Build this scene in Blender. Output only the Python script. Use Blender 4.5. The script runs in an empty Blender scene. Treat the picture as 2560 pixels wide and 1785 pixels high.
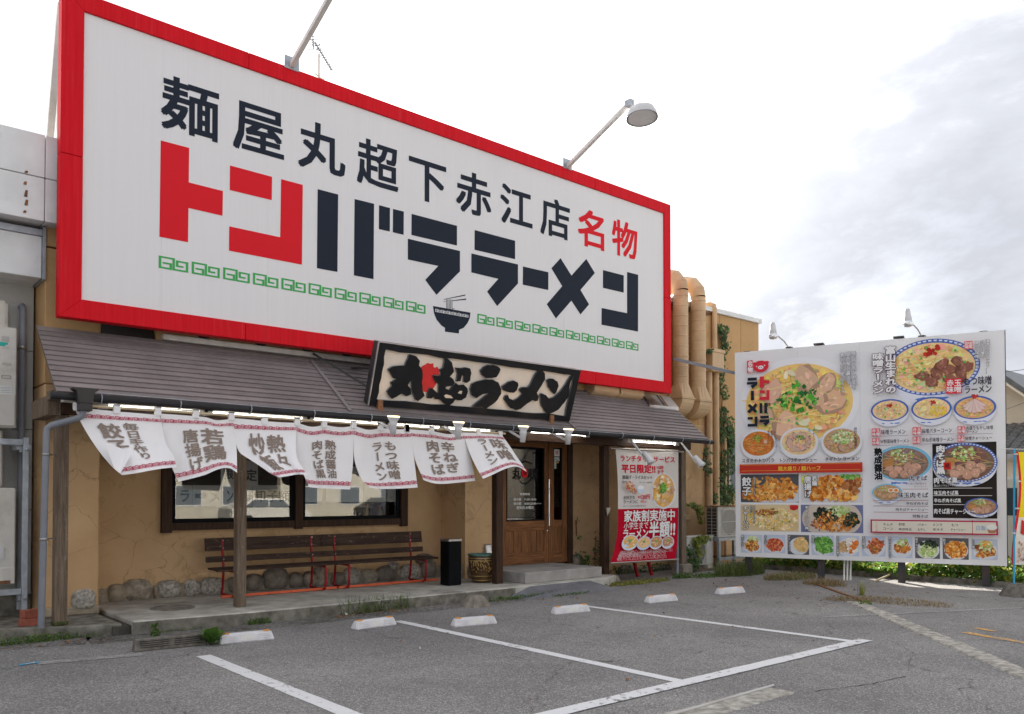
import bpy, bmesh, math, random
from mathutils import Vector, Matrix
from mathutils.geometry import tessellate_polygon
random.seed(7)
S = bpy.context.scene
COL = S.collection
R = math.radians
# ------------------------------------------------------------------ camera
F, CY, PITCH, YAW, H = 2064.3, 1199.3, 0.0190536, 0.861235, 1.6
cd = bpy.data.cameras.new('camera'); cam = bpy.data.objects.new('camera', cd); COL.objects.link(cam)
cd.sensor_width = 36; cd.lens = F / 2560 * 36; cd.shift_y = (CY - 892.5) / 2560; cd.clip_start = .05; cd.clip_end = 2000
cam.location = (0, 0, H); cam.rotation_euler = (R(90) + PITCH, 0, YAW - R(90))
S.camera = cam

def ray(px, py):
    """direction of the sight line through a photograph pixel (2560 wide)"""
    c, s = math.cos(PITCH), math.sin(PITCH); x = px - 1280; u = CY - py
    fw = F * c - u * s; z = F * s + u * c; ca, sa = math.cos(YAW), math.sin(YAW)
    return Vector((fw * ca + x * sa, fw * sa - x * ca, z)) / F
O = Vector((0, 0, H))
def atY(px, py, y): d = ray(px, py); return O + d * (y / d.y)
def atX(px, py, x): d = ray(px, py); return O + d * (x / d.x)
def atZ(px, py, z): d = ray(px, py); return O + d * ((z - H) / d.z)

# ------------------------------------------------------------------ world, sun, exposure
SUN = ray(1010, 215).normalized()
w = bpy.data.worlds.new('World'); S.world = w; w.use_nodes = True
nt = w.node_tree; N = nt.nodes; L = nt.links; N.clear()
out = N.new('ShaderNodeOutputWorld'); b1 = N.new('ShaderNodeBackground'); b2 = N.new('ShaderNodeBackground'); mx = N.new('ShaderNodeMixShader')
sky = N.new('ShaderNodeTexSky'); sky.sky_type = 'NISHITA'; sky.sun_disc = False
sky.sun_elevation = math.asin(SUN.z); sky.sun_rotation = math.atan2(SUN.x, SUN.y); sky.air_density = 1.0; sky.dust_density = 2.0
L.new(sky.outputs[0], b1.inputs[0]); b1.inputs[1].default_value = .12
tc = N.new('ShaderNodeTexCoord'); mp = N.new('ShaderNodeMapping'); mp.inputs['Scale'].default_value = (1, 1, 2.4); mp.inputs['Location'].default_value = (1.3, .4, 1.1)
L.new(tc.outputs['Generated'], mp.inputs[0])
n1 = N.new('ShaderNodeTexNoise'); n1.inputs['Scale'].default_value = 1.9; n1.inputs['Detail'].default_value = 9; n1.inputs['Roughness'].default_value = .6; n1.inputs['Distortion'].default_value = .25
L.new(mp.outputs[0], n1.inputs[0])
cr = N.new('ShaderNodeValToRGB'); e = cr.color_ramp.elements
e[0].position = .36; e[0].color = (.15, .155, .172, 1); e[1].position = .655; e[1].color = (1.42, 1.37, 1.32, 1)
k_ = cr.color_ramp.elements.new(.59); k_.color = (.33, .335, .345, 1)
m_ = cr.color_ramp.elements.new(.49); m_.color = (.205, .212, .232, 1)
L.new(n1.outputs[0], cr.inputs[0])
# brighter cloud around the hidden sun
dt = N.new('ShaderNodeVectorMath'); dt.operation = 'DOT_PRODUCT'; dt.inputs[1].default_value = SUN; L.new(tc.outputs['Generated'], dt.inputs[0])
p1 = N.new('ShaderNodeMath'); p1.operation = 'MAXIMUM'; p1.inputs[1].default_value = 0; L.new(dt.outputs['Value'], p1.inputs[0])
p2 = N.new('ShaderNodeMath'); p2.operation = 'POWER'; p2.inputs[1].default_value = 14; L.new(p1.outputs[0], p2.inputs[0])
p3 = N.new('ShaderNodeMath'); p3.operation = 'MULTIPLY'; p3.inputs[1].default_value = .35; L.new(p2.outputs[0], p3.inputs[0])
ad = N.new('ShaderNodeMix'); ad.data_type = 'RGBA'; ad.blend_type = 'ADD'; ad.inputs[0].default_value = 1
L.new(cr.outputs[0], ad.inputs[6]); L.new(p3.outputs[0], ad.inputs[7]); L.new(ad.outputs[2], b2.inputs[0]); b2.inputs[1].default_value = 1.0
mr = N.new('ShaderNodeMapRange'); mr.inputs[1].default_value = .30; mr.inputs[2].default_value = .42; mr.inputs[3].default_value = .78; mr.inputs[4].default_value = 1
L.new(n1.outputs[0], mr.inputs[0]); L.new(mr.outputs[0], mx.inputs[0]); L.new(b1.outputs[0], mx.inputs[1]); L.new(b2.outputs[0], mx.inputs[2]); L.new(mx.outputs[0], out.inputs[0])
sl = bpy.data.lights.new('sun', 'SUN'); sl.energy = 4.2; sl.angle = R(1.5); sl.color = (1, .93, .82)
so = bpy.data.objects.new('sun', sl); COL.objects.link(so); so.rotation_euler = SUN.to_track_quat('Z', 'Y').to_euler(); so.location = (0, 0, 30)
S.view_settings.view_transform = 'Standard'; S.view_settings.look = 'None'; S.view_settings.exposure = 1.85; S.view_settings.gamma = 1
S.cycles.max_bounces = 6; S.cycles.transparent_max_bounces = 12; S.cycles.caustics_reflective = False; S.cycles.caustics_refractive = False

# ------------------------------------------------------------------ materials
def lin(r, g, b):
    return tuple(((c / 255) / 12.92 if c <= 10 else ((c / 255 + .055) / 1.055) ** 2.4) for c in (r, g, b))
MATS = {}
def new(name):
    m = bpy.data.materials.new(name); m.use_nodes = True; MATS[name] = m
    return m, m.node_tree.nodes, m.node_tree.links, m.node_tree.nodes['Principled BSDF']
def coords(N, L, scale=(1, 1, 1), kind='Object', rot=(0, 0, 0)):
    t = N.new('ShaderNodeTexCoord'); m = N.new('ShaderNodeMapping'); m.inputs['Scale'].default_value = scale; m.inputs['Rotation'].default_value = rot
    L.new(t.outputs[kind], m.inputs[0]); return m.outputs[0]
def noise(N, L, v, sc, det=4, rough=.55, dist=0):
    n = N.new('ShaderNodeTexNoise'); n.inputs['Scale'].default_value = sc; n.inputs['Detail'].default_value = det; n.inputs['Roughness'].default_value = rough; n.inputs['Distortion'].default_value = dist
    L.new(v, n.inputs['Vector']); return n.outputs['Fac']
def ramp(N, L, f, a, b):
    r = N.new('ShaderNodeMapRange'); r.inputs[1].default_value = a; r.inputs[2].default_value = b; L.new(f, r.inputs[0]); return r.outputs[0]
def mixc(N, L, f, a, b, mode='MIX'):
    m = N.new('ShaderNodeMix'); m.data_type = 'RGBA'; m.blend_type = mode
    for i, v in ((0, f), (6, a), (7, b)):
        if isinstance(v, bpy.types.NodeSocket): L.new(v, m.inputs[i])
        elif i == 0: m.inputs[0].default_value = v
        else: m.inputs[i].default_value = (*v[:3], 1)
    return m.outputs[2]
def math_(N, L, op, a, b):
    m = N.new('ShaderNodeMath'); m.operation = op
    for i, v in enumerate((a, b)):
        if isinstance(v, bpy.types.NodeSocket): L.new(v, m.inputs[i])
        else: m.inputs[i].default_value = v
    return m.outputs[0]
def bump(N, L, bs, h, st, dist=.01):
    b = N.new('ShaderNodeBump'); b.inputs['Strength'].default_value = st; b.inputs['Distance'].default_value = dist; L.new(h, b.inputs['Height']); L.new(b.outputs[0], bs.inputs['Normal'])
def simple(name, c, rough=.6, metal=0, var=.12, sc=6, bmp=.15, dirt=None, stretch=(1, 1, 1), spec=.5):
    m, N, L, bs = new(name)
    v = coords(N, L, stretch); f = noise(N, L, v, sc, 6)
    lo = tuple(x * (1 - var * 2) for x in c); hi = tuple(min(1, x * (1 + var)) for x in c)
    col = mixc(N, L, ramp(N, L, f, .3, .7), lo, hi)
    if dirt:
        f2 = noise(N, L, v, sc * .37, 5, .7); col = mixc(N, L, ramp(N, L, f2, .52, .75), col, dirt)
    L.new(col, bs.inputs['Base Color']); bs.inputs['Roughness'].default_value = rough; bs.inputs['Metallic'].default_value = metal; bs.inputs['Specular IOR Level'].default_value = spec
    if bmp: bump(N, L, bs, noise(N, L, v, sc * 9, 3), bmp, .004)
    return m
# asphalt: pale and dark aggregate, patches, hairline cracks
def asphalt_nodes(N, L):
    v = coords(N, L)
    vo = N.new('ShaderNodeTexVoronoi'); vo.inputs['Scale'].default_value = 105; L.new(v, vo.inputs['Vector'])
    sep = N.new('ShaderNodeSeparateColor'); L.new(vo.outputs['Color'], sep.inputs[0])
    cr = N.new('ShaderNodeValToRGB'); el = cr.color_ramp.elements; el[0].color = (.145, .142, .146, 1); el[0].position = 0; el[1].color = (.50, .485, .46, 1); el[1].position = 1
    for p, c in ((.3, (.19, .187, .19, 1)), (.6, (.24, .236, .24, 1)), (.85, (.32, .31, .30, 1))): q = el.new(p); q.color = c
    L.new(sep.outputs[0], cr.inputs[0])
    big = noise(N, L, v, .45, 6, .6); mid = noise(N, L, v, 3.5, 6, .65)
    col = mixc(N, L, ramp(N, L, big, .35, .68), (.76, .745, .735), (1.12, 1.10, 1.065)); col = mixc(N, L, 1.0, cr.outputs[0], col, 'MULTIPLY')
    col = mixc(N, L, math_(N, L, 'MULTIPLY', ramp(N, L, mid, .52, .74), .30), col, (.13, .127, .12))
    oil = noise(N, L, v, .8, 5, .6, .4); col = mixc(N, L, math_(N, L, 'MULTIPLY', ramp(N, L, oil, .60, .72), .32), col, (.10, .098, .094))
    warp = N.new('ShaderNodeVectorMath'); warp.operation = 'ADD'; sc = N.new('ShaderNodeVectorMath'); sc.operation = 'SCALE'; sc.inputs['Scale'].default_value = .9
    nz = N.new('ShaderNodeTexNoise'); nz.inputs['Scale'].default_value = 1.6; nz.inputs['Detail'].default_value = 6; L.new(v, nz.inputs['Vector']); L.new(nz.outputs['Color'], sc.inputs[0]); L.new(v, warp.inputs[0]); L.new(sc.outputs[0], warp.inputs[1])
    ck = N.new('ShaderNodeTexVoronoi'); ck.feature = 'DISTANCE_TO_EDGE'; ck.inputs['Scale'].default_value = .3; L.new(warp.outputs[0], ck.inputs['Vector'])
    cm = ramp(N, L, ck.outputs['Distance'], .004, 0); cm = math_(N, L, 'MULTIPLY', cm, ramp(N, L, mid, .42, .6))
    col = mixc(N, L, cm, col, (.035, .034, .03))
    return v, col, vo.outputs['Distance'], mid
m, N, L, bs = new('asphalt'); v, col, vd, mid = asphalt_nodes(N, L)
L.new(col, bs.inputs['Base Color']); bs.inputs['Roughness'].default_value = .85; bs.inputs['Specular IOR Level'].default_value = .3; bump(N, L, bs, vd, .5, .006)
def worn(name, paint, lo, hi):
    m, N, L, bs = new(name); v, col, vd, mid = asphalt_nodes(N, L)
    f = noise(N, L, v, 14, 8, .75); f2 = noise(N, L, v, 1.3, 3)
    k = ramp(N, L, math_(N, L, 'ADD', f, math_(N, L, 'MULTIPLY', f2, .35)), lo, hi)
    p = mixc(N, L, noise(N, L, v, 30, 4), tuple(x * .85 for x in paint), paint)
    L.new(mixc(N, L, k, col, p), bs.inputs['Base Color']); bs.inputs['Roughness'].default_value = .75; bump(N, L, bs, vd, .3, .005)
worn('kerb_dirt', (.075, .07, .055), .60, .78); worn('line_paint', (.74, .74, .75), .56, .59); worn('faded_paint', (.42, .41, .40), .62, .8); worn('orange_paint', (.75, .38, .06), .62, .69)
# stucco: warm ochre with wandering hairline cracks and repair smears
def stucco(name, a, b, crack=1.0, patch=.3, vs=1.0):
    m, N, L, bs = new(name); v = coords(N, L)
    f = noise(N, L, v, 1.3, 6, .6); col = mixc(N, L, ramp(N, L, f, .3, .7), a, b)
    fine = noise(N, L, v, 22, 5, .6)
    wv = N.new('ShaderNodeVectorMath'); wv.operation = 'ADD'; s_ = N.new('ShaderNodeVectorMath'); s_.operation = 'SCALE'; s_.inputs['Scale'].default_value = .55
    nz = N.new('ShaderNodeTexNoise'); nz.inputs['Scale'].default_value = 1.8; nz.inputs['Detail'].default_value = 5; L.new(v, nz.inputs['Vector']); L.new(nz.outputs['Color'], s_.inputs[0]); L.new(v, wv.inputs[0]); L.new(s_.outputs[0], wv.inputs[1])
    ck = N.new('ShaderNodeTexVoronoi'); ck.feature = 'DISTANCE_TO_EDGE'; ck.inputs['Scale'].default_value = 1.8 * vs; L.new(wv.outputs[0], ck.inputs['Vector'])
    gate = ramp(N, L, noise(N, L, v, 1.1, 2), .38, .55)
    cm = math_(N, L, 'MULTIPLY', ramp(N, L, ck.outputs['Distance'], .009, .001), math_(N, L, 'MULTIPLY', gate, .5 * crack))
    col = mixc(N, L, cm, col, tuple(x * .35 for x in a))
    pn = noise(N, L, v, 2.2, 6, .7, .8); pm = math_(N, L, 'MULTIPLY', ramp(N, L, pn, .575, .60), patch)
    col = mixc(N, L, pm, col, tuple(x * .62 for x in a))
    L.new(col, bs.inputs['Base Color']); bs.inputs['Roughness'].default_value = .85; bs.inputs['Specular IOR Level'].default_value = .25
    bump(N, L, bs, math_(N, L, 'SUBTRACT', fine, math_(N, L, 'MULTIPLY', cm, 2.0)), .4, .012)
stucco('stucco', (.52, .335, .178), (.64, .435, .245))
stucco('ochre_siding', (.50, .31, .145), (.58, .37, .185), 0, .12)
stucco('grey_board', (.44, .45, .44), (.53, .535, .52), 0, .1)
def wood(name, dark, light, axis='Z', scale=1, wear=None, rough=.6):
    m, N, L, bs = new(name); st = {'Z': (14, 14, .7), 'X': (.7, 14, 14), 'Y': (14, .7, 14)}[axis]
    v = coords(N, L, tuple(s * scale for s in st)); f = noise(N, L, v, 3.2, 8, .65, .6); g = noise(N, L, v, 11, 3)
    col = mixc(N, L, ramp(N, L, f, .32, .68), dark, light); col = mixc(N, L, math_(N, L, 'MULTIPLY', ramp(N, L, g, .5, .8), .5), col, tuple(x * .5 for x in dark))
    if wear:
        v2 = coords(N, L, tuple((s * .35 if s > 1 else s * 3) for s in st)); col = mixc(N, L, ramp(N, L, noise(N, L, v2, 5, 7, .75), .60, .66), col, wear)
    L.new(col, bs.inputs['Base Color']); bs.inputs['Roughness'].default_value = rough; bs.inputs['Specular IOR Level'].default_value = .2; bump(N, L, bs, f, .5, .008)
wood('old_post_wood', (.095, .068, .048), (.27, .205, .15), 'Z', 1, (.30, .26, .22), .8)
wood('dark_wood', (.028, .015, .009), (.082, .043, .027), 'Z'); wood('dark_wood_rail', (.028, .015, .009), (.082, .043, .027), 'X')
wood('door_wood', (.085, .035, .013), (.34, .15, .06), 'Z'); wood('door_wood_rail', (.085, .035, .013), (.34, .15, .06), 'X')
wood('bench_wood', (.035, .021, .017), (.095, .06, .048), 'X', 1, (.24, .16, .12), .75)
simple('concrete', (.52, .50, .45), .9, 0, .18, 3.5, .4, (.17, .155, .13)); simple('kerb_concrete', (.23, .215, .18), .95, 0, .28, 7, .6, (.07, .07, .04))
simple('step_concrete', (.37, .355, .335), .85, 0, .1, 4, .25, (.2, .19, .175)); simple('block_concrete', (.27, .235, .195), .95, 0, .2, 9, .7, (.15, .13, .10))
simple('old_block', (.17, .155, .135), .95, 0, .25, 14, .9, (.09, .085, .06))
simple('granite', (.46, .43, .38), .85, 0, .35, 26, .6, (.22, .19, .16)); simple('stone_dark', (.24, .205, .17), .85, 0, .25, 9, .6, (.11, .10, .09)); simple('stone_tan', (.38, .33, .26), .85, 0, .3, 12, .6, (.18, .15, .12))
simple('mortar', (.34, .285, .21), .95, 0, .2, 10, .6, (.16, .135, .11))
simple('stopper_plastic', (.70, .69, .71), .45, 0, .07, 9, .15, (.52, .50, .49)); simple('reflector', (.9, .36, .02), .3, 0, .1, 30, 0)
simple('black_plastic', (.005, .006, .008), .5, 0, .2, 4, 0, spec=.08); simple('dark_concrete', (.075, .068, .055), .9, 0, .25, 6, .4); simple('rubber_grey', (.17, .172, .19), .7, 0, .12, 5, .3, (.2, .195, .19))
simple('chrome', (.72, .72, .72), .22, 1, .05, 5, 0); simple('steel', (.50, .49, .48), .38, .9, .12, 3, .05, (.36, .25, .16)); simple('galvanised', (.40, .43, .47), .5, .5, .12, 9, .1)
simple('red_paint', (.42, .012, .022), .42, 0, .2, 14, .1, (.05, .015, .015), spec=.3); simple('orange_red_paint', (.72, .12, .04), .45, 0, .1, 8, .05)
m, N, L, bs = new('sign_red'); v = coords(N, L, (8, 1, .25)); v2 = coords(N, L)
col = mixc(N, L, ramp(N, L, noise(N, L, v, 3, 5), .3, .7), (.62, .004, .012), (.72, .009, .020)); col = mixc(N, L, math_(N, L, 'MULTIPLY', ramp(N, L, noise(N, L, v, 5, 6, .7), .55, .8), .3), col, (.66, .12, .13))
L.new(col, bs.inputs['Base Color']); bs.inputs['Roughness'].default_value = .55; bs.inputs['Specular IOR Level'].default_value = .12
m, N, L, bs = new('sign_white'); v = coords(N, L, (9, 1, .2)); col = mixc(N, L, ramp(N, L, noise(N, L, v, 3, 6), .35, .75), (.79, .78, .79), (.765, .755, .765)); L.new(col, bs.inputs['Base Color']); bs.inputs['Roughness'].default_value = .45
m, N, L, bs = new('roof_metal'); v = coords(N, L); f = noise(N, L, v, 1.6, 6, .65); v3 = coords(N, L, (1, 5, 5)); f3 = noise(N, L, v3, 2.0, 7, .7)
col = mixc(N, L, ramp(N, L, f, .3, .7), (.185, .160, .158), (.275, .24, .24)); col = mixc(N, L, math_(N, L, 'MULTIPLY', ramp(N, L, f3, .60, .80), .4), col, (.36, .30, .22)); oi_ = N.new('ShaderNodeObjectInfo'); col = mixc(N, L, 1.0, col, mixc(N, L, oi_.outputs['Random'], (.84, .84, .84), (1.12, 1.10, 1.10)), 'MULTIPLY')
L.new(col, bs.inputs['Base Color']); bs.inputs['Roughness'].default_value = .45; bump(N, L, bs, f3, .08, .01)
simple('gutter_metal', (.028, .027, .030), .5, 0, .15, 5, .05, spec=.25); simple('pipe_grey', (.24, .255, .29), .45, 0, .08, 4, .05); simple('downpipe_dark', (.028, .023, .022), .5, 0, .1, 5, 0)
simple('white_paint', (.72, .71, .68), .5, 0, .07, 6, .05, (.55, .5, .42)); simple('lamp_white', (.62, .62, .63), .4, 0, .04, 8, 0, (.6, .58, .55)); simple('cream_unit', (.66, .635, .58), .5, 0, .05, 5, .03, (.45, .40, .33)); simple('unit_white', (.64, .63, .60), .5, 0, .05, 6, .03, (.5, .46, .4))
simple('rust', (.26, .12, .055), .85, 0, .3, 20, .4); simple('duct_paint', (.64, .44, .25), .5, 0, .08, 2.6, .1, (.44, .28, .15)); simple('fascia_white', (.76, .785, .79), .5, 0, .06, 2.2, .03, (.5, .52, .52))
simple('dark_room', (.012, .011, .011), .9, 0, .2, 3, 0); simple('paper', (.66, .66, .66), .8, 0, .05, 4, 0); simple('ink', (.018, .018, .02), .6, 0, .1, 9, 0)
simple('brick_red', (.36, .105, .065), .85, 0, .15, 14, .3); simple('moss', (.07, .085, .025), .95, 0, .3, 22, .8)
simple('pot_glaze', (.085, .042, .018), .28, 0, .3, 7, .05, (.16, .09, .03)); simple('pot_ochre', (.55, .36, .12), .35, 0, .15, 12, .05); simple('pot_green', (.10, .20, .17), .3, 0, .1, 8, 0)
simple('noren_cloth', (.86, .845, .85), .9, 0, .025, 2.2, .08); simple('bamboo', (.62, .50, .32), .5, 0, .1, 6, 0)
simple('sign_black', (.009, .010, .014), .35, 0, .2, 4, .02, spec=.25); simple('sign_cream', (.80, .72, .63), .5, 0, .04, 2.2, .03, (.74, .68, .61)); simple('letter_side', (.11, .14, .165), .3, 0, .2, 10, 0)
simple('dark_steel', (.05, .047, .05), .5, .3, .15, 6, .1, (.10, .06, .04)); simple('tile_roof', (.10, .11, .12), .4, 0, .2, 6, .1); simple('cream_wall', (.56, .52, .43), .85, 0, .06, 2, .1)
simple('car_white', (.74, .72, .66), .25, 0, .02, 1, 0); simple('car_dark', (.03, .03, .035), .2, 0, .02, 1, 0); simple('car_red', (.4, .02, .03), .2, 0, .02, 1, 0); simple('tyre', (.02, .02, .02), .85, 0, .1, 8, .1)
simple('dry_grass', (.30, .21, .10), .9, 0, .25, 12, 0); simple('banner_cloth', (.72, .69, .66), .75, 0, .03, 2, .05); simple('banner_red', (.50, .004, .026), .8, 0, .06, 2, .05, spec=.1); simple('flag_blue', (.03, .38, .66), .4, 0, .05, 3, 0)
simple('litter_leaf', (.24, .12, .06), .9, 0, .3, 20, .1); simple('house_blue_glass', (.06, .08, .10), .15, 0, .1, 3, 0)
for nm, lo_, hi_ in (('leaf', (.045, .10, .018), (.13, .26, .045)), ('leaf_yellow', (.12, .16, .02), (.34, .34, .05)), ('grass', (.07, .11, .025), (.20, .24, .07)), ('ivy', (.028, .065, .020), (.085, .15, .04)), ('dry_weed', (.18, .13, .06), (.36, .27, .13))):
    m, N, L, bs = new(nm); gi = N.new('ShaderNodeNewGeometry'); L.new(mixc(N, L, gi.outputs['Random Per Island'], lo_, hi_), bs.inputs['Base Color']); bs.inputs['Roughness'].default_value = .55
    tl = N.new('ShaderNodeBsdfTranslucent'); L.new(mixc(N, L, gi.outputs['Random Per Island'], tuple(x * 1.2 for x in lo_), tuple(x * 1.3 for x in hi_)), tl.inputs[0]); ms = N.new('ShaderNodeMixShader'); ms.inputs[0].default_value = .35
    L.new(bs.outputs[0], ms.inputs[1]); L.new(tl.outputs[0], ms.inputs[2]); L.new(ms.outputs[0], N['Material Output'].inputs[0])
m, N, L, bs = new('print'); at = N.new('ShaderNodeAttribute'); at.attribute_name = 'Col'; L.new(mixc(N, L, 1.0, at.outputs['Color'], (1.12, 1.12, 1.12), 'MULTIPLY'), bs.inputs['Base Color']); bs.inputs['Roughness'].default_value = .6; bs.inputs['Specular IOR Level'].default_value = .15
m, N, L, bs = new('glass'); N.remove(bs); fr = N.new('ShaderNodeFresnel'); fr.inputs[0].default_value = 1.5; tr = N.new('ShaderNodeBsdfTransparent'); tr.inputs[0].default_value = (.95, .96, .96, 1); gl = N.new('ShaderNodeBsdfGlossy'); gl.inputs['Roughness'].default_value = .012; ms = N.new('ShaderNodeMixShader')
fm = math_(N, L, 'ADD', math_(N, L, 'MULTIPLY', fr.outputs[0], 1.7), .02); L.new(fm, ms.inputs[0]); L.new(tr.outputs[0], ms.inputs[1]); L.new(gl.outputs[0], ms.inputs[2]); L.new(ms.outputs[0], N['Material Output'].inputs[0])
def emit(name, c, s):
    m, N, L, bs = new(name); bs.inputs['Base Color'].default_value = (*c, 1); bs.inputs['Emission Color'].default_value = (*c, 1); bs.inputs['Emission Strength'].default_value = s
emit('tube_light', (1, .97, .90), 3.5); emit('warm_bulb', (1, .72, .38), .9)
m, N, L, bs = new('clear_lens'); bs.inputs['Base Color'].default_value = (.8, .82, .84, 1); bs.inputs['Roughness'].default_value = .08; bs.inputs['Metallic'].default_value = .6

# ------------------------------------------------------------------ mesh building
class MB:
    def __init__(s): s.v = []; s.f = []; s.m = []; s.c = []; s.sm = []
    def add(s, vs, fs, mi=0, col=None, smooth=False):
        o = len(s.v); s.v += [tuple(p) for p in vs]
        for f in fs: s.f.append([i + o for i in f]); s.m.append(mi); s.c.append(col); s.sm.append(smooth)
        return s
    def box(s, a, b, mi=0):
        x0, y0, z0 = a; x1, y1, z1 = b
        x0, x1 = min(x0, x1), max(x0, x1); y0, y1 = min(y0, y1), max(y0, y1); z0, z1 = min(z0, z1), max(z0, z1)
        return s.add([(x0, y0, z0), (x1, y0, z0), (x1, y1, z0), (x0, y1, z0), (x0, y0, z1), (x1, y0, z1), (x1, y1, z1), (x0, y1, z1)],
                     [(0, 3, 2, 1), (4, 5, 6, 7), (0, 1, 5, 4), (1, 2, 6, 5), (2, 3, 7, 6), (3, 0, 4, 7)], mi)
    def hexa(s, P, mi=0):  # 8 points: bottom loop, top loop
        return s.add(P, [(0, 3, 2, 1), (4, 5, 6, 7), (0, 1, 5, 4), (1, 2, 6, 5), (2, 3, 7, 6), (3, 0, 4, 7)], mi)
    def prism(s, P, d, mi=0, mside=None, cap=True):  # polygon P extruded along vector d
        n = len(P); P = [Vector(p) for p in P]; d = Vector(d)
        s.add(P + [p + d for p in P], [tuple(range(n - 1, -1, -1))] * (1 if cap else 0) + [tuple(range(n, 2 * n))], mi)
        s.add(P + [p + d for p in P], [(i, (i + 1) % n, n + (i + 1) % n, n + i) for i in range(n)], mi if mside is None else mside)
        return s
    def tube(s, pts, r, n=8, mi=0, caps=True, smooth=True):
        pts = [Vector(p) for p in pts]; rs = r if isinstance(r, (list, tuple)) else [r] * len(pts); V = []; prev = None
        for i, p in enumerate(pts):
            t = (pts[min(i + 1, len(pts) - 1)] - pts[max(i - 1, 0)]).normalized()
            if prev is None: a = t.orthogonal().normalized()
            else: a = (prev - t * prev.dot(t)).normalized()
            prev = a; b = t.cross(a)
            V += [p + (a * math.cos(2 * math.pi * k / n) + b * math.sin(2 * math.pi * k / n)) * rs[i] for k in range(n)]
        Fs = [(i * n + k, i * n + (k + 1) % n, (i + 1) * n + (k + 1) % n, (i + 1) * n + k) for i in range(len(pts) - 1) for k in range(n)]
        s.add(V, Fs, mi, None, smooth)
        if caps: s.add(V[:n], [tuple(range(n - 1, -1, -1))], mi); s.add(V[-n:], [tuple(range(n))], mi)
        return s
    def lathe(s, c, prof, n=20, mi=0, axis=(0, 0, 1), smooth=True):
        ax = Vector(axis).normalized(); a = ax.orthogonal().normalized(); b = ax.cross(a); c = Vector(c)
        V = [c + ax * z + (a * math.cos(2 * math.pi * k / n) + b * math.sin(2 * math.pi * k / n)) * r for r, z in prof for k in range(n)]
        return s.add(V, [(i * n + k, i * n + (k + 1) % n, (i + 1) * n + (k + 1) % n, (i + 1) * n + k) for i in range(len(prof) - 1) for k in range(n)], mi, None, smooth)
    def bar(s, a, b, w, h=None, mi=0, up=(0, 0, 1)):
        a, b = Vector(a), Vector(b); h = h or w; t = (b - a).normalized(); u = Vector(up)
        if abs(t.dot(u)) > .95: u = Vector((1, 0, 0))
        x = t.cross(u).normalized() * w / 2; y = x.cross(t).normalized() * h / 2
        return s.hexa([a - x - y, a + x - y, a + x + y, a - x + y, b - x - y, b + x - y, b + x + y, b - x + y], mi)
    def build(s, name, mats, parent=None, bevel=0, local=False, segs=1):
        me = bpy.data.meshes.new(name); me.from_pydata(s.v, [], s.f)
        for m in (mats if isinstance(mats, (list, tuple)) else [mats]): me.materials.append(MATS[m])
        me.polygons.foreach_set('material_index', s.m); me.polygons.foreach_set('use_smooth', s.sm)
        if any(c is not None for c in s.c):
            ca = me.color_attributes.new('Col', 'FLOAT_COLOR', 'CORNER'); buf = []
            for p, c in zip(me.polygons, s.c): buf += list((*(c or (1, 1, 1)), 1)) * p.loop_total
            ca.data.foreach_set('color', buf)
        me.update(); o = bpy.data.objects.new(name, me); COL.objects.link(o)
        if bevel:
            bm = bmesh.new(); bm.from_mesh(me); bmesh.ops.remove_doubles(bm, verts=bm.verts, dist=1e-5)
            bmesh.ops.bevel(bm, geom=[e for e in bm.edges if len(e.link_faces) == 2 and e.calc_face_angle(0) > .6], offset=bevel, segments=segs, affect='EDGES', clamp_overlap=True); bm.to_mesh(me); bm.free()
        if parent is not None:
            o.parent = parent
            if not local: o.matrix_parent_inverse = WM[parent].inverted()
            WM[o] = WM[parent] if local else Matrix()
        else: WM[o] = Matrix()
        return o
WM = {}
def thing(name, label, cat, loc=(0, 0, 0), rz=0, group=None):
    o = bpy.data.objects.new(name, None); COL.objects.link(o); o.empty_display_size = .2
    o.location = loc; o.rotation_euler = (0, 0, rz); WM[o] = Matrix.Translation(loc) @ Matrix.Rotation(rz, 4, 'Z'); return tag(o, label, cat, group)
def tag(o, label, cat, group=None, kind=None):
    o['label'] = label; o['category'] = cat
    if group: o['group'] = group
    if kind: o['kind'] = kind
    return o
def struct(o, kind='structure', label=None):
    o['kind'] = kind
    if label: o['label'] = label
    return o
def dup(root, loc, rz=None, label=None):
    r = root.copy(); COL.objects.link(r); r.location = loc
    if rz is not None: r.rotation_euler = (0, 0, rz)
    WM[r] = Matrix.Translation(loc) @ Matrix.Rotation(r.rotation_euler.z, 4, 'Z')
    if label: r['label'] = label
    for ch in list(root.children):
        c = ch.copy(); COL.objects.link(c); c.parent = r
        for g in list(ch.children):
            d = g.copy(); COL.objects.link(d); d.parent = c
    return r
# ------------------------------------------------------------------ planes and flat print
class Plane:
    def __init__(s, o, u, v):
        s.o = Vector(o); s.u = Vector(u).normalized(); s.n = s.u.cross(Vector(v)).normalized(); s.v = s.n.cross(s.u).normalized()  # n faces the viewer
    def uv(s, px, py):
        d = ray(px, py); t = (s.o - O).dot(s.n) / d.dot(s.n); p = O + d * t - s.o; return (p.dot(s.u), p.dot(s.v))
    def pt(s, a, b, off=0): return s.o + s.u * a + s.v * b + s.n * off
    def slab(s, mb, tl, br, back, front, mi=0):  # box between two pixel corners, in this plane
        a0, b1 = s.uv(*tl); a1, b0 = s.uv(*br); return s.slabuv(mb, a0, b0, a1, b1, back, front, mi)
    def slabuv(s, mb, a0, b0, a1, b1, back, front, mi=0):
        P = [s.pt(a0, b0, back), s.pt(a1, b0, back), s.pt(a1, b1, back), s.pt(a0, b1, back), s.pt(a0, b0, front), s.pt(a1, b0, front), s.pt(a1, b1, front), s.pt(a0, b1, front)]
        return mb.hexa(P, mi)
GC = {}
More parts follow.
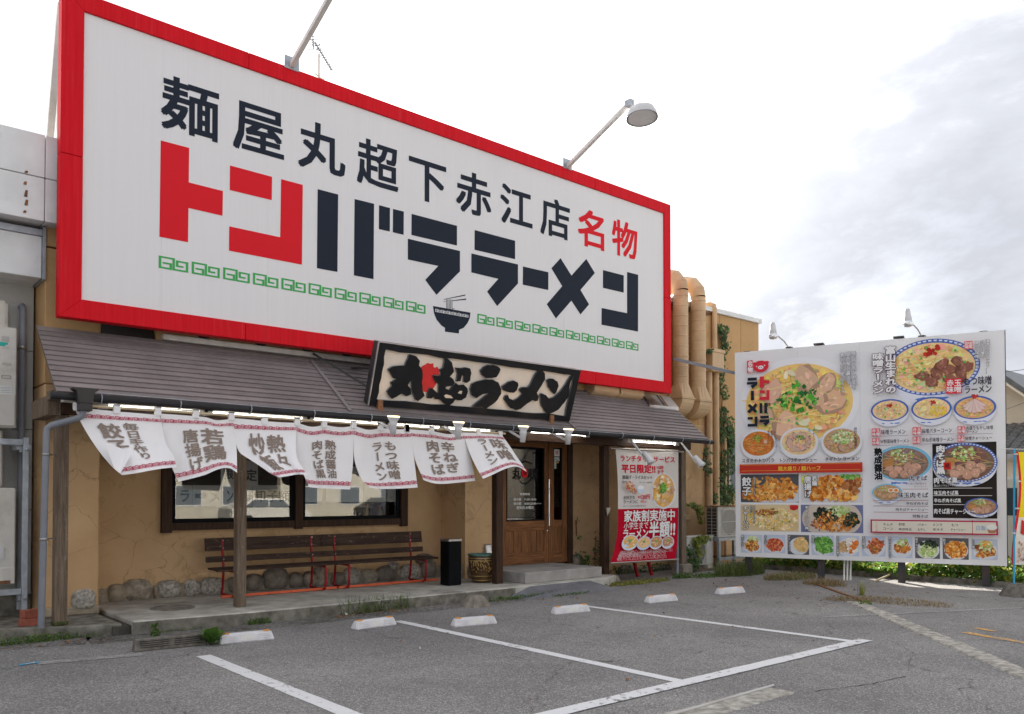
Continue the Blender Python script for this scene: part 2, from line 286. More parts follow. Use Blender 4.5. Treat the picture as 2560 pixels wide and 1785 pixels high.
def glyph(ch, off=0):
    off = 0; k = (ch, off)
    if k not in GC:
        c = bpy.data.curves.new('t', 'FONT'); c.body = ch; c.offset = off; c.resolution_u = 2
        o = bpy.data.objects.new('t', c); COL.objects.link(o)
        me = bpy.data.meshes.new_from_object(o.evaluated_get(bpy.context.evaluated_depsgraph_get()))
        vs = [(q.co.x, q.co.y) for q in me.vertices]; fs = [tuple(p.vertices) for p in me.polygons]
        bpy.data.objects.remove(o); bpy.data.curves.remove(c); bpy.data.meshes.remove(me)
        if not vs: GC[k] = None
        else:
            xs = [p[0] for p in vs]; ys = [p[1] for p in vs]; GC[k] = (vs, fs, min(xs), max(xs), min(ys), max(ys))
    return GC[k]
def thick(w_):
    if w_ < .004: return [(0, 0)]
    n = 4 if w_ < .035 else 8
    return [(w_ * math.cos(math.pi * (2 * k + 1) / n), w_ * math.sin(math.pi * (2 * k + 1) / n)) for k in range(n)]
class Art:
    """flat print on a plane: every shape lies a hair in front of the one before"""
    def __init__(s, pl, base=.002, step=.00004): s.p = pl; s.mb = MB(); s.h = base; s.st = step
    def f(s, vs, fs, col): s.mb.add([s.p.pt(a, b, s.h) for a, b in vs], fs, 0, col)
    def up(s): s.h += s.st
    def poly(s, pts, col):  # pixel points
        s.f([s.p.uv(*q) for q in pts], [tuple(range(len(pts)))], col); s.up()
    def polyuv(s, pts, col, up=True):
        s.f(pts, [tuple(range(len(pts)))], col)
        if up: s.up()
    def rect(s, tl, br, col):
        a0, b1 = s.p.uv(*tl); a1, b0 = s.p.uv(*br); s.polyuv([(a0, b0), (a1, b0), (a1, b1), (a0, b1)], col); return a0, b0, a1, b1
    def hline(s, p, q, w_, col):
        a0, v = s.p.uv(*p); a1, _ = s.p.uv(*q); s.polyuv([(a0, v - w_ / 2), (a1, v - w_ / 2), (a1, v + w_ / 2), (a0, v + w_ / 2)], col)
    def ell(s, cx, cy, rx, ry, col, n=36, rot=0):  # uv
        s.polyuv([(cx + rx * math.cos(t) * math.cos(rot) - ry * math.sin(t) * math.sin(rot), cy + rx * math.cos(t) * math.sin(rot) + ry * math.sin(t) * math.cos(rot)) for t in [2 * math.pi * i / n for i in range(n)]], col)
    def line(s, a, b, w, col):
        a = Vector(a); b = Vector(b); d = (b - a).normalized(); n_ = Vector((-d.y, d.x)) * w / 2; s.polyuv([a - n_, b - n_, b + n_, a + n_], col)
    def blob(s, cx, cy, r, col, k=7, asp=1, rot=None):
        rot = random.uniform(0, 6.3) if rot is None else rot; ps = []
        for i in range(k):
            t = 2 * math.pi * i / k; q = r * random.uniform(.7, 1.15); x = q * math.cos(t); y = q * math.sin(t) * asp; ps.append((cx + x * math.cos(rot) - y * math.sin(rot), cy + x * math.sin(rot) + y * math.cos(rot)))
        s.polyuv(ps, col)
    def text(s, body, tl, br, col, off=.012, outline=None, ow=.05, em=False):
        g = glyph(body, off)
        a0, b1 = s.p.uv(*tl); a1, b0 = s.p.uv(*br)
        vs, fs, x0, x1, y0, y1 = g; kx = (a1 - a0) / (x1 - x0); ky = (b1 - b0) / (y1 - y0)
        for c_, w_ in ([(outline, off + ow)] if outline is not None else []) + [(col, off)]:
            for dx, dy in thick(w_):
                s.f([(a0 + (x + dx - x0) * kx, b0 + (y + dy - y0) * ky) for x, y in vs], fs, c_); s.up()
    def vtext(s, body, tl, br, col, off=.012, outline=None, ow=.05):
        a0, b1 = s.p.uv(*tl); a1, b0 = s.p.uv(*br); n = len(body); hh = (b1 - b0) / n
        for lay in ([(outline, ow)] if outline is not None else []) + [(col, 0)]:
            for dx, dy in thick(off + lay[1]):
                for i, ch in enumerate(body):
                    g = glyph(ch)
                    if not g: continue
                    rotd = ch in 'ー-'; V = []
                    for x, y in g[0]:
                        y = y + .12
                        if rotd: x, y = y, 1 - x
                        V.append((a0 + (x + dx) * (a1 - a0), b1 - (i + 1) * hh + (y + dy) * hh))
                    s.f(V, g[1], lay[0])
                s.up()
    def meander(s, a0, b0, a1, b1, n, col, gap=.12, mapf=None):
        for k in range(n):
            w = (a1 - a0) / (n - gap * 1); x = a0 + k * w; meander_unit(lambda p: (x + p[0] * w * (1 - gap), b0 + p[1] * (b1 - b0)), lambda q: s.f(q, [(0, 1, 2, 3)], col))
        s.up()
    def build(s, name, parent, local=False):
        o = s.mb.build(name, 'print', parent, local=local)
        if name not in ('letter', 'sticker'): o['kind'] = 'stuff'
        return o
MP = [(.17, .47), (.40, .47), (.40, .06), (.035, .06), (.035, .94), (.5, .94), (.5, .06), (.965, .06), (.965, .80), (.62, .80), (.62, .40), (.80, .40)]
def meander_unit(tf, emit_, tx=.044, ty=.072):
    for (x0, y0), (x1, y1) in zip(MP, MP[1:]):
        if abs(x1 - x0) > abs(y1 - y0): q = [(min(x0, x1) - tx, y0 - ty), (max(x0, x1) + tx, y0 - ty), (max(x0, x1) + tx, y0 + ty), (min(x0, x1) - tx, y0 + ty)]
        else: q = [(x0 - tx, min(y0, y1) + ty), (x0 + tx, min(y0, y1) + ty), (x0 + tx, max(y0, y1) - ty), (x0 - tx, max(y0, y1) - ty)]
        emit_([tf(p) for p in q])
simple('seal_red', (.66, .016, .018), .5, 0, .08, 3, .03)
m, N, L, bs = new('board_white'); bs.inputs['Base Color'].default_value = (.82, .82, .835, 1); bs.inputs['Roughness'].default_value = .4; bs.inputs['Specular IOR Level'].default_value = .25
NAVY = (.014, .020, .034); RED = (.66, .012, .022); GREEN = (.06, .37, .10); WHITE = (.75, .75, .76); BLACK = (.009, .009, .011)
def crop(ox, oy, s): return lambda x, y: (ox + x / s, oy + y / s)
C1 = crop(0, 0, 2.669); C2 = crop(850, 0, 2.669); C3 = crop(0, 590, 2.669); C4 = crop(0, 1185, 2.669); C5 = crop(850, 590, 2.669); C6 = crop(850, 1185, 2.669); C7 = crop(1700, 590, 2.669); C8 = crop(1700, 1185, 2.669)
Z1 = crop(1200, 940, 2.858); Z2 = crop(1500, 640, 3.48); Z7 = crop(1700, 1200, 5.336); N1 = crop(170, 980, 5.102); N2 = crop(580, 1000, 5.102); N3 = crop(980, 1010, 5.102)
K1 = crop(900, 840, 6.96); K2 = crop(1170, 850, 6.96); B6 = crop(1830, 860, 5.0028); B7 = crop(2160, 830, 4.851); IC = crop(1030, 690, 3.644)
# ================================================================== SETTING: ground
g = MB(); g.add([(-120, -120, 0), (300, -120, 0), (300, 300, 0), (-120, 300, 0)], [(0, 1, 2, 3)]); struct(g.build('ground', 'asphalt'), label='grey worn asphalt of the car park')
def strip(name, pts, w, matn, z=.004, label=None):
    mb = MB()
    for (a, b) in zip(pts, pts[1:]):
        a = Vector((*a, 0)); b = Vector((*b, 0)); d = (b - a).normalized(); n = Vector((-d.y, d.x, 0)) * w / 2; k = max(1, int((b - a).length / .15)); q = []
        for i in range(k + 1):
            p = a.lerp(b, i / k); q.append((p + n * random.uniform(.93, 1.04), p - n * random.uniform(.93, 1.04)))
        for (l0, r0), (l1, r1) in zip(q, q[1:]): mb.add([(p.x, p.y, z) for p in (l0, r0, r1, l1)], [(3, 2, 1, 0)])
    return struct(mb.build(name, matn), label=label)
strip('parking_line', [(3.05, 8.28), (3.05, 2.2)], .15, 'line_paint', .004); strip('parking_line', [(5.765, 8.95), (5.74, 4.48)], .13, 'line_paint', .004)
strip('parking_line', [(8.59, 8.6), (8.74, 4.49)], .12, 'line_paint', .004); strip('parking_line', [(8.93, 4.40), (2.6, 4.41)], .16, 'line_paint', .008)
strip('faded_line', [(1.72, 8.93), (2.62, 8.75)], .17, 'faded_paint', .004); strip('faded_line', [(10.2, 5.6), (13.2, 4.2)], .1, 'faded_paint', .004)
strip('orange_line', [(10.31, 3.90), (10.0, 2.95)], .12, 'orange_paint', .004); strip('orange_line', [(10.9, 3.45), (10.85, 2.9)], .12, 'orange_paint', .004); strip('orange_line', [(10.75, 3.95), (10.66, 3.70)], .10, 'orange_paint', .004); strip('kerb_stain', [(1.4, 10.35), (2.4, 9.95), (4.3, 9.72), (8.4, 9.66)], .5, 'kerb_dirt', .003)
# raised concrete joint running diagonally at the right
mb = MB(); a = Vector((11.95, 6.05, 0)); b = Vector((6.6, 1.05, 0)); d = (b - a).normalized(); n = Vector((-d.y, d.x, 0)) * .115
K = 40; prev = None
for i in range(K + 1):
    p = a.lerp(b, i / K); l = p + n * random.uniform(.9, 1.08); r = p - n * random.uniform(.9, 1.08); hz = .014 + .006 * random.random()
    cur = [(l.x, l.y, .001), (l.x - n.x * .12, l.y - n.y * .12, hz), (r.x + n.x * .12, r.y + n.y * .12, hz), (r.x, r.y, .001)]
    if prev:
        for q in range(3): mb.add([prev[q], prev[q + 1], cur[q + 1], cur[q]], [(0, 1, 2, 3)])
    prev = cur
simple('pale_joint', (.42, .395, .35), .95, 0, .3, 11, .8, (.22, .205, .175)); struct(mb.build('concrete_joint', 'pale_joint'), label='pale worn concrete strip crossing the asphalt')
mb = MB(); prev = None
for i in range(29):
    x = 4.3 + i * .0643 + (0 if i < 28 else .02); a_, b_ = 3.60 + random.uniform(-.012, .02), 3.89 + random.uniform(-.014, .012); z = .008 + random.uniform(-.001, .001); cur = [(x, a_, .001), (x, a_ + .01, z), (x, b_ - .01, z), (x, b_, .001)]
    if prev:
        for q in range(3): mb.add([prev[q], cur[q], cur[q + 1], prev[q + 1]], [(0, 1, 2, 3)])
    prev = cur
struct(mb.build('drain_strip', 'pale_joint'), label='pale concrete drain strip with a steel rail')
mb = MB(); mb.tube([(4.3, 3.80, .010), (6.18, 3.84, .010)], .014, 8); struct(mb.build('drain_rail', 'steel'))
simple('crack_dark', (.03, .028, .024), .95, 0, .2, 12, .3)
def crack(pts, w=.006):
    mb = MB(); P = []
    for (x0, y0), (x1, y1) in zip(pts, pts[1:]):
        k = max(2, int(math.hypot(x1 - x0, y1 - y0) / .08))
        P += [(x0 + (x1 - x0) * i / k + random.uniform(-.018, .018), y0 + (y1 - y0) * i / k + random.uniform(-.01, .01)) for i in range(k)]
    for (a, b), (c, d) in zip(P, P[1:]):
        q = random.uniform(.3, 1) * w; mb.add([(a, b - q, .0035), (c, d - q, .0035), (c, d + q, .0035), (a, b + q, .0035)], [(0, 1, 2, 3)])
    return mb
struct(crack([(7.4, 3.3), (6.9, 3.35), (6.2, 3.55)]).build('ground_crack', 'crack_dark')); struct(crack([(9.3, 4.4), (8.6, 3.75), (7.7, 3.4)], .003).build('ground_crack', 'crack_dark')); struct(crack([(3.5, 7.3), (4.2, 6.2), (4.5, 5.2)], .004).build('ground_crack', 'crack_dark'))
# damp dark band where the asphalt meets the kerb
# ------------------------------------------------------------------ porch slabs and kerb
def slab_poly(name, P, z0, z1, matn, label=None):
    mb = MB(); mb.prism([(x, y, z0) for x, y in P], (0, 0, z1 - z0)); o = mb.build(name, matn, bevel=.012); return struct(o, label=label)
slab_poly('porch_slab', [(2.90, 10.06), (4.3, 9.91), (8.55, 9.88), (8.95, 9.90), (10.75, 9.93), (11.25, 10.2), (11.25, 12.2), (2.90, 12.2)], -.05, .155, 'concrete', 'concrete porch floor under the eave')
slab_poly('left_slab', [(-1.5, 11.6), (-1.5, 11.4), (1.2, 10.72), (1.75, 10.58), (2.3, 10.28), (2.80, 10.14), (2.80, 11.9), (-1.5, 12.6)], -.05, .13, 'kerb_concrete', 'mossy concrete slab in front of the grey building')
mb = MB(); mb.box((2.7, 10.12, -.02), (3.0, 12.0, .10)); struct(mb.build('slab_gutter', 'dark_concrete'))  # gutter fill between the two slabs, coloured darker than both
mb = MB(); KP = [(2.895, 10.055), (4.3, 9.905), (8.55, 9.875)]
for (a0, b0), (a1, b1) in zip(KP, KP[1:]): mb.hexa([(a0, b0 - .004, 0), (a1, b1 - .004, 0), (a1, b1 + .01, 0), (a0, b0 + .01, 0), (a0, b0 - .004, .14), (a1, b1 - .004, .14), (a1, b1 + .01, .14), (a0, b0 + .01, .14)])
struct(mb.build('kerb_face', 'kerb_concrete'))
mb = MB(); mb.box((8.96, 10.10, .156), (10.78, 11.395, .335)); struct(mb.build('door_step', 'step_concrete', bevel=.01), label='grey concrete step in front of the wooden door')
mb = MB(); c = Vector((3.62, 10.9, .156)); mb.lathe(c, [(.001, .006), (.22, .006), (.24, .011), (.26, .011), (.275, .0)], 32); o = mb.build('manhole_cover', 'kerb_concrete')
tag(o, 'round iron manhole cover set in the porch floor', 'manhole cover')
mb2 = MB()
for k in range(-5, 6):
    mb2.box((c.x - math.sqrt(max(0, .21 ** 2 - (k * .04) ** 2)), c.y + k * .04 - .006, c.z + .005), (c.x + math.sqrt(max(0, .21 ** 2 - (k * .04) ** 2)), c.y + k * .04 + .006, c.z + .011))
mb2.build('rib', 'stone_dark', o)['kind'] = 'stuff'
# ramp
t = thing('kerb_ramp', 'grey chequered plastic kerb ramp laid before the door step', 'ramp', (9.5, 9.7, 0))
mb = MB(); mb.hexa([(8.45, 9.50, 0), (10.55, 9.44, 0), (10.75, 9.905, 0), (8.35, 9.865, 0), (8.95, 9.62, .05), (10.15, 9.58, .05), (10.25, 9.92, .145), (8.85, 9.87, .145)]); mb.build('ramp_body', 'rubber_grey', t, bevel=.01)
mb = MB()
for k in range(14):
    x = 8.98 + k * .088
    for s in (-1, 1):
        y0, y1 = 9.635, 9.86; za, zb = .052 + .0, .130
        p0 = (x if s > 0 else x + .088, y0, .0585); p1 = (x + .088 if s > 0 else x, y1, .1285); mb.bar(p0, p1, .007, .006)
mb.build('tread', 'rubber_grey', t)['kind'] = 'stuff'

# ================================================================== RESTAURANT BUILDING
B = thing('ramen_restaurant', 'ochre stuccoed ramen restaurant with brown metal pent roof behind the parking bays', 'building', (8, 12, 0))
mb = MB(); mb.box((2.82, 12.1, .1), (3.93, 12.3, 3.2)); mb.box((7.91, 12.1, .1), (8.72, 12.3, 3.2)); mb.box((3.93, 12.1, .1), (7.91, 12.3, 1.20)); mb.box((3.93, 12.1, 2.45), (7.91, 12.3, 3.2))
mb.box((8.72, 11.4, .1), (9.45, 12.3, 3.2)); mb.box((9.45, 11.4, 2.62), (11.17, 12.3, 3.2)); mb.box((11.17, 11.4, 0), (18.0, 12.3, 3.2))
mb.build('wall', 'stucco', B)
mb = MB(); mb.box((2.19, 11.2, .1), (2.82, 12.3, 2.95)); mb.build('corner_pier', 'stucco', B, bevel=.02)
mb = MB(); mb.box((2.19, 11.2, 2.955), (2.82, 12.3, 4.6)); mb.box((2.19, 11.2, 4.62), (2.82, 12.3, 5.8)); mb.build('pier_cladding', 'ochre_siding', B, bevel=.008)
# upper wall behind the great sign and taller wall to the right
mb = MB(); mb.box((3.45, 11.08, 3.35), (13.62, 12.3, 5.8)); mb.box((2.82, 11.5, 3.35), (3.45, 12.3, 5.8)); mb.build('upper_wall', 'ochre_siding', B)
mb = MB(); X = 13.63
for k in range(5):
    x1 = min(17.8, X + .85); mb.box((X, 11.4 + .001, 3.2), (x1 - .012, 12.25, 5.82)); X = x1
mb.box((13.64, 11.41, 3.2), (17.795, 12.24, 5.80)); mb.build('right_wall_panel', 'ochre_siding', B, bevel=.006)
mb = MB(); mb.box((13.60, 11.34, 5.825), (17.84, 11.46, 5.93)); mb.box((17.74, 11.46, 5.825), (17.84, 18, 5.93)); mb.build('parapet_cap', 'fascia_white', B, bevel=.006)
mb = MB(); mb.box((17.72, 12.3, 0), (17.8, 18, 5.82)); mb.box((13.7, 12.3, 5.6), (17.7, 18, 5.7)); mb.box((2.3, 17.9, 0), (17.7, 18, 5.6)); mb.box((2.19, 12.3, 0), (2.29, 18, 5.8)); mb.box((2.3, 12.3, 5.6), (13.6, 18, 5.7)); mb.build('side_and_back_wall', 'ochre_siding', B)
mb = MB(); mb.add([(13.9, 11.398, 5.80), (16.0, 11.398, 5.80), (15.7, 11.398, 5.72), (15.0, 11.398, 5.70), (14.2, 11.398, 5.64)], [(0, 4, 3, 2, 1)]); mb.build('rust_stain', 'rust', B)
mb = MB(); mb.box((3.0, 11.05, 2.9), (8.7, 12.1, 3.0)); mb.box((8.7, 10.6, 2.9), (13.6, 11.4, 3.0)); mb.build('porch_ceiling', 'dark_wood', B)
mb = MB(); mb.box((2.2, 10.33, 2.52), (13.66, 10.47, 2.70)); mb.build('eave_beam', 'dark_wood_rail', B, bevel=.006)
mb = MB(); mb.box((2.06, 10.36, 2.50), (2.20, 11.2, 2.72)); mb.box((2.05, 10.15, 2.66), (2.19, 10.36, 2.76)); mb.build('end_beam', 'old_post_wood', B, bevel=.006)
# lower ledge moulding on the right wall
mb = MB(); mb.box((13.55, 11.28, 1.06), (14.9, 11.40, 1.18)); mb.build('wall_ledge', 'duct_paint', B, bevel=.01)
mb = MB(); mb.prism([(13.6, 11.38, .0), (13.6, 11.2, .0), (13.6, 11.3, .18), (13.6, 11.38, .2)], (.001, 0, 0))
# posts
def post(x0, x1, ybase, z0, matn, label=None, base=None):
    mb = MB(); yy = 10.40; w_ = x1 - x0; mb.box((x0, yy, z0), (x1, yy + .13, 2.515)); o = mb.build('porch_post', matn, B, bevel=.006)
    if label: o['label'] = label
    return o
post(2.157, 2.292, 0, .13, 'old_post_wood', 'weathered grey leftmost post'); post(4.262, 4.385, 0, .155, 'old_post_wood', 'weathered post in front of the bench'); post(8.60, 8.74, 0, .155, 'dark_wood', 'dark brown post beside the door')
post(11.16, 11.30, 0, .14, 'dark_wood', 'dark brown post left of the red and white banner'); post(13.44, 13.585, 0, .22, 'old_post_wood', 'weathered grey rightmost post')
mb = MB(); mb.hexa([(11.02, 10.22, 0), (11.44, 10.22, 0), (11.44, 10.62, 0), (11.02, 10.62, 0), (11.06, 10.28, .14), (11.40, 10.28, .14), (11.40, 10.6, .14), (11.06, 10.6, .14)]); mb.build('post_footing', 'block_concrete', B, bevel=.01); mb = MB(); mb.box((13.36, 10.3, 0), (13.66, 10.6, .22)); mb.build('post_footing', 'block_concrete', B, bevel=.01)
mb = MB(); mb.box((2.147, 10.39, .12), (2.30, 10.54, .19)); mb.build('moss_patch', 'moss', B, bevel=.02)
# ------------------------------------------------------------------ pent roof: courses of brown metal
def roof_z(y): return 2.73 + .835 * (y - 10.0)
NR = 13; runs = 1.06 / NR
for k in range(NR):
    y0 = 9.985 + k * runs; y1 = y0 + runs + .012; z0 = roof_z(y0); z1 = roof_z(y1)
    segs = [(2.07, 5.72), (5.722, 9.75), (9.752, 13.765)] if k % 2 == 0 else [(2.07, 7.6), (7.602, 11.4), (11.402, 13.765)]
    for x0, x1 in segs:
        mb = MB(); nrm = Vector((0, -.64, .768)); a0 = Vector((x0, y0, z0)); a1 = Vector((x1, y0, z0)); b0 = Vector((x0, y1, z1)); b1 = Vector((x1, y1, z1)); up = nrm * .022; dn = nrm * .002
        mb.hexa([a0, a1, b1, b0, a0 + up, a1 + up, b1 + dn, b0 + dn]); mb.build('roof_course', 'roof_metal', B, bevel=.002)
mb = MB(); mb.hexa([(2.075, 9.99, 2.66), (13.76, 9.99, 2.66), (13.76, 11.07, 3.56), (2.075, 11.07, 3.56), (2.075, 9.99, 2.715), (13.76, 9.99, 2.715), (13.76, 11.07, 3.615), (2.075, 11.07, 3.615)]); mb.build('roof_deck', 'old_post_wood', B)
mb = MB(); mb.hexa([(2.82, 11.10, 3.55), (3.44, 11.10, 3.55), (3.44, 11.5, 4.0), (2.82, 11.5, 4.0), (2.82, 11.10, 3.6), (3.44, 11.10, 3.6), (3.44, 11.5, 4.3), (2.82, 11.5, 4.3)])
for k in range(6): mb.box((2.82, 11.47 - .001 * k, 3.6 + k * .1), (3.44, 11.485, 3.693 + k * .1))
mb.build('recess_cladding', 'downpipe_dark', B)
mb = MB(); mb.tube([(2.0, 9.93, 2.675), (13.84, 9.93, 2.665)], .042, 10); mb.build('eave_gutter', 'gutter_metal', B)
for i, x in enumerate([2.5 + k * .86 for k in range(14)]):
    mb = MB(); mb.tube([(x, 9.90, 2.73), (x, 9.872, 2.68), (x, 9.90, 2.625), (x, 9.97, 2.62)], .007, 6); mb.build('gutter_bracket', 'galvanised', B)
mb = MB(); mb.tube([(2.3, 9.885, 2.735), (4.5, 9.885, 2.715), (13.7, 9.885, 2.70)], .005, 5); mb.build('eave_cable', 'galvanised', B)
for x in (5.62, 9.95, ):
    mb = MB(); mb.bar((x - .05, 10.95, roof_z(10.95) + .035), (x + .05, 9.99, roof_z(9.99) + .035), .05, .02, up=(0, -.64, .77)); mb.build('roof_strap', 'roof_metal', B)
# pale batten at the head of the roof
mb = MB(); mb.box((3.5, 10.985, 3.615), (8.9, 11.075, 3.69)); mb.build('head_batten', 'white_paint', B, bevel=.01)
for x in (4.05, 4.85, 5.55, 6.2, 7.1): 
    mb = MB(); mb.lathe((x, 11.07, 3.83), [(.13, 0), (.13, .05), (.10, .06), (.09, .02), (.001, .02)], 18, axis=(0, -1, 0)); mb.build('wall_vent', 'downpipe_dark', B)
# rain hopper and downpipe at the left end
mb = MB(); mb.prism([(2.19, 9.80, 2.77), (2.45, 9.80, 2.77), (2.45, 9.80, 2.75), (2.41, 9.80, 2.73), (2.39, 9.80, 2.60), (2.25, 9.80, 2.60), (2.23, 9.80, 2.73), (2.19, 9.80, 2.75)], (0, .14, 0)); mb.box((2.255, 9.79, 2.52), (2.385, 9.93, 2.60)); mb.build('rain_hopper', 'downpipe_dark', B, bevel=.006)
mb = MB(); mb.tube([(2.31, 9.87, 2.53), (2.305, 9.88, 2.47), (2.26, 9.93, 2.44), (2.06, 10.12, 2.37), (2.02, 10.16, 2.33), (2.015, 10.165, 2.27)], .036, 10); mb.build('elbow_pipe', 'pipe_grey', B)
mb = MB(); mb.tube([(2.015, 10.165, 2.30), (2.015, 10.33, .14)], .0355, 12); mb.build('downpipe', 'pipe_grey', B)
for z in (2.05, 1.12): 
    mb = MB(); yy = 10.165 + (2.3 - z) / 2.16 * .165; mb.lathe((2.015, yy, z), [(.036, -.012), (.042, -.012), (.042, .012), (.036, .012)], 12); mb.bar((2.05, yy, z), (2.16, 10.42, z), .012); mb.build('pipe_clamp', 'steel', B)
mb = MB(); mb.tube([(2.90, 12.04, .16), (2.90, 12.04, 2.9)], .045, 12); mb.build('wall_pipe', 'stucco', B)
for z in (.95, 1.75):
    mb = MB(); mb.lathe((2.90, 12.04, z), [(.046, -.01), (.05, -.01), (.05, .01), (.046, .01)], 12); mb.build('pipe_clamp', 'rust', B)
# ------------------------------------------------------------------ foundation stones: each boulder its own
mb = MB(); mb.box((3.0, 12.055, .14), (8.70, 12.11, .34)); mb.box((8.69, 11.45, .14), (8.725, 12.05, .40)); mb.box((2.2, 11.15, .13), (2.82, 11.21, .24)); mb.build('mortar_base', 'mortar', B, bevel=.02)
def stone(c, rx, ry, rz_, matn):
    mb = MB(); n, m_ = 12, 7; V = []
    j = [random.uniform(.88, 1.1) for _ in range(60)]
    for a in range(m_ + 1):
        th = math.pi * a / m_
        for b in range(n):
            ph = 2 * math.pi * b / n; k = j[(a * 5 + b) % 60] if 0 < a < m_ else 1; k = (k + 1) / 2; ex = .8
            sx = math.copysign(abs(math.sin(th) * math.cos(ph)) ** ex, math.cos(ph)); sy = math.copysign(abs(math.sin(th) * math.sin(ph)) ** ex, math.sin(ph)); sz = math.copysign(abs(math.cos(th)) ** ex, math.cos(th))
            V.append((c[0] + rx * sx * k, c[1] + ry * sy * k, c[2] + rz_ * sz * k))
    mb.add(V, [(a * n + b, a * n + (b + 1) % n, (a + 1) * n + (b + 1) % n, (a + 1) * n + b) for a in range(m_) for b in range(n)], 0, None, True); return mb.build('stone', matn, B)
def stone_px(px0, px1, py0, py1, y, matn):
    a = atY(px0, py1, y); b = atY(px1, py1, y); t_ = atY((px0 + px1) / 2, py0, y); zb = a.z - .03; stone(((a.x + b.x) / 2, y + .075, (zb + t_.z) / 2), (b.x - a.x) / 2 * 1.10, .12, (t_.z - zb) / 2 * 1.08, matn)
stone_px(180, 242, 1474, 1523, 11.15, 'granite')
for a in [(270, 318, 1462, 1503, 'mortar'), (310, 384, 1450, 1500, 'stone_tan'), (384, 396, 1466, 1492, 'mortar'), (394, 453, 1452, 1494, 'granite'), (461, 502, 1450, 1490, 'granite'), (503, 562, 1445, 1488, 'granite'), (572, 612, 1443, 1478, 'stone_dark'), (614, 660, 1436, 1474, 'stone_dark'), (661, 724, 1421, 1473, 'stone_dark'), (724, 760, 1432, 1470, 'stone_dark'), (760, 790, 1430, 1468, 'stone_tan'), (786, 824, 1416, 1466, 'stone_tan'), (828, 866, 1432, 1465, 'stone_dark'), (862, 905, 1420, 1462, 'granite'), (906, 946, 1424, 1460, 'stone_tan'), (944, 996, 1415, 1456, 'stone_dark'), (974, 998, 1405, 1425, 'granite'), (1004, 1052, 1412, 1450, 'granite'), (1056, 1094, 1400, 1448, 'stone_dark'), (1045, 1084, 1385, 1408, 'stone_dark')]: stone_px(a[0], a[1], a[2], a[3], 12.02, a[4])
for a in [(1172, 1200, 1408, 1444, 'stone_dark'), (1196, 1215, 1425, 1448, 'granite')]: stone_px(a[0], a[1], a[2], a[3], 11.36, a[4])
for a in [(1433, 1458, 1383, 1410, 'stone_tan'), (1455, 1468, 1404, 1420, 'stone_dark'), (1548, 1590, 1412, 1440, 'stone_dark'), (1592, 1640, 1415, 1440, 'stone_tan'), (1640, 1690, 1412, 1438, 'stone_dark')]: stone_px(a[0], a[1], a[2], a[3], 11.36, a[4])
# ------------------------------------------------------------------ window
WP = Plane((3.85, 12.085, 0), (1, 0, 0), (0, 0, 1))
W_ = 'window'
Wn = MB(); Wn.box((3.93, 12.11, 1.20), (7.91, 12.14, 2.45)); win = Wn.build('window', 'dark_wood', B)
win.data.clear_geometry(); win.data.from_pydata(*(lambda m: (m.v, [], m.f))(MB().box((3.84, 12.02, 1.07), (3.975, 12.12, 2.5)).box((7.82, 12.02, 1.07), (7.95, 12.12, 2.5)).box((5.86, 12.02, 1.075), (5.985, 12.12, 2.5)).box((3.975, 12.04, 1.10), (5.86, 12.12, 1.205)).box((5.985, 12.04, 1.10), (7.82, 12.12, 1.205)).box((3.975, 12.04, 2.42), (7.82, 12.12, 2.5))))
for x0, x1 in ((3.975, 5.86), (5.985, 7.82)):
    mb = MB(); mb.box((x0, 12.07, 1.205), (x0 + .06, 12.12, 2.42)).box((x1 - .06, 12.07, 1.205), (x1, 12.12, 2.42)).box((x0 + .06, 12.07, 1.205), (x1 - .06, 12.12, 1.265)).box((x0 + .06, 12.07, 2.37), (x1 - .06, 12.12, 2.42)); mb.build('sash', 'black_plastic', win)
    mb = MB(); mb.box((x0 + .06, 12.095, 1.265), (x1 - .06, 12.101, 2.37)); mb.build('pane', 'glass', win)
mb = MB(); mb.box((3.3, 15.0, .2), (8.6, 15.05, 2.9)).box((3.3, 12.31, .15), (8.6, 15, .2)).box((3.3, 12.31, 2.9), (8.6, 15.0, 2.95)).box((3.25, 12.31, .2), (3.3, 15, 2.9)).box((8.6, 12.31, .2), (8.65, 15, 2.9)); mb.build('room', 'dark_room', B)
mb = MB(); mb.box((5.99, 12.32, .2), (6.6, 13.6, 1.18)).box((6.7, 12.32, .2), (8.2, 13.0, 1.20)); mb.build('counter', 'door_wood', B)
# papers with brushed writing behind the glass
pp = Plane((3.85, 12.118, 0), (1, 0, 0), (0, 0, 1))
def W5(x, y): return (380 + x / 6.158, 1140 + y / 6.158)
def W6(x, y): return (700 + x / 6.158, 1140 + y / 6.158)
notice = thing('paper_notice', 'row of white paper sheets with brushed menu words behind the left window', 'paper notice', (4.9, 12.17, 1.6), group=None)
for x0, x1 in ((380, 620), (626, 1090), (1098, 1545), (1553, 2140)):
    mb = MB(); pp.slab(mb, W5(x0, 448), W5(x1, 775), -.002, 0); mb.build('sheet', 'paper', notice)
a = Art(pp, .0015); 
for i, (ch, x0, x1) in enumerate((('ラ', 440, 570), ('ー', 670, 840), ('メ', 900, 1040), ('ン', 1150, 1250), ('玉', 1290, 1440), ('子', 1470, 1540), ('卸', 1570, 1740), ('子', 1770, 1930), ('額', 1950, 2125))): a.text(ch, W5(x0, 530 + (60 if ch == 'ー' else 0)), W5(x1, 700 - (60 if ch == 'ー' else 0)), (.03, .045, .045), .03)
a.build('brushed_writing', notice)
n2 = thing('paper_notice', 'white paper sheet brushed with one large character above the lower row, left window', 'paper notice', (5.1, 12.19, 2.1))
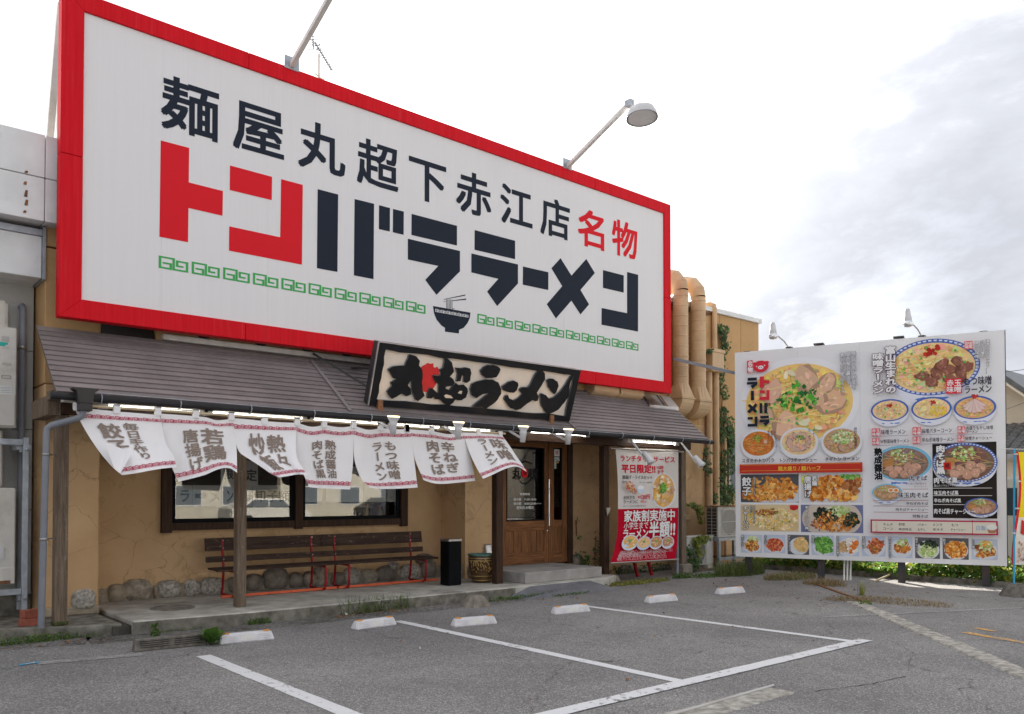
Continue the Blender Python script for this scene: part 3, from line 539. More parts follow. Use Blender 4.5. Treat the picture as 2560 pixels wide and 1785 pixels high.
pp2 = Plane((3.85, 12.128, 0), (1, 0, 0), (0, 0, 1)); mb = MB(); pp2.slab(mb, W5(1060, 60), W5(1630, 455), -.002, 0); mb.build('sheet', 'paper', n2)
a = Art(pp2, .0015); a.text('定', W5(1440, 205), W5(1610, 385), (.02, .02, .02), .03); a.text('限', W5(1110, 205), W5(1250, 355), (.02, .02, .02), .03); a.build('brushed_writing', n2)
n3 = thing('paper_notice', 'white paper blind hanging behind the right window above the bottles', 'paper notice', (6.9, 12.2, 1.7))
for x0, x1 in ((345, 655), (712, 1290), (1296, 1640), (1648, 1815)):
    mb = MB(); pp2.slab(mb, W6(x0, 150), W6(x1, 705), -.002, 0); mb.build('sheet', 'paper', n3)
def bottle(x, y, z, s, body, cap, label):
    t = thing('sauce_bottle', label, 'bottle', (x, y, z)); mb = MB(); mb.lathe((x, y, z), [(.001, 0), (.032 * s, 0), (.034 * s, .01), (.034 * s, .12 * s), (.016 * s, .15 * s), (.014 * s, .16 * s)], 12); mb.build('bottle_body', body, t)
    mb = MB(); mb.lathe((x, y, z), [(.018 * s, .155 * s), (.02 * s, .16 * s), (.019 * s, .20 * s), (.004, .21 * s), (.001, .21 * s)], 12); mb.build('cap', cap, t)
bottle(7.18, 12.5, 1.2, 1.0, 'clear_lens', 'red_paint', 'clear bottle with dark red cap, leftmost behind the right window'); bottle(7.42, 12.5, 1.2, 1.15, 'bamboo', 'reflector', 'amber sauce bottle with pointed yellow cap behind the right window'); bottle(7.68, 12.5, 1.2, 1.1, 'bamboo', 'orange_red_paint', 'ribbed oil bottle with orange-red cap, rightmost behind the window')
mb = MB(); mb.lathe((7.30, 12.52, 1.2), [(.001, 0), (.04, 0), (.042, .09), (.035, .1), (.001, .1)], 14); tag(mb.build('spice_jar', 'car_dark'), 'squat dark jar between the bottles behind the right window', 'jar')
# ------------------------------------------------------------------ door
DP = Plane((9.45, 11.33, 0), (1, 0, 0), (0, 0, 1))
door = MB()
def dsl(tl, br, back, front, mb, pl=DP): return pl.slab(mb, Z1(*tl), Z1(*br), back, front)
# stiles and rails of the leaf
u0, zb = DP.uv(*Z1(150, 1368)); uL = 0.02; 
def U(x, y=1000): return DP.uv(*Z1(x, y))[0]
def V(x, y): return DP.uv(*Z1(x, y))[1]
z_top = V(400, 450); z_bot = .34; zg1 = V(330, 508); zg0 = V(330, 1035); zm = V(330, 1105)
dm = MB(); DP.slabuv(dm, uL, z_bot, U(187), z_top, -.04, 0); DP.slabuv(dm, U(460), z_bot, U(488), z_top, -.04, 0)
leaf = dm.build('door_leaf', 'door_wood', B)
for za_, zb2 in ((zg1, z_top), (zm, zg0), (z_bot, z_bot + .22)): dm = MB(); DP.slabuv(dm, U(187), za_, U(460), zb2, -.04, -.002); dm.build('door_rail', 'door_wood_rail', leaf, bevel=.004)
xs = [U(187) + (U(460) - U(187)) * k / 5 for k in range(6)]
for x0, x1 in zip(xs, xs[1:]): dm = MB(); DP.slabuv(dm, x0 + .004, z_bot + .22, x1 - .004, zm, -.04, -.016); dm.build('door_board', 'door_wood', leaf, bevel=.003)
dm = MB(); DP.slabuv(dm, U(187), zg0, U(187) + .025, zg1, -.03, .004); DP.slabuv(dm, U(460) - .03, zg0, U(460), zg1, -.03, .004); DP.slabuv(dm, U(187) + .025, zg0, U(460) - .03, zg0 + .025, -.03, .004); DP.slabuv(dm, U(187) + .025, zg1 - .025, U(460) - .03, zg1, -.03, .004); dm.build('glazing_bead', 'black_plastic', leaf)
dm = MB(); DP.slabuv(dm, U(187) + .025, zg0 + .025, U(460) - .03, zg1 - .025, -.018, -.012); dm.build('pane', 'glass', leaf)
dm = MB(); xh = U(476); zt, zb_ = V(476, 738), V(476, 1070); dm.tube([DP.pt(xh, zb_, .07), DP.pt(xh, zt, .07)], .014, 10)
for q in (808, 995): dm.tube([DP.pt(xh, V(476, q), 0), DP.pt(xh, V(476, q), .07)], .01, 8); dm.lathe(DP.pt(xh + .012, V(476, q), .07), [(.02, -.02), (.02, .02), (.001, .02)], 8, axis=(1, 0, 0))
dm.build('handle', 'chrome', leaf); dm = MB(); dm.lathe(DP.pt(U(482), V(482, 1105), 0), [(.024, 0), (.024, .01), (.012, .016), (.001, .016)], 14, axis=(0, -1, 0)); dm.build('lock', 'chrome', leaf)
# side light
sd = MB(); DP.slabuv(sd, U(490), z_bot, U(525), z_top, -.05, .012); DP.slabuv(sd, U(585), z_bot, U(620), z_top, -.05, .012); sl_ = sd.build('side_panel', 'door_wood', B, bevel=.003)
for za_, zb2 in ((V(550, 1028) - .12, V(550, 1028)), (V(550, 512), z_top), (z_bot, z_bot + .2)): sd = MB(); DP.slabuv(sd, U(525), za_, U(585), zb2, -.05, .008); sd.build('door_rail', 'door_wood_rail', sl_)
for k in range(2): dm = MB(); a_ = U(525) + k * (U(585) - U(525)) / 2; DP.slabuv(dm, a_ + .003, z_bot + .2, a_ + (U(585) - U(525)) / 2 - .003, V(550, 1028) - .12, -.04, -.006); dm.build('door_board', 'door_wood', sl_)
sd = MB(); DP.slabuv(sd, U(525), V(550, 1028), U(585), V(550, 512), -.025, -.018); sd.build('pane', 'glass', sl_)
sd = MB(); DP.slabuv(sd, U(525), V(550, 1028), U(531), V(550, 512), -.02, 0); DP.slabuv(sd, U(577), V(550, 1028), U(585), V(550, 512), -.02, 0); sd.build('glazing_bead', 'black_plastic', sl_)
jm = MB(); DP.slabuv(jm, U(622), .3, U(655), 2.75, -.07, .04); DP.slabuv(jm, -.06, .3, .015, 2.75, -.07, .04); DP.slabuv(jm, .015, z_top + .003, U(622), 2.75, -.07, .03); jm.build('door_frame', 'dark_wood', B, bevel=.004)
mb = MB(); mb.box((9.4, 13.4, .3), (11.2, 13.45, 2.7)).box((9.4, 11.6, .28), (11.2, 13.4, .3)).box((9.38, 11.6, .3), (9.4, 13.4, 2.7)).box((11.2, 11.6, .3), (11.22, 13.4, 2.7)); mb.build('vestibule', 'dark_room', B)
# things seen inside the door: red machine, yellow posters
mb = MB(); mb.box((10.72, 12.3, .3), (11.17, 12.9, 2.2)); vm = mb.build('drinks_cooler', 'red_paint', bevel=.02); tag(vm, 'dark red drinks cooler standing inside behind the door side light', 'cooler')
mb = MB(); mb.box((10.78, 12.285, 1.0), (11.1, 12.298, 1.9)); mb.build('cooler_door', 'car_dark', vm)

# print on the door glass
dg = Plane((9.45, 11.336, 0), (1, 0, 0), (0, 0, 1)); a = Art(dg, .001)
a.text('丸', Z1(235, 660), Z1(292, 735), BLACK, .03); a.text('超', Z1(345, 660), Z1(412, 730), BLACK, .03)
cx, cy_ = dg.uv(*Z1(320, 692)); a.ell(cx, cy_, .075, .09, RED); a.text('味', Z1(308, 672), Z1(336, 712), BLACK, .02)
for k in range(7):
    a0 = dg.uv(*Z1(290 + k * 12, 610 + abs(k - 3) * 5)); a1 = dg.uv(*Z1(302 + k * 12, 608 + abs(k - 2) * 5)); a.line(a0, a1, .022, BLACK)
for k in range(8):
    t0 = math.pi * (1.15 + .09 * k); t1 = t0 + math.pi * .09; a.line((cx + .17 * math.cos(t0), cy_ - .03 + .17 * math.sin(t0)), (cx + .17 * math.cos(t1), cy_ - .03 + .17 * math.sin(t1)), .006 + .006 * k if k < 5 else .03, BLACK)
a.text('マル', Z1(243, 722), Z1(285, 742), BLACK, .03); a.text('チョウ', Z1(368, 728), Z1(410, 748), BLACK, .03)
wc = (.72, .72, .70)
a.text('営業時間', Z1(286, 836), Z1(355, 852), wc, .02); a.text('昼の部　11:00-15:00', Z1(239, 872), Z1(400, 890), wc, .02); a.text('夜の部　18:00-23:00', Z1(239, 902), Z1(398, 920), wc, .02); a.text('定休日:水曜日', Z1(260, 930), Z1(380, 950), wc, .02); a.text('(LO22:30)', Z1(400, 908), Z1(437, 916), wc, .01)
a.build('glass_lettering', leaf)
a = Art(dg, .001); a.rect(Z1(530, 522), Z1(568, 575), (.7, .72, .71)); a.rect(Z1(540, 536), Z1(558, 560), RED); a.text('B', Z1(544, 540), Z1(554, 556), (.7, .7, .7), .03); a.rect(Z1(530, 580), Z1(566, 592), (.66, .7, .68)); a.rect(Z1(530, 594), Z1(545, 612), (.5, .62, .58)); a.rect(Z1(547, 594), Z1(568, 608), (.62, .66, .74)); a.text('VISA', Z1(549, 598), Z1(566, 605), (.03, .05, .3), .02); a.rect(Z1(547, 610), Z1(560, 624), (.7, .7, .68)); x, y = dg.uv(*Z1(552, 617)); a.ell(x, y, .018, .018, (.7, .05, .02), 12); a.ell(x + .02, y, .018, .018, (.8, .4, .03), 12); a.rect(Z1(530, 614), Z1(545, 662), (.5, .6, .56)); a.text('注意', Z1(532, 640), Z1(543, 650), (.1, .2, .15), .01)
a.build('sticker', sl_)
# outlet cover by the door
mb = MB(); p = atY(*Z1(55, 1238), 11.37); mb.hexa([(p.x - .07, 11.4, p.z - .10), (p.x + .07, 11.4, p.z - .10), (p.x + .07, 11.4, p.z + .1), (p.x - .07, 11.4, p.z + .1), (p.x - .06, 11.31, p.z - .09), (p.x + .06, 11.31, p.z - .09), (p.x + .06, 11.35, p.z + .08), (p.x - .06, 11.35, p.z + .08)]); tag(mb.build('outlet_cover', 'steel', bevel=.008), 'grey weatherproof outlet cover on the wall above the glazed pot', 'outlet')

# ================================================================== NEIGHBOUR (left grey building)
Nb = thing('grey_building', 'pale grey panelled building beside the restaurant on the left', 'building', (0, 12, 0))
mb = MB(); zz = [.4, 1.42, 2.42, 3.4, 4.4]
for z0, z1 in zip(zz, zz[1:]):
    for x0, x1 in ((-3.5, -1.62), (-1.6, .28), (.3, 2.17)):
        mb = MB(); mb.box((x0 + .003, 11.72, z0 + .004), (x1 - .003, 11.9, z1 - .004)); mb.build('wall_panel', 'grey_board', Nb, bevel=.003)
mb = MB(); mb.box((-3.5, 11.74, .0), (2.17, 11.9, .40)); mb.build('plinth', 'kerb_concrete', Nb); mb = MB(); mb.box((-3.5, 11.70, .38), (2.17, 11.72, .41)); mb.build('flashing', 'galvanised', Nb)
mb = MB(); mb.box((-6, 11.9, 0), (2.15, 18, 6.0)); mb.build('building_mass', 'grey_board', Nb)
mb = MB(); mb.box((-6, 11.16, 4.38), (2.15, 11.9, 4.45)); mb.build('soffit', 'fascia_white', Nb)
for o in list(Nb.children):
    if o.name.startswith('soffit'): bpy.data.objects.remove(o)
# second band and the deeper top band
mb = MB(); mb.box((-6, 11.2, 4.215), (2.15, 11.74, 4.72)); mb.build('lower_fascia', 'fascia_white', Nb, bevel=.008)
mb = MB(); mb.box((2.152, 11.17, 4.20), (2.188, 11.7, 4.83)).box((-6, 11.18, 4.722), (2.15, 11.74, 4.80)); mb.build('fascia_trim', 'galvanised', Nb)
for z0, z1 in ((4.845, 5.355), (5.365, 5.875)):
    for x0, x1 in ((-6, .2), (.208, 2.13), (2.138, 2.295)):
        mb = MB(); mb.box((x0, 10.98, z0), (x1, 11.8, z1)); mb.build('top_fascia', 'fascia_white', Nb, bevel=.006)
mb = MB()
for z0, z1, x in ((4.9, 4.93, 1.92), (5.09, 5.17, 1.93), (5.23, 5.27, 1.92), (5.37, 5.40, 1.93), (4.99, 5.06, 1.935)): mb.add([(x - .015, 10.975, z0), (x + .02, 10.975, z0), (x + .025, 10.975, z1), (x, 10.975, z1)], [(0, 1, 2, 3)])
mb.build('rust_stain', 'rust', Nb)
# boiler unit, pipes and galvanised frame
t = thing('water_heater', 'cream wall mounted water heater with stickers, high up at the left edge', 'water heater', (1.6, 11.4, 2.3))
mb = MB(); mb.box((1.35, 11.28, 2.40), (1.915, 11.6, 3.595)); mb.build('casing', 'cream_unit', t, bevel=.012); mb = MB(); mb.box((1.37, 11.26, 2.42), (1.90, 11.28, 2.80)); mb.build('lower_cover', 'cream_unit', t, bevel=.008)
hp = Plane((1.35, 11.278, 0), (1, 0, 0), (0, 0, 1)); a = Art(hp, .0015)
Y3 = crop(0, 640, 3.813)
a.rect(Y3(15, 762), Y3(88, 822), (.42, .42, .40)); a.rect(Y3(22, 858), Y3(88, 890), (.50, .50, .47)); a.rect(Y3(0, 1232), Y3(108, 1412), (.66, .67, .65)); a.line(hp.uv(*Y3(-10, 826)), hp.uv(*Y3(74, 838)), .025, (.03, .42, .36)); a.line(hp.uv(*Y3(-10, 846)), hp.uv(*Y3(50, 852)), .02, (.03, .42, .36)); a.rect(Y3(20, 1012), Y3(108, 1046), (.46, .44, .40)); a.rect(Y3(14, 1132), Y3(106, 1172), (.30, .28, .25)); a.rect(Y3(24, 1140), Y3(98, 1166), (.52, .50, .45))
for r in range(9): a.line(hp.uv(*Y3(4, 1250 + r * 16)), hp.uv(*Y3(100, 1252 + r * 16)), .006, (.36, .36, .36))
a.rect(Y3(82, 1396), Y3(102, 1410), (.1, .1, .1)); a.build('label', t)
mb = MB(); mb.box((1.70, 11.5, 3.6), (1.855, 11.72, 3.95)); mb.build('duct_cover', 'cream_unit', t, bevel=.03, segs=2)
t = thing('storage_tank', 'cream hot water tank cabinet standing at the left edge beside the galvanised frame', 'water tank', (1.6, 11.4, .5))
mb = MB(); mb.box((1.3, 11.28, .55), (1.92, 11.62, 1.69)); mb.build('casing', 'cream_unit', t, bevel=.014); mb = MB(); mb.box((1.3, 11.265, .555), (1.915, 11.28, .75)); mb.build('lower_cover', 'cream_unit', t, bevel=.006); mb = MB(); mb.box((1.3, 11.262, .85), (1.80, 11.279, 1.0)); mb.build('label', 'paper', t)
mb = MB(); mb.box((1.3, 11.26, .56), (1.87, 11.264, .60)); mb.build('rust_stain', 'rust', t)
mb = MB(); mb.box((1.3, 11.4, 1.7), (1.80, 11.6, 2.38)); o = mb.build('pipe_cover', 'cream_unit', t, bevel=.02)
t = thing('galvanised_frame', 'galvanised angle steel frame standing on the slab around the water tank', 'steel frame', (1.98, 11.1, .13))
mb = MB(); mb.box((1.958, 11.08, .13), (2.016, 11.14, 2.28)); mb.build('upright', 'galvanised', t, bevel=.004); mb = MB(); mb.box((2.0, 11.60, .2), (2.06, 11.66, 2.2)); mb.build('upright', 'galvanised', t, bevel=.004)
for z in (2.22, .47): mb = MB(); mb.box((-.5, 11.09, z - .03), (1.956, 11.13, z + .04)); mb.build('rail', 'galvanised', t, bevel=.004)
for z in (2.14, .40): mb = MB(); mb.box((1.93, 11.142, z - .03), (2.0, 11.16, z + .03)).lathe((1.99, 11.08, z), [(.001, .02), (.02, .02), (.02, 0)], 8, axis=(0, -1, 0)); mb.build('bolt_plate', 'galvanised', t)
mb = MB(); mb.box((1.9, 11.14, 2.14), (2.05, 11.6, 2.20)); mb.build('cross_rail', 'galvanised', t)
mb = MB(); mb.tube([(2.03, 11.72, 3.93), (2.03, 11.66, 3.94), (2.03, 11.62, 3.88), (2.03, 11.62, .3)], .04, 12); p_ = mb.build('wall_drainpipe', 'pipe_grey'); tag(p_, 'grey vertical drainpipe on the grey panelled wall beside the water heater', 'drainpipe')
mb = MB(); mb.lathe((2.03, 11.62, 3.42), [(.041, -.02), (.05, -.02), (.05, .02), (.041, .02)], 12); mb.build('pipe_clamp', 'steel', p_)
for i, (x, y, z, r, lb) in enumerate(((1.96, 10.64, .131, .1, 'lower red brick of the pair lying on the slab edge'), (1.985, 10.70, .212, .35, 'upper red brick lying skewed on the lower one at the slab edge'))):
    mb = MB(); mb.box((-.105, -.05, 0), (.105, .05, .08 if i == 0 else .095)); o = mb.build('paving_brick', 'brick_red', bevel=.006); o.location = (x, y, z); o.rotation_euler = (0, 0, r); tag(o, lb, 'brick', 'red bricks on the slab')

# ================================================================== GREAT SIGN
SG = thing('roof_sign', 'huge white restaurant sign with red frame, dark and red lettering above the pent roof', 'sign', (7.9, 10.7, 3.69))
SP = Plane((2.2, 10.70, 0), (1, 0, 0), (0, 0, 1)); IP = Plane((2.2, 10.73, 0), (1, 0, 0), (0, 0, 1))
x0, x1, z0, z1 = 2.232, 13.50, 3.69, 7.588
ix0, iz1 = IP.uv(209.8, 29.2); ix1, iz0 = IP.uv(1659.3, 952.7); ix0 += 2.2; ix1 += 2.2; iz0 = (iz0 + IP.uv(201.2, 751.9)[1]) / 2; iz1 = (iz1 + IP.uv(1659.3, 534.7)[1]) / 2
def frame_seg(P4, nm='frame_segment'):
    mb = MB(); mb.hexa([Vector((x, 10.86, z)) for x, z in P4] + [Vector((x, 10.70, z)) for x, z in P4]); mb.build(nm, 'sign_red', SG, bevel=.005)
def lerp(a, b, t): return a + (b - a) * t
g_ = .006
cut_b = [SP.uv(614, 840)[0] + 2.2, SP.uv(1489, 950)[0] + 2.2]; cut_t = [SP.uv(622, 155)[0] + 2.2, SP.uv(1488, 460)[0] + 2.2]
for cuts, (zo, zi) in ((cut_b, (z0, iz0)), (cut_t, (z1, iz1))):
    xs = [None] + cuts + [None]
    for i in range(3):
        a_o = x0 if i == 0 else xs[i] + g_; a_i = ix0 if i == 0 else xs[i] + g_; b_o = x1 if i == 2 else xs[i + 1]; b_i = ix1 if i == 2 else xs[i + 1]
        frame_seg([(a_o, zo), (b_o, zo), (b_i, zi), (a_i, zi)] if zo < zi else [(a_i, zi), (b_i, zi), (b_o, zo), (a_o, zo)])
zc = SP.uv(150, 380)[1]; tt = .5
for xo, xi, zcut in ((x0, ix0, zc), (x1, ix1, SP.uv(1670, 745)[1])):
    lo = [(xo, z0), (xi, iz0), (xi, zcut), (xo, zcut)]; hi = [(xo, zcut + g_), (xi, zcut + g_), (xi, iz1), (xo, z1)]
    if xo > xi: lo = [lo[1], lo[0], lo[3], lo[2]]; hi = [hi[1], hi[0], hi[3], hi[2]]
    frame_seg(lo); frame_seg(hi)
cuts = [ix0] + [IP.uv(q, 700)[0] + 2.2 for q in (403, 669, 895, 1091.7, 1262, 1411, 1541)] + [ix1]
for a_, b_ in zip(cuts, cuts[1:]):
    mb = MB(); mb.box((a_ + .0005, 10.73, iz0 + .002), (b_ - .0005, 10.75, iz1 - .002)); mb.build('face_panel', 'sign_white', SG)
mb = MB(); mb.box((x0 + .06, 10.76, z0 + .06), (x1 - .06, 10.95, z1 - .06)); mb.build('sign_case', 'dark_steel', SG)
a = Art(IP, .003)
POL = [([C1(1072, 937), C1(1262, 987), C1(1259, 1217), C1(1487, 1275), C1(1484, 1440), C1(1257, 1388), C3(1254, 42), C3(1063, 5)], RED),
 ([C1(1534, 1104), C1(1815, 1180), C1(1813, 1336), C1(1532, 1268)], RED), ([C1(1875, 1195), C1(2020, 1234), C3(2014, 192), C3(1527, 98), C1(1529, 1510), C1(1869, 1583)], RED),
 ([C1(2119, 1262), C1(2256, 1298), C3(2251, 240), C3(2114, 215)], NAVY), ([C2(97, 1328), C2(227, 1360), C5(223, 288), C5(92, 263)], NAVY), ([C2(260, 1369), C2(333, 1388), C2(332, 1545), C2(259, 1529)], NAVY), ([C2(353, 1394), C2(425, 1412), C2(424, 1567), C2(352, 1550)], NAVY),
 ([C2(477, 1427), C2(780, 1507), C5(780, 64), C2(476, 1568)], NAVY), ([C5(452, 18), C5(800, 100), C5(800, 236), C5(643, 393), C5(568, 293), C5(655, 200), C5(452, 157)], NAVY),
 ([C2(898, 1535), C5(1168, 32), C5(1168, 155), C5(897, 92)], NAVY), ([C5(876, 116), C5(1187, 190), C5(1187, 317), C5(1048, 468), C5(981, 371), C5(1056, 286), C5(876, 243)], NAVY),
 ([C5(1220, 203), C5(1390, 242), C5(1389, 361), C5(1219, 325)], NAVY), ([C5(1471, 148), C5(1544, 264), C5(1643, 153), C5(1700, 247), C5(1604, 360), C5(1661, 456), C5(1604, 524), C5(1543, 432), C5(1440, 550), C5(1379, 455), C5(1482, 335), C5(1410, 215)], NAVY),
 ([C5(1754, 227), C5(1893, 263), C5(1892, 378), C5(1754, 346)], NAVY), ([C5(1915, 240), C5(1989, 259), C5(1988, 638), C5(1744, 592), C5(1745, 480), C5(1915, 515)], NAVY)]
GRP = [[0], [1, 2], [3, 4, 5, 6], [7, 8], [9, 10], [11], [12], [13, 14]]
for gset in GRP:
    a = Art(IP, .003)
    for i in gset: a.poly(POL[i][0][::-1], POL[i][1])
    a.build('letter', SG)
vt = IP.uv(*C1(1142, 510))[1]; vb = IP.uv(*C1(1445, 950))[1]; em = (vt - vb) / .93
for ch, l_, r_ in (('麺', 402.8, 543.3), ('屋', 583.7, 707), ('丸', 746.4, 861), ('超', 893.8, 994.3), ('下', 1023.5, 1113.4), ('赤', 1141.5, 1226.5), ('江', 1252, 1329.6), ('店', 1352, 1423), ('名', 1445.7, 1508.7), ('物', 1530.8, 1591.8)):
    g = glyph(ch); a = Art(IP, .003); yy = 1238 - (1238 - 400) * .75; u0_ = IP.uv(l_, 500)[0]; u1_ = IP.uv(r_, 500)[0]
    kx = (u1_ - u0_) / (g[3] - g[2]); [(a.f([(u0_ + (x + dx - g[2]) * kx, vb + (y + dy + .09) * em) for x, y in g[0]], g[1], RED if ch in '名物' else NAVY), a.up()) for dx, dy in thick(.026)]; a.build('letter', SG)
a = Art(IP, .003)
ua, ub = IP.uv(*C3(1060, 180))[0], IP.uv(*C5(569, 480))[0]; v0, v1 = IP.uv(*C3(1062, 212))[1], IP.uv(*C3(1065, 132))[1]
u1e, u2s = IP.uv(*C3(1255, 200))[0], IP.uv(*C3(1281, 200))[0]; pitch = u2s - ua; n = round((ub - ua) / pitch)
a.meander(ua, v0, ub, v1, n, GREEN, 1 - (u1e - ua) / pitch); print('meander units', n)
ua2, ub2 = IP.uv(*IC(596, 420))[0], IP.uv(*IC(2061, 660))[0]; a.meander(ua2, v0, ub2, v1, 10, GREEN, 1 - (u1e - ua) / pitch); a.build('meander_border', SG)
a = Art(IP, .003)
def icp(*q): return [IC(*p) for p in q]
bl = [(190, 273), (200, 340), (225, 400), (262, 445), (300, 473), (299, 507), (427, 524), (428, 491), (470, 472), (505, 430), (525, 385), (532, 334)]
a.poly(icp(*bl), NAVY); a.poly(icp((286, 212), (290, 216), (484, 179), (486, 168)), NAVY); a.poly(icp((369, 222), (369, 228), (493, 217), (492, 205)), NAVY); a.poly(icp((286, 231), (306, 228), (306, 231), (287, 235)), NAVY)
for k in range(5): xx = 311 + k * 12.5; a.poly(icp((xx, 214), (xx + 5, 214), (xx + 5, 296 + k * 2), (xx, 295 + k * 2)), NAVY)
a.poly(icp((362, 290), (368, 296), (378, 298), (386, 292), (387, 296), (378, 303), (366, 300), (360, 296)), NAVY)
ul, ur = IP.uv(*IC(212, 310))[0], IP.uv(*IC(512, 360))[0]; vv0, vv1 = IP.uv(*IC(214, 326))[1], IP.uv(*IC(214, 300))[1]; a.meander(ul, vv0, ur, vv1, 6, WHITE, .1); a.build('bowl_emblem', SG)
# braces and light arms behind the sign
for (q0, q1, y) in ((C1(330, 940), C1(405, 30), 11.7), (C1(398, 960), C1(402, 200), 11.9)):
    mb = MB(); mb.bar(atY(*q0, y), atY(*q1, y), .08); mb.build('brace', 'white_paint', SG)
def sign_lamp(name, label, base, tip, r):
    t = thing(name, label, 'lamp', base); mb = MB(); mb.bar(base, tip, .07); mb.build('arm', 'white_paint', t, bevel=.006)
    mb = MB(); mb.box((base[0] - .11, 10.69, 7.56), (base[0] + .11, 10.698, 7.74)); mb.build('bracket', 'galvanised', t)
    c = Vector(tip) + Vector((.03, -.26, -r)); ax = Vector((.04, .10, 1)).normalized()
    mb = MB(); mb.lathe(c, [(.262, -.13), (.252, -.05), (.21, .03), (.175, .05), (.08, .065), (.001, .07)], 24, axis=ax); mb.lathe(c, [(.252, -.13), (.24, -.05), (.19, .02), (.001, .05)], 24, axis=ax); mb.build('shade', 'lamp_white', t)
    mb = MB(); mb.lathe(c, [(.256, -.135), (.268, -.135), (.268, -.126), (.256, -.126)], 24, axis=ax); mb.build('rim', 'galvanised', t)
    mb = MB(); mb.lathe(c - ax * .125, [(.24, 0), (.001, -.01)], 24, axis=ax); mb.build('lens', 'fascia_white', t)
    mb = MB(); mb.box(Vector(tip) - Vector((.05, .08, .05)), Vector(tip) + Vector((.05, .05, .06))); mb.build('hinge', 'galvanised', t)
sign_lamp('sign_floodlight', 'white floodlight on a raked arm above the right end of the great sign', (10.52, 10.70, 7.60), (10.52, 9.22, 8.22), .20)
sign_lamp('sign_floodlight', 'white lamp arm rising out of the picture above the left half of the great sign', (5.12, 10.70, 7.62), (5.12, 9.05, 8.30), .02)
# antenna
t = thing('tv_antenna', 'thin television antenna on a mast seen above the red frame of the great sign', 'antenna', (6.75, 13.0, 7.0))
def AQ(x, y): return atY(x / 2.669, y / 2.669, 13.0)
mb = MB(); mb.tube([AQ(2128, 620), AQ(2128, 365)], .02, 6); mb.build('mast', 'white_paint', t)
mb = MB(); mb.bar(AQ(2100, 280), AQ(2215, 470), .02); mb.build('boom', 'galvanised', t)
for k in range(13):
    c = AQ(2100, 280).lerp(AQ(2215, 470), k / 12); mb = MB(); mb.tube([c - Vector((.11 - k * .002, 0, -.01)), c + Vector((.11 - k * .002, 0, -.01))], .006, 5); mb.build('element', 'dark_steel', t)
mb = MB(); mb.bar(AQ(2088, 240), AQ(2090, 328), .015)
for q in (240, 262, 300, 328): mb.tube([AQ(2055 + (q < 280) * 15, q + 2), AQ(2140, q)], .006, 5)
mb.build('reflector_grid', 'dark_steel', t)
mb = MB(); mb.tube([AQ(2150, 520), AQ(2330, 490)], .008, 5).tube([AQ(2150, 530), AQ(2330, 505)], .008, 5).tube([AQ(2100, 490), AQ(2150, 530)], .015, 5); mb.build('lower_dipole', 'white_paint', t)

# ================================================================== SMALL LEANING SIGN with raised brush lettering
SS = thing('brush_sign', 'leaning black framed cream sign with raised black brush lettering and a red disc', 'sign', (8, 10.1, 2.86))
bl_, br_ = atY(918, 1012, 10.14), atY(1418, 1055, 10.14); tl_, tr_ = atY(953, 858, 9.86), atY(1452, 924, 9.86)
V_ = ((tl_ - bl_) + (tr_ - br_)) / 2; U_ = Vector((1, 0, 0)); V_.x = 0
QP = Plane(bl_, U_, V_); print('small sign corners', [tuple(round(c, 3) for c in QP.uv(*q)) for q in ((918, 1012), (1418, 1055), (953, 858), (1452, 924))])
wS = QP.uv(1418, 1055)[0]; hS = V_.length; wS = (QP.uv(1452, 924)[0] + wS) / 2
mb = MB(); QP.slabuv(mb, 0, 0, wS, hS, -.12, -.012); mb.build('case', 'dark_steel', SS, bevel=.008)
mb = MB(); QP.slabuv(mb, .03, .03, wS - .03, hS - .03, -.012, -.008); mb.build('face', 'sign_cream', SS)
# ragged black border
def ragged(a, b, side):
    pass
outer = [(0, 0), (wS, 0), (wS, hS), (0, hS)]
def edge(n, f): return [f(i / n) for i in range(n + 1)]
rg = lambda s: random.uniform(-s, s)
bt = .10
inn = edge(16, lambda t: (.14 + (wS - .28) * t, bt + rg(.012))) + edge(7, lambda t: (wS - .13 + rg(.012), bt + (hS - 2 * bt) * t)) + edge(16, lambda t: (wS - .14 - (wS - .28) * t, hS - bt + rg(.012))) + edge(7, lambda t: (.13 + rg(.012), hS - bt - (hS - 2 * bt) * t))
def ring(outer_pts, inner_pts, mb, back, front):
    # four strips between outer rectangle and ragged inner edge
    sides = [(outer[0], outer[1], inner_pts[0:17]), (outer[1], outer[2], inner_pts[17:25]), (outer[2], outer[3], inner_pts[25:42]), (outer[3], outer[0], inner_pts[42:50])]
    corners = [0, 17, 25, 42]
    for si, (p, q, ip_) in enumerate(sides):
        nxt = inner_pts[(corners[(si + 1) % 4])] if True else None
        ii = ip_ + [nxt]; n = len(ii) - 1
        oo = [(p[0] + (q[0] - p[0]) * k / n, p[1] + (q[1] - p[1]) * k / n) for k in range(n + 1)]
        for k in range(n): mb.prism([QP.pt(*oo[k], back), QP.pt(*oo[k + 1], back), QP.pt(*ii[k + 1], back), QP.pt(*ii[k], back)], QP.n * (front - back), 0, 1)
mb = MB(); ring(outer, inn, mb, -.006, .03); mb.build('border', ['sign_black', 'letter_side'], SS)
mb = MB(); mb.tube([QP.pt(0, hS, .03), QP.pt(wS, hS, .03)], .010, 6).tube([QP.pt(0, 0, .03), QP.pt(0, hS, .03)], .012, 6); mb.build('edge_trim', 'steel', SS)
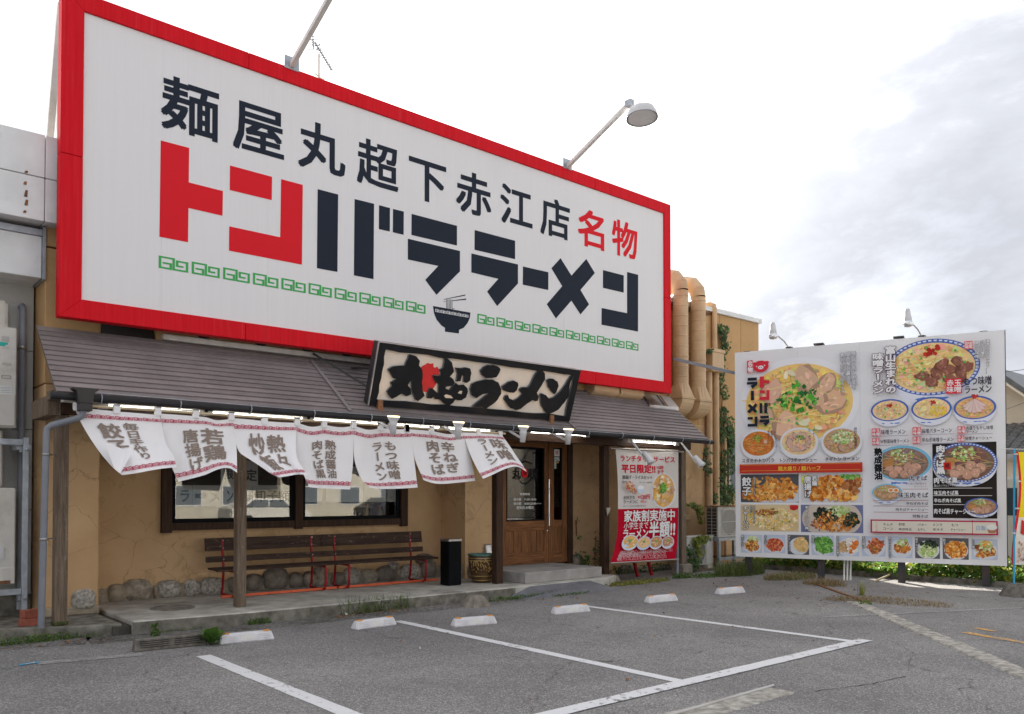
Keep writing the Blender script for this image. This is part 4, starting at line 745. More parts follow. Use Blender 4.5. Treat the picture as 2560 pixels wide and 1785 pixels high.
STR = [ # brush strokes traced as outlines
 [K1(*p) for p in [(475, 575), (560, 522), (765, 510), (835, 330), (870, 318), (960, 345), (1025, 425), (1010, 505), (1065, 575), (1075, 660), (1060, 800), (1070, 940), (1110, 1030), (1055, 1080), (990, 1125), (950, 1100), (905, 990), (885, 840), (890, 745), (855, 790), (815, 850), (865, 910), (875, 1010), (790, 1042), (710, 990), (620, 1050), (540, 1085), (475, 1010), (455, 955), (540, 865), (515, 800), (640, 740), (560, 725), (515, 650)]],
 [K1(*p) for p in [(1450, 380), (1510, 390), (1580, 450), (1605, 550), (1620, 610), (1545, 700), (1600, 740), (1630, 800), (1600, 850), (1540, 868), (1480, 875), (1470, 905), (1540, 935), (1580, 890), (1650, 810), (1700, 850), (1790, 840), (1850, 900), (1860, 960), (1830, 1060), (1750, 1110), (1640, 1100), (1600, 1160), (1530, 1205), (1440, 1165), (1370, 1100), (1290, 1090), (1270, 1040), (1230, 1080), (1155, 1075), (1160, 1000), (1190, 910), (1240, 900), (1300, 960), (1350, 1000), (1350, 900), (1355, 830), (1300, 800), (1270, 750), (1250, 675), (1380, 690), (1395, 640), (1370, 580), (1430, 545), (1455, 440)]],
 [K1(*p) for p in [(1650, 545), (1740, 555), (1830, 540), (1900, 560), (1920, 640), (1900, 770), (1840, 812), (1785, 790), (1795, 690), (1755, 680), (1730, 780), (1660, 785), (1680, 660)]],
 [K2(*p) for p in [(200, 530), (260, 460), (340, 428), (440, 430), (520, 465), (548, 500), (530, 560), (480, 640), (400, 655), (300, 655), (230, 610)]],
 [K2(*p) for p in [(25, 850), (50, 760), (160, 710), (300, 680), (420, 685), (510, 730), (560, 850), (560, 930), (500, 1030), (400, 1120), (300, 1188), (220, 1165), (60, 1145), (180, 1050), (280, 970), (370, 915), (240, 935), (130, 1005), (50, 960)]],
 [K2(*p) for p in [(580, 800), (690, 720), (780, 700), (850, 735), (860, 780), (830, 870), (780, 912), (700, 905), (590, 865)]],
 [K2(*p) for p in [(880, 850), (930, 815), (1025, 820), (1090, 720), (1150, 590), (1210, 530), (1280, 522), (1320, 580), (1325, 680), (1260, 790), (1180, 915), (1215, 980), (1195, 1050), (1150, 1062), (1110, 1035), (1010, 1100), (900, 1190), (820, 1215), (730, 1180), (660, 1100), (610, 1030), (630, 965), (680, 950), (700, 1010), (780, 1045), (860, 1000), (930, 930), (885, 890)]],
 [K2(*p) for p in [(1350, 700), (1400, 665), (1470, 670), (1540, 720), (1558, 790), (1520, 900), (1485, 940), (1430, 890), (1380, 820)]],
 [K2(*p) for p in [(1235, 950), (1265, 920), (1340, 955), (1390, 1015), (1480, 990), (1590, 890), (1690, 750), (1760, 640), (1800, 605), (1805, 640), (1760, 740), (1740, 880), (1735, 980), (1660, 1080), (1560, 1200), (1480, 1245), (1385, 1285), (1320, 1240), (1260, 1140)]]]
def ccw(P): return P if sum((b[0] - a[0]) * (b[1] + a[1]) for a, b in zip(P, P[1:] + P[:1])) < 0 else P[::-1]
def rough(P, s=.006):
    out = []
    for (a, b) in zip(P, P[1:] + P[:1]):
        n = max(1, int(math.dist(a, b) / .05)); out.append(a)
        for k in range(1, n): out.append((a[0] + (b[0] - a[0]) * k / n + rg(s), a[1] + (b[1] - a[1]) * k / n + rg(s)))
    return out
for S_ in STR:
    P = rough(ccw([QP.uv(*q) for q in S_])); mb = MB(); mb.prism([QP.pt(*p, -.006) for p in P], QP.n * .034, 0, 1); mb.build('brush_stroke', ['sign_black', 'letter_side'], SS)
RD = [K1(*p) for p in [(1060, 550), (1095, 520), (1130, 505), (1180, 470), (1230, 485), (1275, 478), (1275, 530), (1300, 560), (1345, 535), (1365, 570), (1375, 680), (1255, 670), (1280, 770), (1330, 820), (1275, 910), (1190, 905), (1170, 975), (1085, 965), (1055, 880), (1060, 700)]]
P = ccw([QP.uv(*q) for q in RD]); mb = MB(); mb.prism([QP.pt(*p, -.007) for p in P], QP.n * .012); mb.build('red_disc', 'seal_red', SS)
# hole of the brush letter
a = Art(QP, .0305); a.poly([K1(*p) for p in [(1680, 985), (1720, 945), (1760, 950), (1745, 1005)]], (.60, .53, .45)); a.poly([K1(*p) for p in [(1440, 1030), (1480, 1008), (1560, 1030), (1600, 1075), (1470, 1070)]], (.60, .53, .45)); a.build('letter_gap', SS)
for px in (948, 1377):
    q = atY(px, 1040, 10.1); mb = MB(); mb.box((q.x - .04, 10.06, 2.74), (q.x + .04, 10.16, 2.95)); mb.build('foot_bracket', 'rust', SS)
mb = MB(); mb.bar((6.2, 10.9, 3.5), (6.2, 10.06, 3.4), .03).bar((9.8, 10.9, 3.5), (9.8, 10.06, 3.4), .03).bar((5.6, 10.95, 3.66), (6.1, 10.15, 3.1), .03); mb.build('rear_strut', 'dark_steel', SS)
# ================================================================== NOREN (shop curtain)
YN = 9.93
CT = thing('shop_curtain', 'long white shop curtain of seven panels with brown lettering blowing below the eave', 'curtain', (5.3, YN, 2.58))
mb = MB(); mb.tube([atY(182, 1012, YN), atY(1263, 1084, YN)], .016, 8); mb.build('rod', 'bamboo', CT)
def polyl(P, t):
    L_ = [math.dist(a, b) for a, b in zip(P, P[1:])]; T = sum(L_) * t
    for (a, b), l in zip(zip(P, P[1:]), L_):
        if T <= l + 1e-9: k = T / l; return (a[0] + (b[0] - a[0]) * k, a[1] + (b[1] - a[1]) * k)
        T -= l
    return P[-1]
def smoothp(P, n=3):
    for _ in range(n):
        Q = [P[0]]
        for a, b in zip(P, P[1:]): Q += [(a[0] * .75 + b[0] * .25, a[1] * .75 + b[1] * .25), (a[0] * .25 + b[0] * .75, a[1] * .25 + b[1] * .75)]
        P = Q + [P[-1]]
    return P
class Cloth:
    def __init__(s, top, bot, left, right, ph, amp, lift):
        s.T, s.B, s.L, s.R = map(smoothp, (top, bot, left, right)); s.ph = ph; s.amp = amp; s.lift = lift
    def px(s, u, v):
        T = polyl(s.T, u); B_ = polyl(s.B, u); l = polyl(s.L, v); r = polyl(s.R, v); c = (s.T[0], s.T[-1], s.B[0], s.B[-1])
        return tuple((1 - v) * T[i] + v * B_[i] + (1 - u) * l[i] + u * r[i] - ((1 - u) * (1 - v) * c[0][i] + u * (1 - v) * c[1][i] + (1 - u) * v * c[2][i] + u * v * c[3][i]) for i in (0, 1))
    def w(s, u, v, off=0):
        y = YN - s.lift * v ** 1.5 + s.amp * v * math.sin(u * 7 + s.ph + v * 2.2) + .4 * s.amp * math.sin(u * 19 + s.ph * 2 + v * 4) * v
        return atY(*s.px(u, v), y - off)
PAN = [
 ([N1(*p) for p in [(85, 205), (350, 218), (620, 250), (880, 268), (1170, 295)]], [N1(*p) for p in [(690, 1060), (850, 1040), (1050, 1000), (1200, 975), (1382, 960)]], [N1(*p) for p in [(85, 205), (140, 340), (230, 510), (400, 770), (580, 975), (690, 1060)]], [N1(*p) for p in [(1170, 295), (1215, 480), (1240, 660), (1340, 790), (1370, 880), (1382, 960)]], .3, .035, .35,
  [('餃子', .17, .47, .19, .66), ('毎日手作り', .50, .70, .17, .80)]),
 ([N1(*p) for p in [(1172, 275), (1400, 290), (1640, 310), (1770, 320), (1880, 365), (1990, 355), (2105, 342)]], [N1(*p) for p in [(1410, 1145), (1550, 1110), (1750, 1060), (1900, 985), (2050, 955), (2155, 1030)]], [N1(*p) for p in [(1172, 275), (1215, 480), (1240, 660), (1290, 850), (1330, 980), (1410, 1145)]], [N1(*p) for p in [(2105, 342), (2135, 520), (2155, 780), (2157, 1030)]], 1.2, .03, .22,
  [('若鶏', .50, .84, .20, .82), ('唐揚げ', .25, .48, .22, .90)]),
 ([N2(*p) for p in [(12, 232), (200, 245), (420, 270), (620, 285), (822, 292)]], [N2(*p) for p in [(600, 988), (720, 970), (840, 945), (970, 955)]], [N2(*p) for p in [(12, 232), (40, 450), (68, 660), (200, 740), (400, 870), (500, 945), (600, 988)]], [N2(*p) for p in [(822, 292), (818, 500), (815, 730), (900, 870), (970, 955)]], 2.2, .035, .38,
  [('熱々', .50, .82, .20, .82), ('炒飯', .20, .48, .18, .86)]),
 ([N2(*p) for p in [(824, 285), (920, 320), (1010, 345), (1100, 335), (1175, 312), (1260, 335), (1400, 352), (1550, 330)]], [N2(*p) for p in [(985, 1112), (1100, 1125), (1300, 1132), (1505, 1142)]], [N2(*p) for p in [(824, 285), (820, 500), (816, 730), (890, 900), (940, 1010), (985, 1112)]], [N2(*p) for p in [(1550, 330), (1553, 560), (1548, 755), (1530, 950), (1505, 1142)]], 3.4, .02, .12,
  [('熟成醤油', .50, .70, .22, .83), ('肉そば黒', .27, .47, .22, .83)]),
 ([N2(*p) for p in [(1552, 330), (1640, 355), (1720, 382), (1800, 378), (1890, 360), (1990, 362), (2080, 375), (2270, 372)]], [N2(*p) for p in [(1760, 1118), (1880, 1136), (2100, 1132), (2250, 1125), (2368, 1116)]], [N2(*p) for p in [(1552, 330), (1553, 560), (1555, 760), (1610, 930), (1670, 1040), (1760, 1118)]], [N2(*p) for p in [(2270, 372), (2300, 560), (2323, 742), (2345, 940), (2368, 1116)]], 4.2, .025, .15,
  [('もつ味噌', .52, .74, .20, .83), ('ラーメン', .30, .50, .20, .84)]),
 ([N3(*p) for p in [(231, 322), (400, 335), (520, 345), (620, 368), (720, 388), (800, 375), (892, 362)]], [N3(*p) for p in [(400, 968), (480, 1000), (600, 1025), (850, 1003), (1062, 980)]], [N3(*p) for p in [(231, 322), (260, 520), (285, 692), (340, 830), (380, 920), (400, 968)]], [N3(*p) for p in [(892, 362), (945, 490), (985, 625), (1030, 800), (1062, 980)]], 5.1, .025, .15,
  [('辛ねぎ', .52, .78, .17, .80), ('肉そば', .25, .50, .17, .83)]),
 ([N3(*p) for p in [(894, 362), (1000, 366), (1100, 370), (1250, 380), (1400, 392)]], [N3(*p) for p in [(1160, 955), (1300, 895), (1450, 820), (1600, 785), (1718, 865)]], [N3(*p) for p in [(894, 362), (945, 490), (987, 625), (1070, 800), (1160, 955)]], [N3(*p) for p in [(1400, 392), (1500, 530), (1590, 670), (1670, 780), (1718, 865)]], 6.0, .03, .40,
  [('味噌', .56, .90, .13, .80), ('ラーメン', .26, .52, .13, .80)])]
INK = (.235, .185, .155)
for top, bot, left, right, ph, amp, lift, texts in PAN:
    c = Cloth(top, bot, left, right, ph, amp, lift); NU, NV = 30, 24; mb = MB()
    mb.add([c.w(i / NU, j / NV) for j in range(NV + 1) for i in range(NU + 1)], [(j * (NU + 1) + i, (j + 1) * (NU + 1) + i, (j + 1) * (NU + 1) + i + 1, j * (NU + 1) + i + 1) for j in range(NV) for i in range(NU)], 0, None, True)
    o = mb.build('curtain_panel', 'noren_cloth', CT)
    mb = MB()
    for body, u0, u1, v0, v1 in texts:
        hh = (v1 - v0) / len(body)
        for k, ch in enumerate(body):
            g = glyph(ch)
            bm = bmesh.new(); vs = [bm.verts.new((x, y, 0)) for x, y in g[0]]
            for f in g[1]:
                try: bm.faces.new([vs[i] for i in f])
                except Exception: pass
            for cut in range(1, 5):
                for ax in (0, 1):
                    co = [0, 0, 0]; co[ax] = -.1 + cut * .22; no = [0, 0, 0]; no[ax] = 1
                    bmesh.ops.bisect_plane(bm, geom=bm.verts[:] + bm.edges[:] + bm.faces[:], plane_co=co, plane_no=no)
            bm.verts.index_update()
            for di, (dx, dy) in enumerate(thick(.032)):
                V = []
                for q in bm.verts:
                    x, y = q.co.x, q.co.y + .12
                    if ch == 'ー': x, y = y, 1 - x
                    V.append(c.w(u0 + (x + dx) * (u1 - u0), v0 + (k + 1 - y - dy) * hh, .012 + di * .0001))
                mb.add(V, [[q.index for q in f.verts] for f in bm.faces], 0, INK)
            bm.free()
    mb.build('lettering', 'print', o)['kind'] = 'stuff'
    mb = MB()
    for v0, v1 in ((.075, .125), (.875, .935)):
        n = 9
        for k in range(n): meander_unit(lambda p: c.w((k + .06 + p[0] * .88) / n, v1 - p[1] * (v1 - v0), .012), lambda q: mb.add(q, [(0, 1, 2, 3)], 0, (.42, .008, .06)), .045, .085)
    mb.build('meander_border', 'print', o)['kind'] = 'stuff'
# folded corner of the first panel
mb = MB(); P = [N1(*p) for p in [(470, 640), (740, 742), (805, 798), (665, 1040), (590, 978)]]; ys = [9.60, 9.70, 9.62, 9.50, 9.52]
P3 = [atY(*p, y) for p, y in zip(P, ys)]; mb.add(P3, [(0, 4, 1), (1, 4, 3), (1, 3, 2)], 0, None, True); mb.build('folded_corner', 'noren_cloth', CT)
for q in [N1(110, 185), N1(620, 225), N1(1145, 250), N1(1628, 285), N1(2083, 315), N2(415, 270), N2(830, 285), N2(1175, 310), N2(1550, 320), N2(1895, 350), N2(2228, 365), N3(187, 320), N3(505, 340), N3(1100, 368), N3(1380, 385)]:
    p = atY(*q, YN); mb = MB(); mb.box((p.x - .035, YN - .02, p.z - .045), (p.x + .035, YN - .006, p.z + .055)).box((p.x - .035, YN + .006, p.z - .03), (p.x + .035, YN + .02, p.z + .055)).box((p.x - .035, YN - .02, p.z + .045), (p.x + .035, YN + .02, p.z + .055)); mb.build('loop', 'noren_cloth', CT)
# fluorescent battens under the eave
def batten(x0, z0, x1, z1, y, label):
    t = thing('tube_light', label, 'tube light', ((x0 + x1) / 2, y, (z0 + z1) / 2), group='lit tube lights under the eave')
    mb = MB(); mb.bar((x0, y + .04, z0 + .05), (x1, y + .04, z1 + .05), .07, .04); mb.build('batten', 'white_paint', t)
    mb = MB(); mb.tube([(x0 + .05, y, z0), (x1 - .05, y, z1)], .011, 8); mb.build('tube', 'tube_light', t)
    for x, z in ((x0, z0), (x1, z1)): mb = MB(); mb.box((x - .05, y - .03, z - .03), (x + .05, y + .03, z + .035)); mb.build('lamp_holder', 'white_paint', t)
xs = [2.52, 3.70, 5.05, 6.25, 7.25, 8.22]; lb = ['lit tube light behind the leftmost curtain panel', 'lit tube light above the second and third curtain panels', 'lit tube light above the fourth curtain panel', 'lit tube light left of the first eave spotlight', 'lit tube light behind the sixth and seventh curtain panels']
for i in range(5): batten(xs[i] + .03, 2.605, xs[i + 1] - .03, 2.600, 10.03, lb[i])
batten(9.10, 2.655, 10.50, 2.66, 10.2, 'thin lit tube light above the wooden door'); batten(11.6, 2.61, 13.02, 2.61, 10.2, 'lit tube light above the red and white banner')
mb = MB(); mb.box((2.15, 10.0, 2.63), (8.9, 10.16, 2.66)); struct_o = mb.build('light_rail', 'white_paint', B)
# eave spotlights
def spot(x, up, z, label):
    t = thing('spotlight', label, 'spotlight', (x, 10.0, 2.66), group='white spotlights on arms along the eave')
    if up:
        ld = bpy.data.lights.new('lamp_light', 'SPOT'); ld.energy = .9; ld.color = (1, .62, .30); ld.spot_size = R(95); ld.spot_blend = .7; ld.shadow_soft_size = .05
        lo_ = bpy.data.objects.new('lamp_light', ld); COL.objects.link(lo_); lo_.location = (x, 9.585, z + .17); lo_.rotation_euler = Vector((0, -.35, -1)).to_track_quat('Z', 'Y').to_euler(); lo_.parent = t; lo_.matrix_parent_inverse = WM[t].inverted(); WM[lo_] = Matrix()
    y = 9.60; mb = MB(); mb.bar((x, 10.02, 2.66), (x, y + .02, z - .06), .028); mb.build('arm', 'lamp_white', t)
    ax = Vector((0, -.08, 1)) if up else Vector((.15, -.55, -.7)); ax.normalize(); c = Vector((x, y, z))
    if up: prof = [(.001, -.12), (.042, -.12), (.046, -.02), (.055, 0), (.056, .05), (.05, .055), (.078, .10), (.085, .13), (.07, .125), (.001, .10)]
    else: prof = [(.001, -.10), (.04, -.10), (.046, -.02), (.052, 0), (.056, .06), (.075, .12), (.078, .135), (.06, .13), (.001, .11)]
    mb = MB(); mb.lathe(c, prof, 16, axis=ax); mb.build('lamp_head', 'lamp_white', t)
    mb = MB(); mb.lathe(c, [(.072, .118), (.083, .118), (.086, .135), (.074, .138), (.001, .128)] if up else [(.066, .132), (.076, .134), (.06, .15), (.001, .155)], 16, axis=ax); mb.build('bulb', 'warm_bulb' if up else 'clear_lens', t)
for x, up, z, l in ((6.105, 1, 2.55, 'white spotlight shining up at the left end of the brush sign'), (7.215, 1, 2.535, 'second upward spotlight under the brush sign, above the sixth curtain panel'), (8.47, 1, 2.545, 'third upward spotlight, left of the door top'), (9.45, 1, 2.55, 'fourth upward spotlight, right of the door glass'), (11.42, 0, 2.29, 'white spotlight hanging down in front of the banner'), (12.90, 0, 2.27, 'rightmost white spotlight hanging past the last porch post')): spot(x, up, z, l)

# ================================================================== LUNCH BANNER
BP = Plane((11.2, 10.28, 0), (1, 0, 0), (0, 0, 1))
BN = thing('lunch_banner', 'hanging banner, white above and red below, with red and white lunch offers and bowls', 'banner', (12.2, 10.28, .35))
def bw(u, v, off=0):  # u 0..1 across, v 0..1 down; bottom edge blows left and forward
    lft = polyl(smoothp([Z1(967, 512), Z1(985, 700), Z1(987, 950), Z1(985, 1100), Z1(965, 1230), Z1(930, 1340)]), v); rgt = polyl(smoothp([Z1(1417, 528), Z1(1416, 800), Z1(1417, 1000), Z1(1412, 1180), Z1(1396, 1312)]), v)
    return atY(lft[0] + (rgt[0] - lft[0]) * u, lft[1] + (rgt[1] - lft[1]) * u, 10.28 - .22 * max(0, v - .55) ** 1.5 + .015 * math.sin(u * 5 + v * 3) - off)
vs_ = .527
for v0, v1, mt in ((0, vs_, 'banner_cloth'), (vs_, 1, 'banner_red')):
    mb = MB(); NU, NV = 12, 14; mb.add([bw(i / NU, v0 + (v1 - v0) * j / NV) for j in range(NV + 1) for i in range(NU + 1)], [(j * (NU + 1) + i, (j + 1) * (NU + 1) + i, (j + 1) * (NU + 1) + i + 1, j * (NU + 1) + i + 1) for j in range(NV) for i in range(NU)], 0, None, True); mb.build('cloth', mt, BN)
class BannerPlane(Plane):  # pixels -> banner (u, v) -> cloth surface
    def uv(s, px, py):
        v = (py - Z1(0, 512)[1]) / (Z1(0, 1325)[1] - Z1(0, 512)[1])
        for _ in range(6):
            v = max(-.02, min(1.02, v)); 
            u = 0.5
            for _ in range(2):
                q = s.P(0, v); r = s.P(1, v); u = (px - q[0]) / (r[0] - q[0]); yy = q[1] + (r[1] - q[1]) * u; v += (py - yy) / 284
        return (u, -v)
    def P(s, u, v):
        l = polyl(LFT, min(1, max(0, v))); r = polyl(RGT, min(1, max(0, v))); return (l[0] + (r[0] - l[0]) * u, l[1] + (r[1] - l[1]) * u)
    def pt(s, a, b, off=0): return bw(a, min(1, max(0, -b)), off)
LFT = smoothp([Z1(967, 512), Z1(985, 700), Z1(987, 950), Z1(985, 1100), Z1(965, 1230), Z1(930, 1340)]); RGT = smoothp([Z1(1417, 528), Z1(1416, 800), Z1(1417, 1000), Z1(1412, 1180), Z1(1396, 1312)])
BPL = BannerPlane((0, 0, 0), (1, 0, 0), (0, 0, 1)); BRED = (.58, .015, .04)
def btext(body, tl, br, col, off=.02, ol=None): A.text(body, Z1(*tl), Z1(*br), col, off, ol)
A = Art(BPL, .006, .0003)
btext('ランチタイムサービス', (1003, 566), (1392, 618), BRED, .03); btext('平日限定!!', (1012, 630), (1253, 694), BRED, .04); btext('15時', (1264, 640), (1312, 668), BRED, .03); btext('まで', (1270, 672), (1312, 698), BRED, .03)
G_ = (.05, .05, .06); btext('唐揚げ・ライスセット', (1017, 708), (1232, 738), G_, .01); btext('(2ヶ)', (1018, 748), (1052, 768), G_, .01); btext('(大・中・小選択可)', (1140, 754), (1232, 768), G_, .0)
btext('お好きな', (1026, 855), (1107, 880), G_, .01); btext('ラーメンに', (1026, 886), (1128, 910), G_, .01); btext('+120円', (1128, 848), (1215, 880), BRED, .03); btext('(税込)', (1148, 886), (1194, 908), BRED, .0); btext('※ラーメンご注文のお客様に限ります', (1026, 922), (1184, 934), G_, .0)
W_c = (.76, .76, .76)
btext('家族割実施中', (1032, 962), (1390, 1030), W_c, .03); btext('小学生まで', (1030, 1046), (1200, 1090), W_c, .01); btext('ラーメン', (1026, 1102), (1198, 1152), W_c, .03); btext('半額!!', (1212, 1042), (1390, 1142), W_c, .035)
A.build('lettering', BN)
A = Art(BPL, .006, .0003)
for k, s_ in enumerate(('※対象商品はお得な麺類サイズ トンバラ/味噌ラーメン/肉そば黒/熟成醤油肉そば(トッピング除く)', '※小学生までのお子様お一人様一杯のご注文が対象となります。通常メニューより一杯分', '※小学生までに限らせていただくお得な商品です。', '※麺増しサイズでのご注文となります。スタッフにお申し付けください。')):
    A.text(s_, Z1(1003 - k * 6, 1248 + k * 14 + (0)), Z1((1372, 1330, 1152, 1345)[k] - k * 4, 1260 + k * 14), (.70, .62, .64), 0)
A.build('small_print', BN)
def cr_(c, j=.15): k = random.uniform(1 - j, 1 + j); return tuple(min(1, x * k * random.uniform(.94, 1.06)) for x in c)
def bowl(A, cx, cy, rx, ry, rim, soup, kind, depth=.30, meander=False, n=None, plate=False):
    """a printed ramen bowl in plane units; kind picks the toppings"""
    if depth:
        pts = [(cx + rx * math.cos(t), cy + ry * .2 * math.sin(t) - abs(math.sin(t)) ** .8 * (ry + depth * ry) * .9) for t in [math.pi + math.pi * i / 16 for i in range(17)]]
        A.polyuv(pts, (.70, .72, .80) if rim[2] > rim[0] * 1.3 else (.70, .71, .74))
        if rim[2] > rim[0] * 1.5:
            for k in range(4): t = random.uniform(-.6, .6); A.blob(cx + rx * t * .8, cy - ry * (1.0 + depth * .45), rx * .12, (.12, .22, .55), 6, .3, random.uniform(-.3, .3))
    A.ell(cx, cy, rx, ry, rim, 40)
    if meander:
        for k in range(26):
            t = 2 * math.pi * k / 26; r1, r2 = .985, .90
            for q in range(2): t0 = t + q * .12; t1 = t0 + .075; A.polyuv([(cx + rx * r * math.cos(tt), cy + ry * r * math.sin(tt)) for r, tt in ((r2 + .012, t0), (r2 + .012, t1), (r1 - .02, t1), (r1 - .02, t0))], (.62, .68, .82), False)
        A.up()
    ir = .90; A.ell(cx, cy - ry * .02, rx * ir, ry * (ir - .02), soup, 36)
    def rnd(m=.78): t = random.uniform(0, 6.283); r = math.sqrt(random.random()) * m; return cx + rx * r * math.cos(t), cy + ry * r * math.sin(t) * .95
    n = n or int(60 + 700 * rx)
    for _ in range(n): x, y = rnd(.80); A.blob(x, y, rx * random.uniform(.02, .10), cr_(tuple(min(.9, q * random.choice((.7, 1.0, 1.15, 1.3))) for q in soup), .15), 6, random.uniform(.3, 1))
    def noodles(c, m=14, where=None):
        for _ in range(m): x, y = rnd(.7); a_ = random.uniform(-.6, .6); l = rx * random.uniform(.12, .3); A.line((x - l * math.cos(a_), y - l * math.sin(a_) * .7), (x + l * math.cos(a_), y + l * math.sin(a_) * .7), rx * .014, cr_(c))
    def slice_(x, y, w_, h_, c=(.70, .44, .30)):
        rt = random.uniform(0, 3.1); A.blob(x, y, w_, tuple(q * .6 for q in c), 9, h_, rt); A.blob(x + w_ * .02, y + w_ * .05, w_ * .9, cr_(c, .1), 9, h_, rt)
        for _ in range(9): A.blob(x + random.uniform(-.55, .55) * w_, y + random.uniform(-.5, .5) * w_ * h_, w_ * random.uniform(.08, .26), cr_(random.choice((tuple(min(.9, q * 1.35) for q in c), tuple(q * .8 for q in c), tuple(min(.9, q * 1.15) for q in c))), .12), 6, .5, rt)
    def greens(x, y, r, m, pal=((.04, .25, .03), (.10, .42, .05), (.02, .14, .03), (.35, .60, .12))):
        for _ in range(m):
            t = random.uniform(0, 6.28); q = math.sqrt(random.random()) * r; A.blob(x + q * math.cos(t) * 1.25, y + q * math.sin(t) * .85, r * random.uniform(.13, .24), cr_(random.choice(pal), .2), 4, random.uniform(.4, 1))
    noodles((.80, .55, .18), 10 + int(30 * rx))
    if kind == 'pork':
        for x, y, q in ((-.45, .25, .25), (.15, .50, .27), (.55, -.05, .27), (-.20, -.55, .27), (.30, .05, .2), (-.55, -.3, .2), (.5, .38, .2)): slice_(cx + rx * x, cy + ry * y, rx * q, .8)
        for x, y in ((.1, -.5), (.35, -.6), (-.1, .65), (.15, -.45), (-.2, .6)): A.blob(cx + rx * x, cy + ry * y, rx * .09, cr_((.80, .74, .50)), 6, .5)
        noodles((.85, .68, .28), 10); greens(cx, cy + ry * .08, rx * .27, 70)
        for _ in range(16): x, y = rnd(.75); A.blob(x, y, rx * .03, cr_((.1, .45, .08)), 4)
    elif kind == 'beef':
        for _ in range(3): noodles((.85, .58, .22), 16)
        for x, y in ((.05, -.25), (-.25, -.30), (.30, -.15), (.50, .10), (.55, -.35), (.15, .05), (-.05, -.55), (.33, -.48), (.68, -.08)):
            slice_(cx + rx * (x + .05), cy + ry * y, rx * .17, .75, (.25, .10, .07))
            for _ in range(4): A.blob(cx + rx * (x + .05 + random.uniform(-.1, .1)), cy + ry * (y + random.uniform(-.15, .15)), rx * .05, cr_((.36, .17, .12), .25), 5, .5)
        for _ in range(22): A.blob(cx + rx * random.uniform(-.14, .16), cy + ry * random.uniform(.42, .72), rx * .05, cr_((.45, .03, .02), .3), 5)
        for _ in range(16): x, y = rnd(.75); A.blob(x, y, rx * .035, cr_((.12, .45, .08)), 4)
    elif kind == 'miso':
        for _ in range(2): noodles((.85, .60, .22), 12)
        for _ in range(14): x, y = rnd(.7); A.blob(x, y, rx * .04, cr_((.05, .35, .08)), 4)
        for _ in range(10): A.blob(cx + rx * random.uniform(-.1, .12), cy + ry * random.uniform(.3, .5), rx * .07, cr_((.45, .04, .03), .3), 5)
    elif kind == 'corn':
        for _ in range(60): A.blob(cx + rx * random.uniform(-.1, .72), cy + ry * random.uniform(-.6, .15), rx * .05, cr_((.82, .58, .06), .15), 6)
        A.blob(cx - rx * .35, cy, rx * .16, (.85, .72, .35), 6)
        for _ in range(10): A.blob(cx + rx * random.uniform(0, .2), cy + ry * random.uniform(.35, .6), rx * .07, cr_((.45, .04, .03), .3), 5)
    elif kind == 'fan':
        for k in range(7):
            t = math.pi * (1.02 + .16 * k); x = cx + rx * .45 * math.cos(t) ; y = cy + ry * .15 + ry * .55 * math.sin(t); A.polyuv([(cx - rx * .02, cy + ry * .8), (x - rx * .16, y), (x, y - ry * .12), (x + rx * .16, y)], (.50, .27, .20)); A.polyuv([(cx - rx * .02, cy + ry * .76), (x - rx * .14, y), (x, y - ry * .07), (x + rx * .13, y)], cr_((.70, .52, .50), .06))
        for _ in range(10): A.blob(cx + rx * random.uniform(-.12, .12), cy + ry * random.uniform(.8, 1.05), rx * .07, cr_((.45, .04, .03), .3), 5)
    elif kind == 'spicy':
        noodles((.75, .35, .10), 30); greens(cx + rx * .0, cy + ry * .35, rx * .26, 40); slice_(cx + rx * .4, cy + ry * .1, rx * .15, .7)
    elif kind == 'chashu':
        for k in range(12): t = k * .52; slice_(cx + rx * .5 * math.cos(t), cy + ry * .5 * math.sin(t), rx * .22, .7, (.60, .38, .30))
        slice_(cx, cy - ry * .25, rx * .22, .7); greens(cx + rx * .08, cy + ry * .25, rx * .22, 34)
    elif kind == 'negi':
        for x, y in ((-.5, -.1), (0, -.5), (.5, -.3), (-.3, .4)): slice_(cx + rx * x, cy + ry * y, rx * .24, .7, (.50, .33, .22))
        greens(cx + rx * .05, cy + ry * .25, rx * .42, 90, ((.55, .68, .30), (.70, .76, .50), (.30, .50, .12), (.62, .72, .42)))
    elif kind == 'soba':
        noodles((.72, .45, .14), 24)
        for x, y in ((-.45, -.25), (-.15, -.4), (.2, -.2), (.5, -.25), (.1, -.6), (.35, -.5), (-.3, -.6)): slice_(cx + rx * x, cy + ry * y, rx * .2, .9, (.58, .34, .24))
        greens(cx, cy + ry * .45, rx * .3, 50, ((.50, .62, .25), (.68, .74, .45), (.30, .50, .12)))
        for k in range(5): A.line((cx - rx * .75, cy + ry * (.1 - k * .08)), (cx - rx * .3, cy + ry * (.25 - k * .08)), rx * .05, cr_((.50, .24, .08)))
    elif kind == 'egg':
        noodles((.72, .45, .14), 14)
        for x, y in ((-.2, -.4), (.2, -.45), (-.5, -.2), (.45, -.3)): slice_(cx + rx * x, cy + ry * y, rx * .22, .8, (.60, .36, .22))
        for x in (.25, .58): A.ell(cx + rx * x, cy + ry * .25, rx * .2, ry * .26, (.78, .72, .62), 14); A.ell(cx + rx * x, cy + ry * .25, rx * .12, ry * .16, (.75, .22, .03), 12)
        greens(cx - rx * .2, cy + ry * .4, rx * .25, 24, ((.6, .68, .3), (.7, .75, .5)))
A = Art(BPL, .006, .0003)
